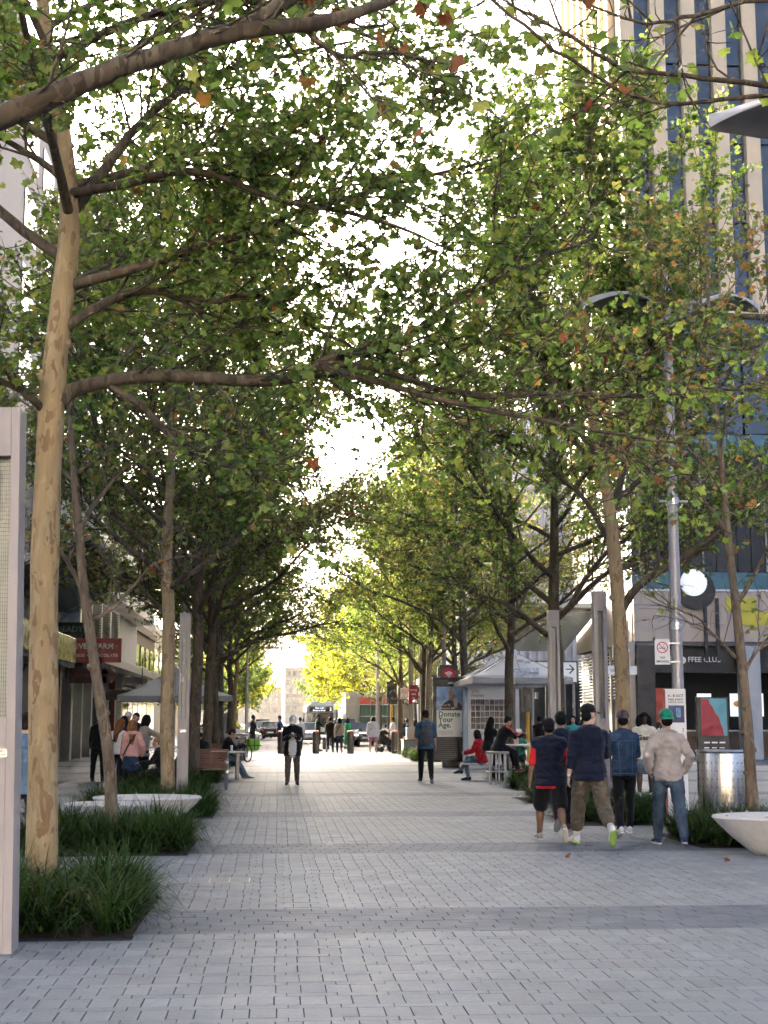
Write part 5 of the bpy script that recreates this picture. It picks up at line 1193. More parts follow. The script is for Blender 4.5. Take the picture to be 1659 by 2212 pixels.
# traffic signals
def signal(label, x, y, z, s=1.0):
    t = thing('traffic_signal', label, 'traffic signal', (x, y, 0), 0, 'traffic signals at the crossing')
    MB().cyl((0, 0, 0), (0, 0, z + 1.1 * s), .07, n=12).build('pole', mat('signal_yellow', (.55, .30, .02), .5, 0, .1, 4), t, True)
    b = MB(); b.prism([(-.27, -.55), (-.2, -.62), (.2, -.62), (.27, -.55), (.27, .55), (.2, .62), (-.2, .62), (-.27, .55)], -.2, -.12, 'y'); o = b.build('backboard', M_black, t); o.location = (0, 0, z); o.scale = (s, 1, s)
    b = MB(); b.box(-.17, .17, -.12, .10, -.5, .1); o = b.build('signal_box', M_black, t, bevel=.01); o.location = (0, -.12, z); o.scale = (s, 1, s)
    for k in range(3): o = MB().lathe([(.09, 0), (.10, .14), (.085, .14), (.08, .0)], n=14).build('visor', M_black, t); o.rotation_euler = (-math.pi / 2, 0, 0); o.location = (0, .02, z - .4 + k * .22)
    MB().box(.29, .40, -.1, .06, -.05, .2).build('button_box', M_grey, t).location = (0, 0, z)
    return t
signal('traffic signal on a yellow pole at the crossing, centre right', *gp(846, 1622)[:2], at(843, 1492, 70)[2])
signal('black traffic signal on a rusty yellow pole behind the parasol', *at(1141, 1600, 54)[:2], at(1135, 1507, 54)[2], .9)
# silver poles, utility cabinets, concrete seat box, more signs near the crossing
for lb, x, Y, H, r_ in (('silver lamp pole behind the left parasol', 470, 56, 7.6, .10), ('shorter silver pole by the delivery bicycle', 532, 62, 4.6, .085), ('grey pole right of the left light column', 393, 40, 9, .07), ('grey lamp pole at the right of the crossing', 888, 66, 9.5, .12), ('thin grey pole right of the crossing', 909, 64, 9, .06), ('dark lamp pole beyond the crossing at right', 816, 90, 9, .12)):
    t = thing('lamp_pole', lb, 'pole', (*at(x, 1600, Y)[:2], 0)); MB().tube([(0, 0, 0), (0, 0, H * .4), (0, 0, H)], [r_, r_ * .9, r_ * .6], 14).build('shaft', M_steel if 'silver' in lb else M_grey, t, True); MB().tube([(0, 0, H), (.3, 0, H + .1), (1.0, 0, H + .12)], [.04, .035, .03], 8).build('arm', M_grey, t, True); MB().box(.8, 1.35, -.1, .1, H + .06, H + .14).build('lamp_head', M_grey, t, bevel=.02)
for lb, x, y, Y, w2, h2 in (('grey utility cabinet left of the seated man in jeans', 441, 1640, 47, .28, 1.35), ('pale utility cabinet behind the bicycle', 502, 1640, 58, .55, 1.05), ('dark utility cabinet behind the pale one', 484, 1640, 60, .3, 1.9), ('grey cabinet on the signal corner at right', 893, 1640, 65, .32, 1.25)):
    t = thing('utility_cabinet', lb, 'cabinet', (*at(x, y, Y)[:2], 0)); MB().box(-w2, w2, -.3, .3, 0, h2).build('case', M_grey, t, bevel=.015); MB().box(-w2 + .03, -.005, -.312, -.301, .08, h2 - .06).build('door', M_grey, t, bevel=.004); MB().box(.005, w2 - .03, -.312, -.301, .08, h2 - .06).build('door', M_grey, t, bevel=.004)
sx = thing('seat_box', 'grey planter box that people sit on near the crossing', 'planter', (*gp(905, 1632)[:2], 0)); MB().box(-.75, .6, -.5, .6, 0, .68).build('box', mat('seat_box_grey', (.20, .22, .22), .6, 0, .1, 5, bump=.1), sx, bevel=.03); MB().box(-.77, .62, -.52, .62, .68, .73).build('lid', M_ltim, sx, bevel=.01)
no_smoking('small no smoking sign on the grey pole near the crossing', at(873, 1498, 65.8), .34, .5)
rs = thing('red_banner', 'red banner sign with white lettering near the crossing', 'sign', at(893, 1500, 63.5)); MB().box(-.22, .22, -.03, .03, -.42, .42).build('board', M_red, rs); 
for k, s_ in enumerate(('array', 'ext', 'tt')): lettering(s_, .15, M_wprint, rs, (.01, -.034, .2 - k * .18), bold=.002, ext=.001)
MB().cyl((.18, .05, -at(893, 1500, 63.5)[2]), (.35, .05, .9), .04).build('post', M_grey, rs)
lv = thing('shop_sign', 'black shop sign boards with white capitals beyond the crossing', 'sign', at(880, 1515, 86.2)); MB().box(-1.3, 1.2, -.05, .05, -.17, .17).build('board', M_black, lv); lettering('LOUIS VUITTON', .28, M_wprint, lv, (-.05, -.056, -.01), bold=.004, ext=.001); MB().box(-.1, 1.4, -.05, .05, .22, .7).build('upper_board', M_black, lv); lettering('LOUIS', .32, M_wprint, lv, (.45, -.056, .44), bold=.004, ext=.001); MB().box(-1.2, -1.1, -.02, .02, -3.2, -.17).build('post', M_dark, lv)
cc = thing('security_camera', 'white dome camera on the grey pole near the kiosk', 'camera', at(897, 1518, 63)); cc.scale = (.55, .55, .55); MB().ball((0, 0, 0), .16, 12, 8, sc=(1, 1, .8)).build('dome', M_black, cc, True); MB().lathe([(.17, 0), (.18, .05), (.12, .2), (.03, .26)], n=16).build('housing', M_white, cc, True); MB().cyl((0, 0, .22), (.4, .4, .3), .03).build('arm', M_grey, cc)
# pigeons on a bare limb
for k, (x, y_, lb) in enumerate(((1036, 1416, 'dark pigeon perched on the bare limb above the poster panel'), (1057, 1409, 'second pigeon further up the same bare limb'))):
    c = at(x, y_, 52.0); t = thing('pigeon', lb, 'bird', c); q = MB(); q.tube([(-.17, 0, -.10), (-.10, 0, -.06), (-.02, 0, 0), (.05, 0, .05), (.08, 0, .10), (.085, 0, .15), (.11, 0, .16), (.135, 0, .155)], [.012, .03, .065, .06, .04, .03, .022, .006], 10); q.tube([(0, .02, -.05), (0, .02, -.11)], .006, 5); q.tube([(0, -.02, -.05), (0, -.02, -.11)], .006, 5); q.build('body', mat('pigeon_slate', (.03, .03, .035), .6, 0, .3, 30), t, True)
Y5 = 52.05; lb_ = Tree(77); Q, S = rail([at(1003, 1456, Y5), at(1018, 1432, Y5), at(1057, 1414, Y5), at(1100, 1395, Y5), at(1150, 1362, Y5), at(1215, 1330, Y5)], [.06, .055, .05, .045, .03, .015]); base5 = at(1004, 1640, Y5); base5[2] = 0
tp5 = [base5, at(1003, 1550, Y5), at(1003, 1470, Y5), at(1000, 1380, Y5), at(998, 1280, Y5), at(985, 1150, Y5), at(985, 980, Y5)]
hero('plane_tree', 'plane tree with the low bare limb where pigeons perch', base5, tp5, [.17, .16, .15, .14, .12, .08, .02], 77, dict(MIDP, leaves=5, bare0=4.5, bare1=6), M_bark3, M_bark3, DULL, .12, 2, [([at(1003, 1456, Y5), at(1018, 1432, Y5), at(1057, 1414, Y5), at(1100, 1395, Y5), at(1150, 1362, Y5), at(1215, 1330, Y5)], [.06, .055, .05, .045, .03, .015], .1, 5), ([at(1000, 1390, Y5), at(950, 1340, Y5), at(870, 1300, Y5), at(790, 1270, Y5), at(700, 1210, Y5)], [.07, .06, .05, .035, .015], .5, 12), ([at(1000, 1370, Y5), at(1050, 1300, Y5), at(1120, 1270, Y5), at(1190, 1240, Y5)], [.06, .05, .035, .015], .4, 9)], dict(z0=5.2, z1=9.5, nl=10, L0=4.2, elev=(15, 60)))
# ------------------------------------------------------------------ people
PEND = []
def loft(P, rx, ry, ref=(0, 1, 0), n=14, flat0=False):
    P = np.asarray(P, float); rx = np.broadcast_to(np.asarray(rx, float), (len(P),)).copy(); ry = np.broadcast_to(np.asarray(ry, float), (len(P),)).copy()
    T = np.gradient(P, axis=0); T /= np.linalg.norm(T, axis=1)[:, None] + 1e-9
    e0, e1 = min(rx[0], ry[0]), min(rx[-1], ry[-1])
    if flat0: e0 = .004
    P = np.concatenate([[P[0] - T[0] * e0 * .75], [P[0] - T[0] * e0 * .45], P, [P[-1] + T[-1] * e1 * .45], [P[-1] + T[-1] * e1 * .75]])
    c0, c1 = (.97, .99) if flat0 else (.35, .8)
    rx = np.concatenate([[rx[0] * c0], [rx[0] * c1], rx, [rx[-1] * .8], [rx[-1] * .35]]); ry = np.concatenate([[ry[0] * c0], [ry[0] * c1], ry, [ry[-1] * .8], [ry[-1] * .35]])
    T = np.concatenate([[T[0]] * 2, T, [T[-1]] * 2]); ref = np.asarray(ref, float)
    B = ref[None] - T * (T @ ref)[:, None]; B /= np.linalg.norm(B, axis=1)[:, None] + 1e-9; A = np.cross(B, T)
    a = np.arange(n) * 2 * math.pi / n
    V = (P[:, None] + rx[:, None, None] * np.cos(a)[None, :, None] * A[:, None] + ry[:, None, None] * np.sin(a)[None, :, None] * B[:, None]).reshape(-1, 3)
    k = len(P); i = np.arange(n); j = np.arange(k - 1)
    Aq = j[:, None] * n + i[None]; Bq = j[:, None] * n + (i[None] + 1) % n
    F = [tuple(q) for q in np.stack([Aq, Bq, Bq + n, Aq + n], -1).reshape(-1, 4)] + [tuple(range(n))[::-1], tuple(range((k - 1) * n, k * n))]
    return V, F
def ellip(c, r, M=None, n=16, m=10):
    b = MB(); b.ball((0, 0, 0), 1, n, m); V = np.array(b.v) * np.asarray(r)
    if M is not None: V = V @ np.asarray(M).T
    return V + np.asarray(c), b.f
def fuse(name, parts, voxel, m, parent, fold=0.0, it=5, cut=None):
    V = []; F = []; o = 0
    for v, f in parts:
        V.append(v); F += [tuple(i + o for i in q) for q in f]; o += len(v)
    me = D.meshes.new(name); me.from_pydata(np.concatenate(V).tolist(), [], F)
    ob = link(name, me, parent)
    r = ob.modifiers.new('r', 'REMESH'); r.mode = 'VOXEL'; r.voxel_size = voxel; r.use_smooth_shade = True
    s = ob.modifiers.new('s', 'SMOOTH'); s.factor = .5; s.iterations = it
    PEND.append((ob, m, fold)); return ob
def flush():
    dg = bpy.context.evaluated_depsgraph_get(); res = []
    tx = [(t, o, m, D.meshes.new_from_object(t.evaluated_get(dg))) for t, o, m in TPEND]
    for ob, m, fold in PEND: res.append(D.meshes.new_from_object(ob.evaluated_get(dg)))
    for (ob, m, fold), me in zip(PEND, res):
        old = ob.data; ob.modifiers.clear(); ob.data = me; me.name = ob.name.split('.')[0]; D.meshes.remove(old)
        me.materials.clear()
        for q in (m if isinstance(m, (list, tuple)) else [m]): me.materials.append(q)
        if fold:
            n = len(me.vertices); co = np.empty(n * 3, np.float32); no = np.empty(n * 3, np.float32)
            me.vertices.foreach_get('co', co); me.vertices.foreach_get('normal', no); co = co.reshape(-1, 3); no = no.reshape(-1, 3)
            sd = hash(ob.name) % 97
            h = np.array([mnoise.noise((c[0] * 7 + sd, c[1] * 7, c[2] * 15)) + .5 * mnoise.noise((c[0] * 16, c[1] * 16 + sd, c[2] * 26)) for c in co], np.float32)
            h = 1 - 2.2 * np.abs(h); co += no * (h * fold * .7)[:, None]; me.vertices.foreach_set('co', co.ravel())
        me.polygons.foreach_set('use_smooth', np.ones(len(me.polygons), dtype=bool)); me.update()
    PEND.clear(); TPEND.clear()
    for t, o, m, me in tx:
        D.objects.remove(t); o.data = me; me.materials.clear(); me.materials.append(m)
SK = dict(tan=(.42, .25, .17), fair=(.55, .36, .28), brown=(.20, .11, .07), dark=(.07, .038, .026), light=(.5, .32, .23))
def rotm(yaw, pitch, roll=0.0): return np.array(Matrix.Rotation(math.radians(yaw), 3, 'Z') @ Matrix.Rotation(math.radians(pitch), 3, 'X') @ Matrix.Rotation(math.radians(roll), 3, 'Y'))
def person(label, x, y, H, face, skin_='tan', hair=('short', (.012, .01, .009)), cap=None, top=None, bottom=None, shoes=(.03, .03, .03), sole=(.5, .5, .48), legs=((12, 8, 2, 0), (-14, 14, 2, 25)), arms=((5, 8, 15, 0), (-5, 8, 15, 0)), lean=2, head=(0, 0), seat=None, bw=1.0, near=2, group=None, dz=0.0, curl=38, extra=None):
    """face: degrees turned left from looking away down the street. legs: (hip pitch, knee, out, heel lift) right then left; arms: (pitch, out, elbow, in)."""
    s = H / 1.75; vox = {0: .011, 1: .015, 2: .022, 3: .028}[near]
    root = thing('person', label, 'person', (x, y, dz), math.radians(face), group)
    sinD = lambda a: math.sin(math.radians(a)); cosD = lambda a: math.cos(math.radians(a))
    L = {}
    for side, (p, k, o, fp) in zip((1, -1), legs):
        hip = np.array([side * .092 * s * bw, 0, 0]); kn = hip + .43 * s * np.array([side * sinD(o), sinD(p) * cosD(o), -cosD(p) * cosD(o)])
        an = kn + .415 * s * np.array([side * sinD(o) * .4, sinD(p - k), -cosD(p - k)])
        fd = np.array([side * .14, cosD(fp), -sinD(fp)]); fd /= np.linalg.norm(fd); up = np.array([0, sinD(fp), cosD(fp)])
        heel = an - fd * .055 * s - up * .085 * s; toe = an + fd * .185 * s - up * .085 * s
        L[side] = (hip, kn, an, heel, toe, fd, up)
    hz = -min(min(v[3][2], v[4][2]) for v in L.values()) if seat is None else seat + .10 * s
    off = np.array([0, 0, hz]); sp = np.array([0, sinD(lean), cosD(lean)]); fwd = np.array([0, cosD(lean), -sinD(lean)])
    L = {k: tuple(np.asarray(v) + (off if i < 5 else 0) for i, v in enumerate(vv)) for k, vv in L.items()}
    S = lambda t, dx=0, dy=0: off + sp * t * s + np.array([dx * s, 0, 0]) + fwd * dy * s
    tor = [(-.08, .150, .100, -.005), (0, .168, .118, -.012), (.10, .155, .108, 0), (.20, .140, .100, .005), (.34, .163, .116, .008), (.43, .172, .110, 0), (.49, .140, .088, -.005), (.53, .075, .065, -.005)]
    if seat is not None: tor = [(-.07, .165, .125, .02)] + tor[1:]
    def torso(g, t0, t1, widen=1.0, flat0=False):
        q = [r for r in tor if t0 - 1e-6 <= r[0] <= t1 + 1e-6]
        for e in (t0, t1):
            if not any(abs(r[0] - e) < .02 for r in q): q.append((e, *[np.interp(e, [r[0] for r in tor], [r[i] for r in tor]) for i in (1, 2, 3)]))
        q.sort(); return loft([S(t, 0, dy) for t, rx, ry, dy in q], [(rx * bw * widen + g) * s for _, rx, ry, _ in q], [(ry * bw * widen + g) * s for _, rx, ry, _ in q], fwd, 20, flat0)
    A = {}
    for side, (p, o, e, inn) in zip((1, -1), arms):
        sh = S(.462, side * .160 * bw); u = np.array([side * sinD(o), sinD(p) * cosD(o), -cosD(p) * cosD(o)])
        u = u / np.linalg.norm(u); el = sh + u * .285 * s; q = p + e
        f = np.array([-side * sinD(inn) + side * sinD(o) * .5 * cosD(inn), sinD(q) * cosD(inn), -cosD(q) * cosD(inn)]); f /= np.linalg.norm(f)
        A[side] = (sh, el, el + f * .245 * s, f)
    def armloft(side, g, t1, rs=1.0):
        sh, el, wr, f = A[side]; P = [sh, sh * .5 + el * .5, el, el * .55 + wr * .45, wr]; R = np.array([.054, .046, .040, .037, .027]) * rs * s * (.6 + .4 * bw) + g * .72 * s
        if t1 <= 1: k = 3 if t1 > .75 else 2; P = P[:k]; R = R[:k]
        elif t1 < 2: P = P[:4]; R = R[:4]
        return loft(P, R, R, (0, 1, .01), 12)
    def legloft(side, g, t1, flare=0.0, rs=1.0):
        hip, kn, an, *_ = L[side]
        P = [hip + [0, 0, .02 * s], hip * .65 + kn * .35, kn * .75 + hip * .25, kn, kn * .68 + an * .32, kn * .3 + an * .7, an]; R = np.array([.092, .086, .068, .056, .056, .043, .036]) * s * rs * (.5 + .5 * bw) + g * s * np.array([.2, .55, 1, 1, 1, 1, 1]); R = R + np.linspace(0, flare, 7) * s
        k = {1: 3, 2: 4, 3: 7, 4: 6}[t1]; return loft(P[:k], R[:k], R[:k], (0, 1, .01), 14)
    # head
    hm = rotm(head[0], head[1] - lean * .4); hc = S(.53) + np.array([0, 0, .045 * s]) + hm @ np.array([0, .018, .125]) * s
    hp = lambda v: hc + hm @ (np.asarray(v, float) * s)
    skm = skin(SK[skin_], skin_)
    parts = [torso(0, -.08, .53), loft([S(.48), S(.58, 0, .005), hp((0, -.005, -.06))], [.062 * s, .056 * s, .058 * s], [.06 * s, .056 * s, .06 * s], fwd, 12),
             ellip(hp((0, -.012, .022)), np.array([.076, .096, .098]) * s, hm), ellip(hp((0, .022, -.042)), np.array([.058, .068, .075]) * s, hm), ellip(hp((0, .055, -.085)), np.array([.03, .028, .028]) * s, hm),
             ellip(hp((0, .096, -.018)), np.array([.013, .02, .026]) * s, hm), ellip(hp((.078, -.005, -.012)), np.array([.012, .02, .032]) * s, hm), ellip(hp((-.078, -.005, -.012)), np.array([.012, .02, .032]) * s, hm), ellip(hp((0, .078, .02)), np.array([.05, .016, .012]) * s, hm), ellip(hp((0, .083, -.062)), np.array([.022, .012, .010]) * s, hm)]
    for side in (1, -1):
        parts += [armloft(side, 0, 2), legloft(side, 0, 3)]
        hip, kn, an, heel, toe, fd, up = L[side]
        parts.append(loft([an - up * .03 * s, heel + up * .045 * s + fd * .03 * s, toe + up * .03 * s - fd * .04 * s], [.034 * s, .032 * s, .03 * s], [.034 * s, .032 * s, .022 * s], up, 10))
        sh, el, wr, f = A[side]; yv = np.array([0, 1., 0]); l = yv - f * (f @ yv)
        if np.linalg.norm(l) < .45: l = np.array([-side * 1., 0, 0]) - f * (f @ np.array([-side * 1., 0, 0]))
        l /= np.linalg.norm(l); nin = np.cross(f, l); nin *= -1 if nin @ np.array([-side, 0, -.3]) < 0 else 1
        pk_ = wr + f * .085 * s
        parts.append(loft([wr, wr + f * .04 * s, pk_], [.026 * s, .037 * s, .039 * s], [.020 * s, .017 * s, .014 * s], nin, 10))
        if near <= 1:
            for q, (lo, ln) in enumerate(((.030, .070), (.0105, .080), (-.0095, .074), (-.029, .058))):
                b0 = pk_ + l * lo * s - f * .008 * s; a = math.radians(curl); d1 = f * math.cos(a * .4) + nin * math.sin(a * .4); d2 = f * math.cos(a * 1.3) + nin * math.sin(a * 1.3); d3 = f * math.cos(a * 2) + nin * math.sin(a * 2)
                P = [b0, b0 + d1 * ln * .45 * s, b0 + d1 * ln * .45 * s + d2 * ln * .32 * s, b0 + (d1 * .45 + d2 * .32 + d3 * .25) * ln * s]; parts.append(loft(P, np.array([.0098, .0092, .0086, .0075]) * s, np.array([.0098, .0092, .0086, .0075]) * s, l, 8))
            t0 = wr + f * .03 * s + l * .028 * s; td = f * .75 + l * .5 + nin * .35; td /= np.linalg.norm(td); parts.append(loft([t0, t0 + td * .035 * s, t0 + (td * .035 + (f * .9 + nin * .35) * .03) * s], [.013 * s, .0105 * s, .0085 * s], [.013 * s, .0105 * s, .0085 * s], l, 8))
        else: parts.append(loft([pk_, pk_ + (f + nin * .4) * .06 * s], [.034 * s, .024 * s], [.013 * s, .011 * s], nin, 8))
        # shoes
        q = MB(); w2 = .047 * s
        rings = [(-.01, .030, .040, .045), (.04, .040, .050, .060), (.11, .040, .042, .048), (.17, .046, .030, .032), (.225, .040, .024, .026), (.255, .024, .016, .018)]
        sv, sf_ = loft([heel + fd * t * s + up * (c + .012) * s for t, rx, ry, c in rings], [r_[1] * s for r_ in rings], [r_[2] * s for r_ in rings], up, 12)
        sv = np.concatenate([sv]); mb = MB(); mb._add([tuple(v) for v in sv], sf_); shoe = mb.build('shoe', cloth(shoes), root, True)
        mb = MB(); mb._add([tuple(v) for v in loft([heel + fd * t * s + up * .012 * s for t, *_ in rings], [r_[1] * s * 1.08 for r_ in rings], .013 * s, up, 12)[0]], sf_); mb.build('sole', mat('sole_%.2f_%.2f' % (sole[0], sole[1]), sole, .7, 0, .05, 8), shoe, True)
        if bottom and bottom.get('ankle'):    # high shoe collar or sock
            mb = MB(); v_, f_ = loft([an - up * .05 * s, an + (kn - an) * .18], .045 * s, .047 * s, (0, 1, 0.01), 12); mb._add([tuple(v) for v in v_], f_); mb.build('shoe_collar', cloth(bottom['ankle']), root, True)
    fuse('body', parts, vox, skm, root, 0, 4)
    if near <= 2:
        q = MB()
        for sx_ in (-1, 1): v_, f_ = ellip(hp((sx_ * .032, .081, .004)), np.array([.013, .008, .007]) * s, hm, 8, 6); q._add([tuple(v) for v in v_], f_)
        q.build('eyes', M_ink, root, True)
        q = MB(); v_, f_ = ellip(hp((0, .091, -.062)), np.array([.02, .006, .005]) * s, hm, 8, 6); q._add([tuple(v) for v in v_], f_); q.build('mouth', mat('lip', (.25, .09, .08), .5, 0, 0), root, True)
    # clothes
    if top:
        g = top.get('loose', .012); t0 = top.get('t0', -.10); pr = [torso(g, max(t0, -.08), .49, top.get('wide', 1.0), True)]
        if t0 < -.09: pr.append(loft([S(t0, 0, -.005), S(-.04, 0, -.01)], [(.168 * bw + g + .008) * s, (.168 * bw + g) * s], [(.126 * bw + g + .008) * s, (.124 * bw + g) * s], fwd, 20, True))
        if top.get('dress'):
            pr.append(loft([off + np.array([0, 0, .02]), off + np.array([0, 0, -.25 * s]), off + np.array([0, 0, -top['dress'] * s])], [.17 * s, .2 * s, .24 * s], [.125 * s, .15 * s, .19 * s], (0, 1, 0), 20))
        sl_ = top.get('sleeve', 2)
        for side in (1, -1):
            if sl_ > 0: pr.append(armloft(side, g + top.get('sl', .004), sl_))
            else: pr.append(loft([S(.44, side * .12 * bw), S(.47, side * .165 * bw)], (.062 + g) * s, (.062 + g) * s, fwd, 12))
        if top.get('collar', 1): pr.append(loft([S(.49), S(.545)], [.078 * s, .070 * s], [.078 * s, .072 * s], fwd, 14))
        if top.get('hood'): pr.append(ellip(S(.51, 0, -.075), np.array([.12, .07, .075]) * s))
        fuse('jacket' if top.get('jacket') else 'shirt', pr, vox, top['m'], root, top.get('fold', .006), 3)
        if top.get('under'):      # a shirt that shows at sleeves and hem
            um = top['under']; pr = [torso(.004, -.08, .45, 1, True), loft([S(t0 - .045, 0, -.005), S(-.04, 0, -.01)], [(.170 * bw + .012) * s] * 2, [(.126 * bw + .012) * s] * 2, fwd, 18, True)] + [armloft(sd_, .016, top.get('under_sleeve', 1)) for sd_ in (1, -1)]
            fuse('undershirt', pr, vox, um, root, .004, 3)
        if top.get('cuffs'):
            for side in (1, -1):
                sh, el, wr, f = A[side]; mb = MB(); v_, f_ = loft([wr - f * .05 * s, wr], .042 * s, .042 * s, (0, 1, .01), 12); mb._add([tuple(v) for v in v_], f_); mb.build('cuff', top['cuffs'], root, True)
    if bottom:
        g = bottom.get('loose', .012); kd = bottom.get('kind', 'trousers')
        if kd in ('trousers', 'shorts'):
            pr = [torso(min(.010, g * .5), -.08, .08)]
            for side in (1, -1):
                pr.append(legloft(side, g, 3 if kd == 'trousers' and not bottom.get('crop') else (4 if kd == 'trousers' else bottom.get('len', 2)), bottom.get('flare', 0.0)))
                hip, kn, an, *_ = L[side]; pr.append(loft([off + (hip - off) * .6 - [0, 0, .03 * s], hip * .7 + kn * .3], (.084 + g * .3) * s, (.090 + g * .35) * s, (0, 1, .01), 12))
            fuse('trousers' if kd == 'trousers' else 'shorts', pr, vox, bottom['m'], root, bottom.get('fold', .006), 3)
        elif kd == 'skirt':
            pr = [loft([S(.08), S(-.02), off + np.array([0, 0, -.18 * s]), off + np.array([0, 0, -.30 * s])], np.array([.145, .178, .21, .235]) * s, np.array([.108, .135, .17, .19]) * s, (0, 1, .01), 22)]; fuse('skirt', pr, vox, bottom['m'], root, .012, 2)
            for side in (1, -1): fuse('legging', [legloft(side, .006, 3)], vox, bottom.get('leg', cloth((.012, .012, .013))), root, 0, 2)
    if hair:
        kd, hcol = hair; hmm = mat('hair_%.3f_%.3f' % (hcol[0], hcol[1]), hcol, .7, 0, .5, 40, bump=.3, stretch=(3, 3, .3), spec=.15); pr = []
        if cap is None or kd != 'short': pr.append(ellip(hp((0, -.024, .040)), np.array([.085, .098, .092]) * s, hm))
        pr.append(ellip(hp((0, -.055, -.005)), np.array([.078, .058, .075]) * s, hm))
        if kd == 'long':
            pr += [loft([hp((0, -.06, .06)), hp((0, -.085, -.04)), S(.50, 0, -.10), S(.36, 0, -.135), S(.24, 0, -.13)], np.array([.075, .088, .085, .07, .03]) * s, np.array([.05, .04, .035, .03, .015]) * s, fwd, 14)]
            for sd_ in (1, -1): pr.append(loft([hp((sd_ * .07, -.02, .06)), hp((sd_ * .085, -.02, -.05)), S(.47, sd_ * .095, -.05)], np.array([.03, .035, .03]) * s, np.array([.05, .05, .03]) * s, fwd, 10))
        if kd == 'big':
            pr += [ellip(hp((sd_ * .10, -.03, -.06)), np.array([.075, .09, .15]) * s, hm) for sd_ in (1, -1)] + [ellip(hp((0, -.09, -.06)), np.array([.13, .08, .16]) * s, hm), ellip(hp((0, -.03, .06)), np.array([.11, .11, .09]) * s, hm)]
        if kd == 'bob': pr += [loft([hp((0, -.06, .05)), hp((0, -.075, -.05)), hp((0, -.07, -.15))], np.array([.08, .1, .095]) * s, np.array([.06, .055, .04]) * s, fwd, 14)] + [loft([hp((sd_ * .075, -.01, .05)), hp((sd_ * .09, -.005, -.05)), hp((sd_ * .085, .0, -.13))], .03 * s, .05 * s, fwd, 10) for sd_ in (1, -1)]
        fuse('hair', pr, max(.011, vox * .8), hmm, root, .004, 2)
    if cap:
        cc_, turn = cap[0], cap[1]; cmx = cap[2] if len(cap) > 2 else cloth(cc_); ck = hm @ rotm(turn, 0)
        mb = MB(); prof = [(.099, 0), (.102, .02), (.099, .05), (.084, .082), (.055, .105), (.02, .116), (.004, .118)]; mb.lathe([(r_ * s, z * s) for r_, z in prof], (0, -.012 * s, 0), 24, sx=.9, sy=1.08)
        M4 = Matrix(ck.tolist()).to_4x4(); M4.translation = Vector(hp((0, -.01, .032)).tolist()); o = mb.build('cap', cmx, root, True); o.matrix_local = M4
        if turn is not None and cap[1] != 999:
            n = 12; vs = []; fs = []
            for i in range(n + 1):
                a = math.pi * i / n; cx_, sx_ = math.cos(a), math.sin(a); vs += [(.085 * cx_ * s, (.07 + .02 * sx_) * s, .012 * s), (.082 * cx_ * s, (.075 + .105 * sx_) * s, (.004 - .016 * cx_ * cx_) * s)]
            k = len(vs); vs += [(a, b_, c - .006 * s) for a, b_, c in vs]
            for i in range(n): a = 2 * i; fs += [(a, a + 1, a + 3, a + 2), (k + a, k + a + 2, k + a + 3, k + a + 1), (a + 1, k + a + 1, k + a + 3, a + 3)]
            mb = MB(); mb._add(vs, fs); mb.build('brim', cmx, o, True)
    root['pts'] = [float(c) for c in (*A[1][2], *A[-1][2])]
    if extra: extra(root, dict(S=S, A=A, L=L, hp=hp, hm=hm, s=s, off=off, fwd=fwd, vox=vox, bw=bw))
    return root
def strap(col):
    def f(root, k):
        S = k['S']; mb = MB(); P, R = rail([S(.50, .10, -.09), S(.40, .03, -.155), S(.25, -.07, -.148), S(.08, -.16, -.12), S(-.02, -.20, -.04)], .014 * k['s']); mb.tube(P, R, 6); mb.build('bag_strap', cloth(col), root, True)
    return f
NAVY = cloth((.009, .012, .028), 'navy'); BLACK = cloth((.009, .009, .010), 'black'); CHAR = cloth((.018, .018, .02), 'charcoal'); WHITE = cloth((.62, .62, .62), 'white')
KHAKI = cloth((.105, .085, .058), 'khaki'); BLUET = cloth((.05, .105, .15), 'blue_tee'); REDC = cloth((.50, .015, .02), 'red'); PINK = cloth((.58, .32, .29), 'pink'); BEIGE = cloth((.38, .32, .25), 'beige')
JEAN = denim((.055, .078, .108), 'mid'); DJKT = denim((.028, .048, .085), 'jacket'); LJEAN = denim((.14, .19, .235), 'light'); DJEAN = denim((.018, .027, .045), 'dark')
WK1 = ((20, 4, 2, -2), (-20, 32, 2, 48)); WK2 = ((-20, 30, 2, 46), (20, 4, 2, -2)); STAND = ((2, 3, 4, 0), (-2, 3, 4, 0))
ARMW = ((-14, 9, 14, 0), (16, 9, 20, 0)); ARMW2 = ((16, 9, 20, 0), (-14, 9, 14, 0)); HANG = ((3, 9, 12, 0), (3, 9, 12, 0)); PHONE = ((28, 8, 82, 28), (28, 8, 82, 28)); POCK = ((-22, 24, 62, 22), (-22, 24, 62, 22))
def pg(x, y): p = gp(x, y); return float(p[0]), float(p[1])
def vest_extra(root, k):
    S, s = k['S'], k['s']
    for j in range(7):
        t = -.06 + j * .075; mb = MB(); P = [S(t, .20 * math.cos(a) * 1.02, .150 * math.sin(a) - .004) for a in np.linspace(-math.pi, 0, 15)]; mb.tube(P, .004 * s, 5); mb.build('quilt_seam', NAVY, root, True)
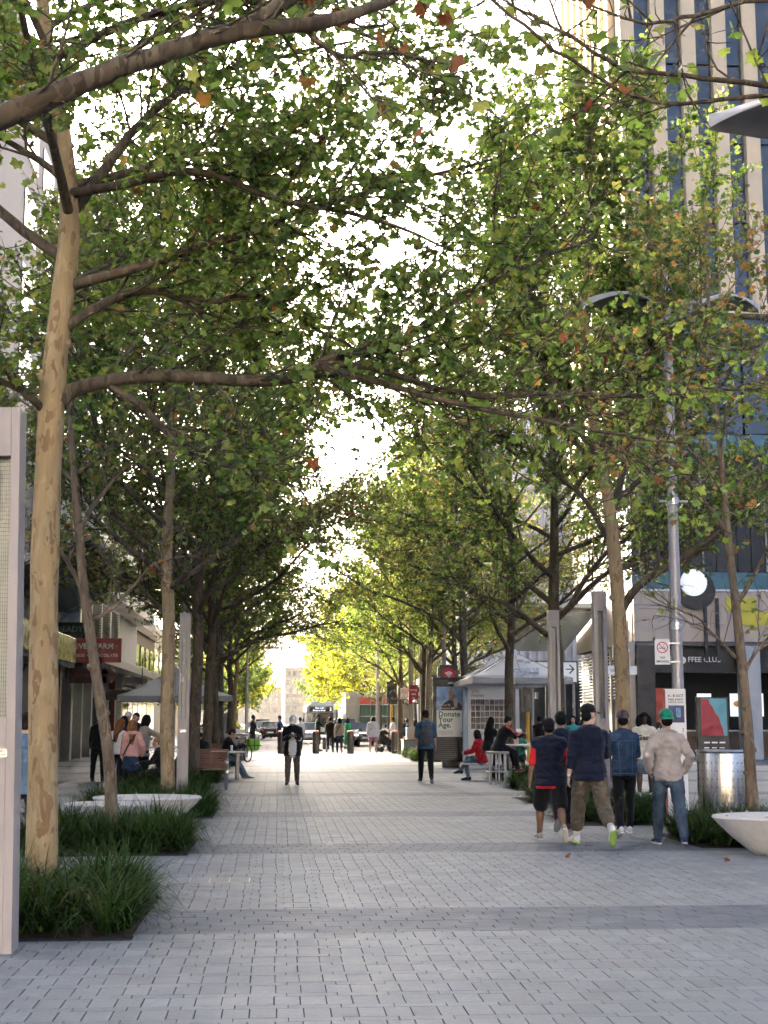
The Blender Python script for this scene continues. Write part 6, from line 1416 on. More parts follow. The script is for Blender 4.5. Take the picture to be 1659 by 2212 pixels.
# the five walkers on the right
person('stocky man in navy puffer vest, red shirt and black shorts walking away', *pg(1190, 1818), 1.66, -3, 'brown', ('short', (.01, .009, .008)), None,
       dict(m=NAVY, sleeve=0, loose=.036, t0=-.11, jacket=1, under=REDC, fold=.010, under_sleeve=.8), dict(m=BLACK, kind='shorts', loose=.032, len=2, flare=.03), (.35, .32, .27), (.55, .52, .48), WK2, ((8, 10, 12, 0), (-4, 14, 10, 0)), 3, (0, 4), None, 1.12, 0, 'men walking together on the right')
person('man in dark navy hooded jacket half hidden behind the puffer vest', float(at(1214, 1700, 20.6)[0]), 20.6, 1.76, -4, 'tan', ('short', (.01, .009, .008)), None, dict(m=cloth((.012, .018, .035), 'navy_hood'), hood=1, loose=.026, jacket=1, t0=-.14), dict(m=BLACK, loose=.02), (.12, .03, .03), (.3, .3, .3), WK1, ARMW2, 3, (0, 2), None, 1.05, 0, 'men walking together on the right')
def watch(root, k):
    sh, el, wr, f = k['A'][-1]; mb = MB(); P = wr - f * .01; v_, f_ = loft([P - f * .014, P + f * .014], .033, .033, (0, 1, .01), 14); mb._add([tuple(v) for v in v_], f_); mb.build('wrist_watch', M_steel, root, True)
person('tall man in navy sweater, black cap and khaki joggers, head turned right', *pg(1278, 1826), 1.83, 4, 'fair', ('short', (.012, .01, .009)), ((.009, .009, .01), 0), dict(m=NAVY, sleeve=1.4, loose=.026, t0=-.10, fold=.009), dict(m=KHAKI, loose=.030, crop=1, fold=.012, ankle=(.5, .5, .5)), (.68, .68, .70), (.32, .5, .12), WK2, ((20, 12, 70, 12), (-4, 12, 14, 0)), 3, (-62, 2), None, 1.08, 0, 'men walking together on the right', extra=watch)
def patches(root, k):
    S, s = k['S'], k['s']; mb = MB()
    for a, b_ in (((-.17, .40, -.135), (.17, .40, -.135)), ((-.10, .38, -.145), (-.085, -.05, -.15)), ((.10, .38, -.145), (.085, -.05, -.15)), ((-.18, -.06, -.14), (.18, -.06, -.14))):
        P = [S(a[1] + (b_[1] - a[1]) * u, a[0] + (b_[0] - a[0]) * u, a[2] + .05 * (abs(a[0] + (b_[0] - a[0]) * u) / .18) ** 2) for u in np.linspace(0, 1, 9)]; mb.tube(P, .004, 5)
    mb.build('seam', denim((.06, .12, .2), 'seam'), root, True); mb = MB(); c = S(.455, 0, -.112); mb.box(c[0] - .035, c[0] + .035, c[1] - .006, c[1], c[2] - .03, c[2] + .03); mb.build('collar_patch', DJKT, root)
M_pcap = mat('floral_cap', (.07, .05, .06), .9, 0, .95, 26)
person('person in denim jacket, patterned cap and black trousers walking away', *pg(1352, 1810), 1.69, -2, 'tan', ('short', (.01, .009, .008)), ((.1, .1, .1), 0, M_pcap), dict(m=DJKT, loose=.028, t0=-.09, jacket=1, fold=.008), dict(m=BLACK, loose=.012), (.62, .62, .62), (.7, .7, .7), ((16, 6, 1, -2), (2, 22, 1, 18)), ((22, 12, 72, 14), (18, 14, 72, 14)), 2, (-6, 6), None, .95, 0, 'men walking together on the right', extra=patches)
person('man in grey beige sweatshirt, green cap and blue jeans walking away', *pg(1448, 1826), 1.74, -4, 'tan', ('short', (.01, .009, .008)), ((.01, .20, .12), 180), dict(m=cloth((.36, .315, .285), 'oatmeal'), loose=.028, t0=-.09, fold=.010), dict(m=JEAN, loose=.020, fold=.010), (.03, .045, .12), (.6, .6, .6), ((-13, 14, 3, 8), (14, 4, 3, 0)), POCK, 3, (0, 8), None, 1.02, 0, 'men walking together on the right')
def georg(root, k):
    o = lettering('Georg', .15, M_ink, root, k['S'](.31, 0, .178), (math.pi / 2, 0, math.pi), bold=.004, ext=.004)
person('woman in cream sweatshirt with black lettering, hand at her cheek', float(at(1392, 1600, 29.5)[0]), 29.5, 1.74, 178, 'dark', ('big', (.008, .007, .006)), None, dict(m=cloth((.66, .62, .52), 'cream_sweat'), loose=.045, t0=-.14, sl=.012, fold=.010), dict(m=LJEAN, kind='skirt', leg=skin(SK['dark'], 'dark')), (.5, .5, .5), (.6, .6, .6), STAND, ((4, 8, 12, 0), (34, 24, 118, 10)), 0, (6, 0), None, 1.0, 1, extra=georg)
# mid-distance people on the mall
def phone(root, k):
    p = (k['A'][1][2] + k['A'][-1][2]) / 2 + np.array([0, .09, .03]); mb = MB(); mb.box(p[0] - .08, p[0] + .08, p[1] - .006, p[1] + .006, p[2] - .04, p[2] + .04); mb.build('phone', M_black, root)
def hoodie_open(root, k):
    S = k['S']; fuse('undershirt', [loft([S(-.16, 0, .07), S(.1, 0, .07), S(.35, 0, .07), S(.46, 0, .055)], np.array([.125, .12, .10, .06]), np.array([.115, .105, .105, .08]), k['fwd'], 14)], k['vox'], WHITE, root, .005, 3); phone(root, k)
    for side in (1, -1):
        sh, el, wr, f = k['A'][side]
        for t in (.25, .4): mb = MB(); c = el * (1 - t) + wr * t; v_, f_ = loft([c - f * .012, c + f * .012], .062, .062, (0, 1, .01), 12); mb._add([tuple(v) for v in v_], f_); mb.build('sleeve_stripe', WHITE, root, True)
person('man in white cap and open black hoodie looking down at his phone', *pg(631, 1696), 1.70, 180, 'brown', ('short', (.01, .009, .008)), ((.6, .6, .62), 0), dict(m=BLACK, loose=.045, t0=-.20, hood=1, jacket=1, sl=.01, fold=.010), dict(m=KHAKI, loose=.020, fold=.01), (.02, .02, .02), (.04, .04, .04), ((8, 6, 3, 0), (-6, 8, 3, 8)), PHONE, 4, (0, -32), None, 1.0, 1, extra=hoodie_open)
person('man in blue tee and black trousers walking away with a backpack', *pg(920, 1692), 1.82, 0, 'tan', ('short', (.012, .011, .01)), None, dict(m=BLUET, sleeve=1, loose=.024, t0=-.12, sl=.016), dict(m=BLACK, loose=.016), (.03, .03, .03), (.4, .4, .4), ((-8, 12, 2, 18), (9, 4, 2, 0)), ((2, 12, 14, 0), (-8, 10, 14, 0)), 2, (0, -2), None, 1.05, 1)
bk = thing('backpack', 'grey backpack worn by the man in the blue tee', 'backpack', (*pg(920, 1692), 1.22)); M_bp = cloth((.085, .085, .09), 'grey_pack')
fuse('pack', [loft([(0, -.20, -.22), (0, -.22, -.1), (0, -.22, .08), (0, -.19, .22)], [.13, .155, .15, .10], [.075, .095, .09, .06], (0, 1, 0), 16)], .016, M_bp, bk, .006, 3); fuse('pocket', [loft([(0, -.30, -.18), (0, -.31, -.02)], [.10, .11], [.03, .03], (0, 1, 0), 12)], .016, M_bp, bk, .004, 2)
for sx_ in (-1, 1): P, R = rail([(sx_ * .09, -.15, .2), (sx_ * .12, -.02, .30), (sx_ * .13, .12, .22), (sx_ * .14, .13, .02), (sx_ * .13, -.12, -.16)], .018); mb = MB(); mb.tube(P, R, 6); mb.build('shoulder_strap', M_bp, bk, True)
# right seating group
SITA = ((82, 80, 5, 0), (76, 84, 8, 0))
person('woman in bright red top sitting on the backless bench with legs crossed', 5.45, 38.1, 1.66, 62, 'light', ('bob', (.012, .009, .008)), None, dict(m=REDC, loose=.034, t0=-.10, fold=.01), dict(m=LJEAN, loose=.014), (.02, .02, .022), (.02, .02, .02), ((92, 60, -6, 0), (76, 86, 4, 0)), ((30, 10, 60, 20), (24, 10, 60, 20)), 10, (0, -8), .47, 1.06, 1, extra=strap((.02, .012, .012)))
M_or = mat('orange_stripe', (.85, .10, .04), .6, 0, 0)
def stripes(root, k):
    for side in (1, -1):
        sh, el, wr, f = k['A'][side]
        for j in (-1, 0, 1):
            mb = MB(); u = np.array([side * .6, j * .45, .75]); u /= np.linalg.norm(u); P, R = rail([k['S'](.53, side * .07 + 0 * j, -.045 + j * .02), sh + u * .082 + [0, 0, .005], (sh + el) / 2 + u * .068, el + u * .064, (el + wr) / 2 + u * .058, wr + u * .048], .0085); mb.tube(P, R, 5); mb.build('sleeve_stripe', M_or, root, True)
person('man in black tracksuit with orange shoulder stripes sitting on the bar stool', 5.54, 35.62, 1.74, -72, 'tan', ('short', (.012, .01, .009)), None, dict(m=BLACK, loose=.03, t0=-.12, jacket=1), dict(m=BLACK, loose=.016), (.3, .03, .06), (.6, .6, .6), ((72, 66, 6, 0), (78, 62, 6, 0)), ((46, 12, 62, 12), (46, 12, 62, 12)), 22, (0, -22), .83, 1.02, 1, extra=stripes)
person('woman with very long black hair sitting beyond the bar stool', 5.42, 36.7, 1.68, -60, 'light', ('long', (.008, .007, .007)), None, dict(m=BLACK, loose=.02, t0=-.08), dict(m=BLACK, loose=.014), (.3, .3, .3), (.5, .5, .5), SITA, ((50, 10, 60, 10), (50, 10, 60, 10)), 10, (0, -10), .80, .95, 2)
person('person in green shirt and white cap at the far side of the right table', 6.9, 40.4, 1.66, 160, 'tan', ('short', (.012, .01, .009)), ((.6, .6, .6), 0), dict(m=cloth((.05, .22, .14), 'mint'), loose=.02, sleeve=1), dict(m=BLACK), (.3, .3, .3), (.5, .5, .5), SITA, ((46, 10, 70, 10), (46, 10, 70, 10)), 8, (0, -10), .46, 1.0, 2)
person('woman in black dress standing behind the right table', float(at(1166, 1600, 46)[0]), 46.0, 1.74, -20, 'brown', ('short', (.01, .009, .008)), None, dict(m=BLACK, sleeve=0, loose=.018, dress=.5), None, (.02, .02, .02), (.02, .02, .02), STAND, HANG, 2, (0, 0), None, 1.0, 2)
person('woman in turquoise top with long dark hair facing the camera', float(at(1239, 1600, 42)[0]), 42.0, 1.72, 170, 'light', ('long', (.012, .009, .008)), None, dict(m=cloth((.03, .33, .34), 'turquoise'), sleeve=0, loose=.014), dict(m=BLACK, loose=.012), (.3, .3, .3), (.4, .4, .4), STAND, HANG, 0, (-8, 0), None, .95, 2)
person('woman in pale top beside the turquoise one', float(at(1263, 1600, 42.6)[0]), 42.6, 1.70, 175, 'light', ('long', (.014, .010, .008)), None, dict(m=cloth((.5, .42, .36), 'nude_top'), sleeve=0, loose=.014), dict(m=BLACK), (.3, .3, .3), (.4, .4, .4), STAND, HANG, 0, (10, 0), None, .95, 2)
person('dark-haired woman in black looking down, right of the turquoise one', float(at(1279, 1600, 41)[0]), 41.0, 1.62, 120, 'light', ('bob', (.012, .009, .008)), None, dict(m=BLACK, sleeve=1, loose=.016), dict(m=BLACK), (.1, .1, .1), (.3, .3, .3), STAND, PHONE, 4, (0, -25), None, .98, 2)
person('dark-haired person in black behind the cream trunk at right', float(at(1305, 1600, 33)[0]), 33.0, 1.66, 20, 'tan', ('bob', (.012, .009, .008)), None, dict(m=CHAR, loose=.02), dict(m=BLACK), (.1, .1, .1), (.3, .3, .3), STAND, HANG, 2, (0, 0), None, 1.0, 2)
person('person in black standing in front of the coffee shop banner', float(at(1437, 1600, 40)[0]), 40.0, 1.68, 90, 'tan', ('short', (.012, .009, .008)), None, dict(m=BLACK, loose=.02), dict(m=BLACK), (.1, .1, .1), (.3, .3, .3), STAND, HANG, 2, (0, 0), None, 1.0, 2)
# left group
def crossbag(root, k): strap((.01, .01, .012))(root, k)
person('girl in pink hoodie and denim skirt with long fair hair, back to the camera', float(at(285, 1600, 31.7)[0]), 31.7, 1.60, 8, 'fair', ('long', (.22, .11, .045)), None, dict(m=PINK, hood=1, loose=.034, t0=-.06, sl=.012), dict(m=DJKT, kind='skirt'), (.02, .02, .02), (.03, .03, .03), STAND, ((-14, 22, 50, 10), (4, 9, 14, 0)), 1, (0, 0), None, .92, 1, extra=crossbag)
person('girl in white top and black trousers with reddish hair looking down', float(at(254, 1600, 32.6)[0]), 32.6, 1.64, -24, 'fair', ('long', (.20, .075, .03)), None, dict(m=WHITE, loose=.026, t0=-.04), dict(m=BLACK, loose=.012), (.3, .3, .3), (.5, .5, .5), STAND, PHONE, 6, (-20, -25), None, .92, 1, extra=crossbag)
person('man in beige shirt reaching his arm out to the right', float(at(310, 1600, 33.2)[0]), 33.2, 1.72, -62, 'brown', ('bob', (.01, .009, .008)), None, dict(m=BEIGE, sleeve=1.4, loose=.026, t0=-.14), dict(m=BLACK, loose=.016), (.03, .03, .03), (.1, .1, .1), STAND, ((64, 6, 12, 0), (8, 9, 20, 0)), 3, (0, -14), None, .98, 1)
person('fair-haired boy in black sitting in profile beside the cream trunk', float(at(352, 1600, 31.2)[0]), 31.2, 1.55, 88, 'fair', ('short', (.32, .19, .08)), None, dict(m=BLACK, loose=.024), dict(m=CHAR, loose=.016), (.05, .05, .05), (.2, .2, .2), ((70, 60, 4, 0), (82, 48, 4, 0)), ((30, 8, 50, 10), (36, 8, 50, 10)), 12, (0, -8), .42, .96, 1)
person('man in black with a red backpack strap at the left behind the sapling', float(at(213, 1600, 38.2)[0]), 38.2, 1.74, -10, 'tan', ('short', (.012, .01, .009)), None, dict(m=BLACK, loose=.03, hood=1), dict(m=BLACK, loose=.02), (.02, .02, .02), (.05, .05, .05), STAND, HANG, 2, (0, 0), None, 1.0, 2)
person('man with glasses in dark jacket in the left group', float(at(294, 1600, 36.5)[0]), 36.5, 1.78, 160, 'tan', ('short', (.012, .01, .009)), None, dict(m=CHAR, loose=.03), dict(m=BLACK), (.02, .02, .02), (.05, .05, .05), STAND, HANG, 2, (0, 0), None, 1.0, 2)
person('person in white cap standing furthest back in the left group', float(at(276, 1600, 39)[0]), 39.0, 1.80, 170, 'tan', ('short', (.012, .01, .009)), ((.6, .6, .6), 0), dict(m=BLACK, loose=.03), dict(m=BLACK), (.02, .02, .02), (.05, .05, .05), STAND, HANG, 2, (0, 0), None, 1.0, 2)
person('person in maroon top hidden between the two girls', float(at(268, 1600, 35.5)[0]), 35.5, 1.70, 30, 'tan', ('bob', (.012, .01, .009)), None, dict(m=cloth((.07, .02, .02), 'maroon'), loose=.03), dict(m=BLACK), (.02, .02, .02), (.05, .05, .05), STAND, HANG, 2, (0, 0), None, 1.0, 2)
person('person in black and pale cap sitting behind the olive trunk at left', float(at(432, 1600, 36.8)[0]), 36.8, 1.70, 10, 'tan', ('short', (.012, .01, .009)), ((.45, .38, .28), 0), dict(m=BLACK, loose=.034), dict(m=BLACK), (.02, .02, .02), (.05, .05, .05), SITA, PHONE, 10, (0, -10), .46, 1.05, 2)
person('bearded man in black cap and jeans sitting at the left table', float(at(484, 1600, 39.9)[0]), 39.9, 1.74, -82, 'tan', ('short', (.012, .01, .009)), ((.012, .012, .013), 999), dict(m=BLACK, loose=.026), dict(m=LJEAN, loose=.018), (.3, .26, .22), (.4, .36, .3), ((70, 38, 8, 0), (64, 34, 4, 0)), ((44, 10, 70, 14), (44, 10, 70, 14)), 16, (0, -22), .47, 1.0, 1)
def coat(root, k): pass
person('person in denim blue sleeve mostly hidden behind the big light column', -2.88, 16.6, 1.72, 0, 'fair', ('short', (.02, .015, .01)), None, dict(m=denim((.10, .16, .22), 'pale'), loose=.03, jacket=1), dict(m=BLACK, loose=.016), (.02, .02, .02), (.3, .3, .3), WK1, ((2, 10, 14, 0), (-6, 9, 12, 0)), 2, (0, 0), None, 1.0, 1)
pj = thing('puffer_jacket', 'pink quilted jacket carried beside the big left light column', 'jacket', (-2.60, 16.6, .40)); fuse('cloth_body', [loft([(0, 0, .02 + k * .06), (0, 0, .06 + k * .06)], [.085, .085], [.10, .10], (0, 1, 0), 12) for k in range(8)] + [loft([(0, 0, .5), (.0, .0, .62)], .05, .06, (0, 1, 0), 10)], .013, cloth((.62, .25, .25), 'pink_puffer'), pj, .004, 2)
# people at the crossing
CR = 'people near the crossing'
def cross(label, x, y, H, face, sk, hair, cap, top, bottom, legs=STAND, arms=HANG, head=(0, 0), bw=1.0, seat=None, lean=2, extra=None, shoes=(.1, .1, .1)): return person(label, *pg(x, y), H, face, sk, hair, cap, top, bottom, shoes, (.4, .4, .4), legs, arms, lean, head, seat, bw, 3, CR, extra=extra)
hb = ('short', (.012, .01, .009))
cross('man in blue shirt standing beside the leftmost bollard', 603, 1618, 1.82, 250, 'tan', hb, ((.02, .02, .03), 0), dict(m=cloth((.03, .07, .17), 'royal'), sleeve=1, loose=.022), dict(m=BLACK), arms=PHONE)
cross('man in white shirt just behind the man in the white cap', 648, 1622, 1.78, 10, 'tan', hb, None, dict(m=cloth((.55, .58, .66), 'pale_blue'), loose=.03), dict(m=BLACK), WK1, ARMW)
cross('tall man in dark green shirt beside the second bollard', 686, 1622, 1.92, -80, 'dark', hb, None, dict(m=cloth((.012, .04, .03), 'bottle_green'), sleeve=1, loose=.022), dict(m=BLACK), arms=((40, 8, 40, 0), (30, 8, 50, 0)), head=(0, -10))
cross('man in black jacket and jeans walking to the crossing', 713, 1626, 1.78, -6, 'tan', hb, None, dict(m=BLACK, loose=.03), dict(m=DJEAN), WK1, ARMW)
cross('woman in beige jacket and jeans beside the third bollard', 733, 1627, 1.74, -4, 'light', ('bob', (.012, .01, .009)), None, dict(m=cloth((.33, .28, .24), 'taupe'), loose=.022, t0=-.04), dict(m=DJEAN), WK2, ARMW2, extra=strap((.01, .01, .01)))
cross('person in bright green dress beyond the third bollard', 750, 1618, 1.70, -50, 'light', ('bob', (.012, .01, .009)), None, dict(m=cloth((.02, .32, .11), 'bright_green'), loose=.02, dress=.55, sleeve=1), None)
cross('large woman in lavender shirt and pink shorts', 806, 1626, 1.76, 0, 'light', ('bob', (.012, .01, .009)), None, dict(m=cloth((.46, .47, .58), 'lavender'), loose=.04, t0=-.16), dict(m=cloth((.38, .16, .24), 'rose'), kind='shorts', loose=.03, len=1), STAND, HANG, bw=1.28, extra=strap((.01, .01, .012)), shoes=(.5, .5, .5))
cross('small child in white top standing at the pram', 833, 1621, 1.35, 5, 'tan', hb, None, dict(m=WHITE, loose=.02, sleeve=1), dict(m=BLACK), arms=((40, 8, 30, 0), (40, 8, 30, 0)))
cross('man in white tee and black trousers walking left', 849, 1622, 1.78, 78, 'brown', hb, None, dict(m=WHITE, sleeve=1, loose=.024), dict(m=BLACK), WK1, ARMW)
cross('man in blue jacket and white trousers sitting on the planter box', 886, 1630, 1.76, 60, 'brown', hb, None, dict(m=cloth((.03, .08, .19), 'cobalt'), loose=.03, jacket=1), dict(m=WHITE, loose=.02), ((62, 40, 4, 0), (66, 50, 6, 0)), ((40, 10, 70, 14), (30, 10, 60, 10)), (0, -14), 1.05, .73, 10)
cross('woman with long dark hair sitting behind the man in blue', 898, 1629, 1.70, 20, 'brown', ('long', (.012, .01, .009)), None, dict(m=cloth((.3, .22, .17), 'tan_top'), loose=.02), dict(m=BLACK), SITA, HANG, (0, 0), 1.0, .73)
cross('woman in black standing behind the seated man', 878, 1618, 1.72, 150, 'brown', ('bob', (.012, .01, .009)), None, dict(m=BLACK, loose=.02), dict(m=BLACK))
cross('man in dark navy overalls standing behind the delivery bicycle', 545, 1622, 1.85, -70, 'dark', hb, None, dict(m=cloth((.012, .014, .022), 'ink'), sleeve=1, loose=.024), dict(m=CHAR, loose=.03), STAND, ((16, 8, 30, 0), (16, 8, 30, 0)))
cross('person in pale blue shirt far off behind the left cabinets', 452, 1614, 1.70, 170, 'tan', hb, None, dict(m=cloth((.35, .45, .6), 'sky'), loose=.02, sleeve=1), dict(m=BLACK))
# ------------------------------------------------------------------ vehicles, bicycle, pram, bag
M_tyre = mat('tyre', (.015, .015, .016), .85, 0, .2, 10)
M_head = mat('lit_headlamp', (1, .95, .85), .3, 0, 0, emit=.5)
def wheel(parent, x, y, r, w, rim=True):
    o = MB().lathe([(r * .55, 0), (r * .9, 0), (r, w * .2), (r, w * .8), (r * .9, w), (r * .55, w)], n=22).build('wheel', M_tyre, parent, True); o.rotation_euler = (0, math.pi / 2, 0); o.location = (x - w / 2, y, r)
    if rim: q = MB().lathe([(.001, w * .15), (r * .58, w * .1), (r * .58, w * .9), (.001, w * .85)], n=18).build('rim', M_steel, o, True)
    return o
def car(label, x, y, rz, col, key, lit=False, suv=False):
    t = thing('car', label, 'car', (x, y, -.02), rz, 'cars on the far street'); h = .22 if suv else 0; m = mat('car_' + key, col, .25, .3, .04, 3); W = .86
    b = MB(); n = 0      # body by cross sections along the length (front at -y)
    secs = [(-2.15, .42, .62, .70), (-2.05, .30, .74, .84), (-1.3, .22, .90 + h * .5, W), (-.9, .22, .94 + h * .6, W), (1.3, .22, .98 + h * .8, W), (1.95, .26, .96 + h * .8, W), (2.15, .38, .80 + h * .6, .78)]
    vs = []; fs = []
    for yy, z0, z1, hw in secs: vs += [(-hw * .92, yy, z0), (-hw, yy, (z0 + z1) / 2), (-hw * .93, yy, z1), (hw * .93, yy, z1), (hw, yy, (z0 + z1) / 2), (hw * .92, yy, z0)]
    for i in range(len(secs) - 1):
        for j in range(6): fs.append((i * 6 + j, i * 6 + (j + 1) % 6, (i + 1) * 6 + (j + 1) % 6, (i + 1) * 6 + j))
    fs += [tuple(range(6)), tuple(range((len(secs) - 1) * 6, len(secs) * 6))[::-1]]; b._add(vs, fs); b.build('body', m, t, True, .03)
    b = MB(); zb = .93 + h * .6; zt = 1.42 + h; rs = [(-1.0, zb, .80), (-.35, zt, .62), (.95, zt, .62), (1.75 if not suv else 2.0, zb, .78)]
    b._add([(-w_, yy, z) for yy, z, w_ in rs] + [(w_, yy, z) for yy, z, w_ in rs], [(0, 1, 2, 3), (7, 6, 5, 4), (0, 4, 5, 1), (2, 6, 7, 3), (0, 3, 7, 4)]); cabin = b.build('window', M_glassd, t, True)
    b = MB(); b.box(-.63, .63, -.36, .97, zt - .01, zt + .035); b.build('roof', m, t, True, .03)
    for sx_ in (-1, 1):
        for yy in (-1.35, 1.35): wheel(t, sx_ * .78, yy, .32, .2)
        MB().ball((sx_ * .62, -2.06, .68), .12, 10, 8, sc=(1.3, .6, .7)).build('headlight', M_head if lit else mat('headlamp', (.5, .5, .52), .15, 0, .1, 4), t, True)
        MB().box(sx_ * .62 - .14, sx_ * .62 + .14, 2.10, 2.17, .74, .88).build('tail_light', mat('tail_red', (.4, .02, .02), .3, 0, 0), t)
        MB().box(sx_ * .95 - .09, sx_ * .95 + .09, -.85, -.75, .95, 1.07).build('mirror', m, t, bevel=.02)
    MB().box(-.26, .26, -2.18, -2.15, .46, .57).build('number_plate', M_white, t); MB().box(-.26, .26, 2.16, 2.19, .56, .67).build('number_plate', M_white, t); MB().box(-.45, .45, -2.14, -2.09, .58, .70).build('grille', M_black, t)
    return t
cp_ = lambda x, Y: (float(at(x, 1600, Y)[0]), Y)
car('dark sedan waiting at the crossing with its lamps lit', *cp_(784, 92), .05, (.03, .035, .045), 'slate', True)
car('dark car half hidden behind the woman in beige', *cp_(744, 89), .0, (.02, .02, .022), 'black', True, True)
car('pale grey car left of the bus', *cp_(664, 100), 0, (.5, .5, .52), 'silver')
car('black car driving away at left on the far street', *cp_(584, 118), math.pi, (.015, .015, .018), 'jet')
car('dark red-tailed car further along at left', *cp_(567, 132), math.pi, (.03, .03, .035), 'char', suv=True)
car('white car parked at left beyond the crossing', *cp_(551, 126), math.pi, (.6, .6, .6), 'white')
car('white car far down the street at left', *cp_(577, 165), math.pi, (.6, .6, .6), 'white')
car('white van-like car behind the left cabinets', *cp_(490, 92), 1.4, (.6, .6, .6), 'white', suv=True)
# bus
bs = thing('bus', 'white city bus with lit destination board facing the camera', 'bus', (*cp_(693, 122), -.02)); M_bus = mat('bus_white', (.48, .55, .60), .3, .1, .05, 2)
b = MB(); b.prism([(-1.25, .35), (1.25, .35), (1.27, 1.2), (1.24, 2.7), (1.1, 2.98), (-1.1, 2.98), (-1.24, 2.7), (-1.27, 1.2)], 0, 11.5, 'y'); b.build('body', M_bus, bs, bevel=.06)
MB().prism([(-1.08, 1.15), (1.08, 1.15), (1.06, 2.25), (-1.06, 2.25)], -.05, .02, 'y').build('windscreen', M_glassd, bs); MB().box(-.02, .02, -.06, -.051, 1.15, 2.25).build('wiper_post', M_black, bs)
MB().box(-1.0, 1.0, -.06, .02, 2.3, 2.75).build('destination_board', M_black, bs); M_led = mat('led_white', (.8, .9, 1), .4, 0, 0, emit=.25)
lettering('Red CAT', .20, M_led, bs, (-.10, -.066, 2.62), bold=.003, ext=.002); lettering('Matagarup Bridge', .15, M_led, bs, (-.15, -.066, 2.42), bold=.002, ext=.002); lettering('2', .36, M_led, bs, (.82, -.066, 2.52), bold=.006, ext=.002)
for sx_ in (-1, 1):
    MB().ball((sx_ * .95, -.02, .75), .15, 10, 8, sc=(1.3, .4, .8)).build('headlight', M_head, bs, True); MB().tube([(sx_ * 1.2, 0, 2.3), (sx_ * 1.45, -.3, 2.2), (sx_ * 1.5, -.3, 1.6)], .03, 6).build('mirror_arm', M_black, bs); MB().box(sx_ * 1.5 - .09, sx_ * 1.5 + .09, -.36, -.24, 1.3, 1.75).build('mirror', M_black, bs, bevel=.02)
    for yy in (2.2, 8.4): wheel(bs, sx_ * 1.12, yy, .48, .28)
    for k in range(7): MB().box(sx_ * 1.272 - .012, sx_ * 1.272 + .012, .6 + k * 1.5, 1.95 + k * 1.5, 1.25, 2.3).build('side_window', M_glassd, bs)
MB().box(-.9, .9, .5, 4.5, 2.99, 3.2).build('roof_unit', M_bus, bs, bevel=.06); MB().box(-1.0, 1.0, -.04, .02, .4, .62).build('bumper', M_black, bs, bevel=.02)
am = thing('amber_signal', 'lit amber warning lamp beside the bus', 'lamp', at(727, 1527, 118)); MB().ball((0, 0, 0), .22, 12, 8).build('lens', mat('amber', (1, .42, .03), .3, 0, 0, emit=.3), am, True); MB().cyl((0, .05, -at(727, 1527, 118)[2] + .07), (0, .05, -.15), .06).build('post', M_dark, am)
# delivery bicycle with green box
bi = thing('bicycle', 'black delivery bicycle standing at the left before the crossing', 'bicycle', (*pg(520, 1648), 0), math.radians(62))
def ring(cx, z, r, t, nm, m, parent, n=36): q = MB(); q.tube([(cx + r * math.cos(2 * math.pi * i / n), 0, z + r * math.sin(2 * math.pi * i / n)) for i in range(n + 1)], t, 6); return q.build(nm, m, parent, True)
for cx_ in (-.53, .53):
    wl = ring(cx_, .34, .31, .026, 'wheel', M_tyre, bi); q = MB()
    for k in range(14): a = k * math.pi / 7; q.tube([(cx_, 0, .34), (cx_ + .3 * math.cos(a), 0, .34 + .3 * math.sin(a))], .003, 4)
    q.build('spokes', M_steel, wl)
q = MB()
for a, b_, r_ in (((-.53, 0, .34), (-.05, 0, .30), .014), ((-.53, 0, .34), (-.16, 0, .80), .012), ((-.05, 0, .30), (-.17, 0, .84), .02), ((-.05, 0, .30), (.38, 0, .72), .024), ((-.15, 0, .72), (.36, 0, .86), .02), ((.34, 0, .95), (.40, 0, .66), .022), ((.40, 0, .66), (.53, 0, .34), .016)): q.tube([a, b_], r_, 8)
q.build('frame', M_black, bi, True); q = MB(); P, R = rail([(.22, -.30, 1.05), (.32, -.2, 1.06), (.34, 0, 1.0), (.32, .2, 1.06), (.22, .30, 1.05)], .013); q.tube(P, R, 8); q.build('handlebar', M_black, bi, True)
MB().prism([(-.32, .88), (-.05, .90), (-.03, .93), (-.12, .95), (-.32, .97)], -.07, .07, 'y').build('saddle', M_black, bi, bevel=.02); q = MB(); q.tube([(-.05, -.1, .30), (-.05, .1, .30)], .02, 8); q.tube([(-.05, -.12, .16), (-.05, -.12, .30)], .01, 6); q.tube([(-.05, .12, .44), (-.05, .12, .30)], .01, 6); q.build('crank', M_steel, bi); q = MB(); q.tube([(-.2, .02, .34), (-.25, .25, .0)], .01, 6); q.build('kick_stand', M_steel, bi)
gb = thing('delivery_box', 'lime green delivery bag hanging on the bicycle', 'bag', (*pg(545, 1640), .32), math.radians(30)); M_lime = mat('lime_fabric', (.22, .50, .02), .6, 0, .08, 6); MB().prism([(-.27, .02), (.22, .06), (.27, .48), (-.23, .52)], -.2, .2, 'y').build('body', M_lime, gb, bevel=.03)
q = MB(); q.box(-.272, .272, -.206, -.2005, .22, .25); q.box(-.03, .0, -.207, -.2012, .05, .5); q.build('trim', M_black, gb); q = MB(); q.tube([(.2, 0, .48), (.3, 0, .62), (.24, 0, .3)], .012, 6); q.build('strap', M_black, gb)
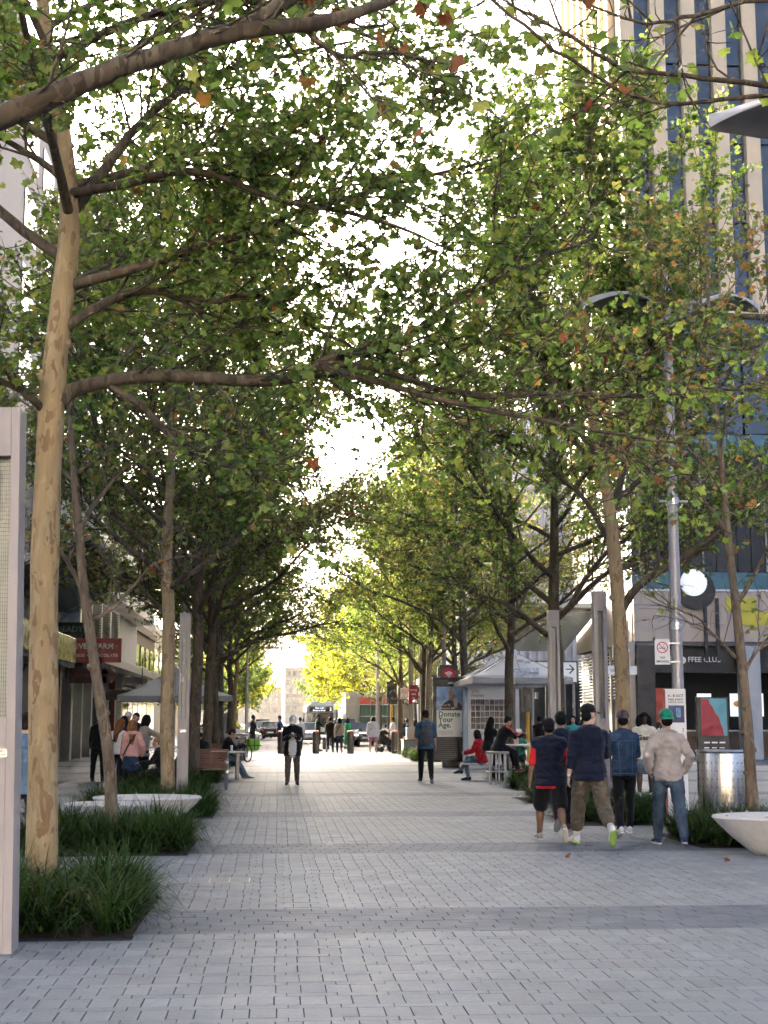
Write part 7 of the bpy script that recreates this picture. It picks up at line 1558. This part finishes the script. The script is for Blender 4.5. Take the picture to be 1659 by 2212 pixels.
# pram
pr_ = thing('pram', 'black folding pram beside the large woman in lavender', 'pram', (*pg(833, 1625), 0), math.radians(-70)); q = MB()
for sx_ in (-.24, .24): q.tube([(sx_, .35, .12), (sx_, -.1, .5), (sx_, -.5, 1.0)], .015, 6); q.tube([(sx_, -.3, .12), (sx_, .1, .5)], .015, 6)
q.tube([(-.24, -.5, 1.0), (.24, -.5, 1.0)], .018, 6); q.build('frame', M_black, pr_)
MB().prism([(-.35, .40), (.35, .32), (.42, .45), (.2, .62), (-.1, .85), (-.4, .95), (-.45, .6)], -.22, .22, 'x').build('seat', CHAR, pr_, bevel=.03); MB().prism([(-.45, .85), (-.35, 1.08), (-.1, 1.1), (.1, .95), (.0, .88)], -.23, .23, 'x').build('hood', BLACK, pr_, bevel=.03)
for sx_ in (-.26, .26):
    for yy in (.4, -.35): o = MB().lathe([(.04, 0), (.13, 0), (.14, .02), (.13, .04), (.04, .04)], n=18).build('wheel', M_tyre, pr_, True); o.rotation_euler = (0, math.pi / 2, 0); o.location = (sx_ - .02, yy, .14)
sb_ = thing('shopping_bag', 'brown shopping bag carried beside the man in black', 'bag', (*pg(704, 1624), .12)); MB().prism([(-.17, 0), (.17, 0), (.18, .55), (-.18, .55)], -.07, .07, 'y').build('bag', mat('brown_card', (.16, .13, .10), .7, 0, .1, 5), sb_, bevel=.01); q = MB(); q.tube([(-.07, 0, .55), (-.05, 0, .72), (.05, 0, .72), (.07, 0, .55)], .008, 6); q.build('handle', M_dark, sb_)
# things on the left tables, fallen leaves and litter
bt = thing('cup', 'white cup on the table beside the man in jeans', 'cup', (-1.25, 39.25, .75)); MB().lathe([(.001, 0), (.03, 0), (.042, .16), (.04, .165), (.001, .16)], n=14).build('cup', M_white, bt, True)
rq = random.Random(9)
for k, (x, y_) in enumerate(((1235, 1853), (432, 1850), (395, 1852), (1340, 1848), (1560, 1862))):
    o = link('fallen_leaf', DRYM[k % 4]); p = gp(x, y_); o.location = (p[0], p[1], .02); o.rotation_euler = (rq.uniform(-.3, .3), rq.uniform(-.3, .3), rq.uniform(0, 6)); o.scale = (.09, .09, .09)
    tag(o, ('dry brown leaf lying on the paving in front of the walkers', 'dry leaf on the paving right of the second left grass bed', 'dry leaf at the edge of the second left grass bed', 'dry leaf under the man in the denim jacket', 'pale dry leaf on the paving below the right dish seat')[k], 'leaf', 'fallen leaves')
flush()
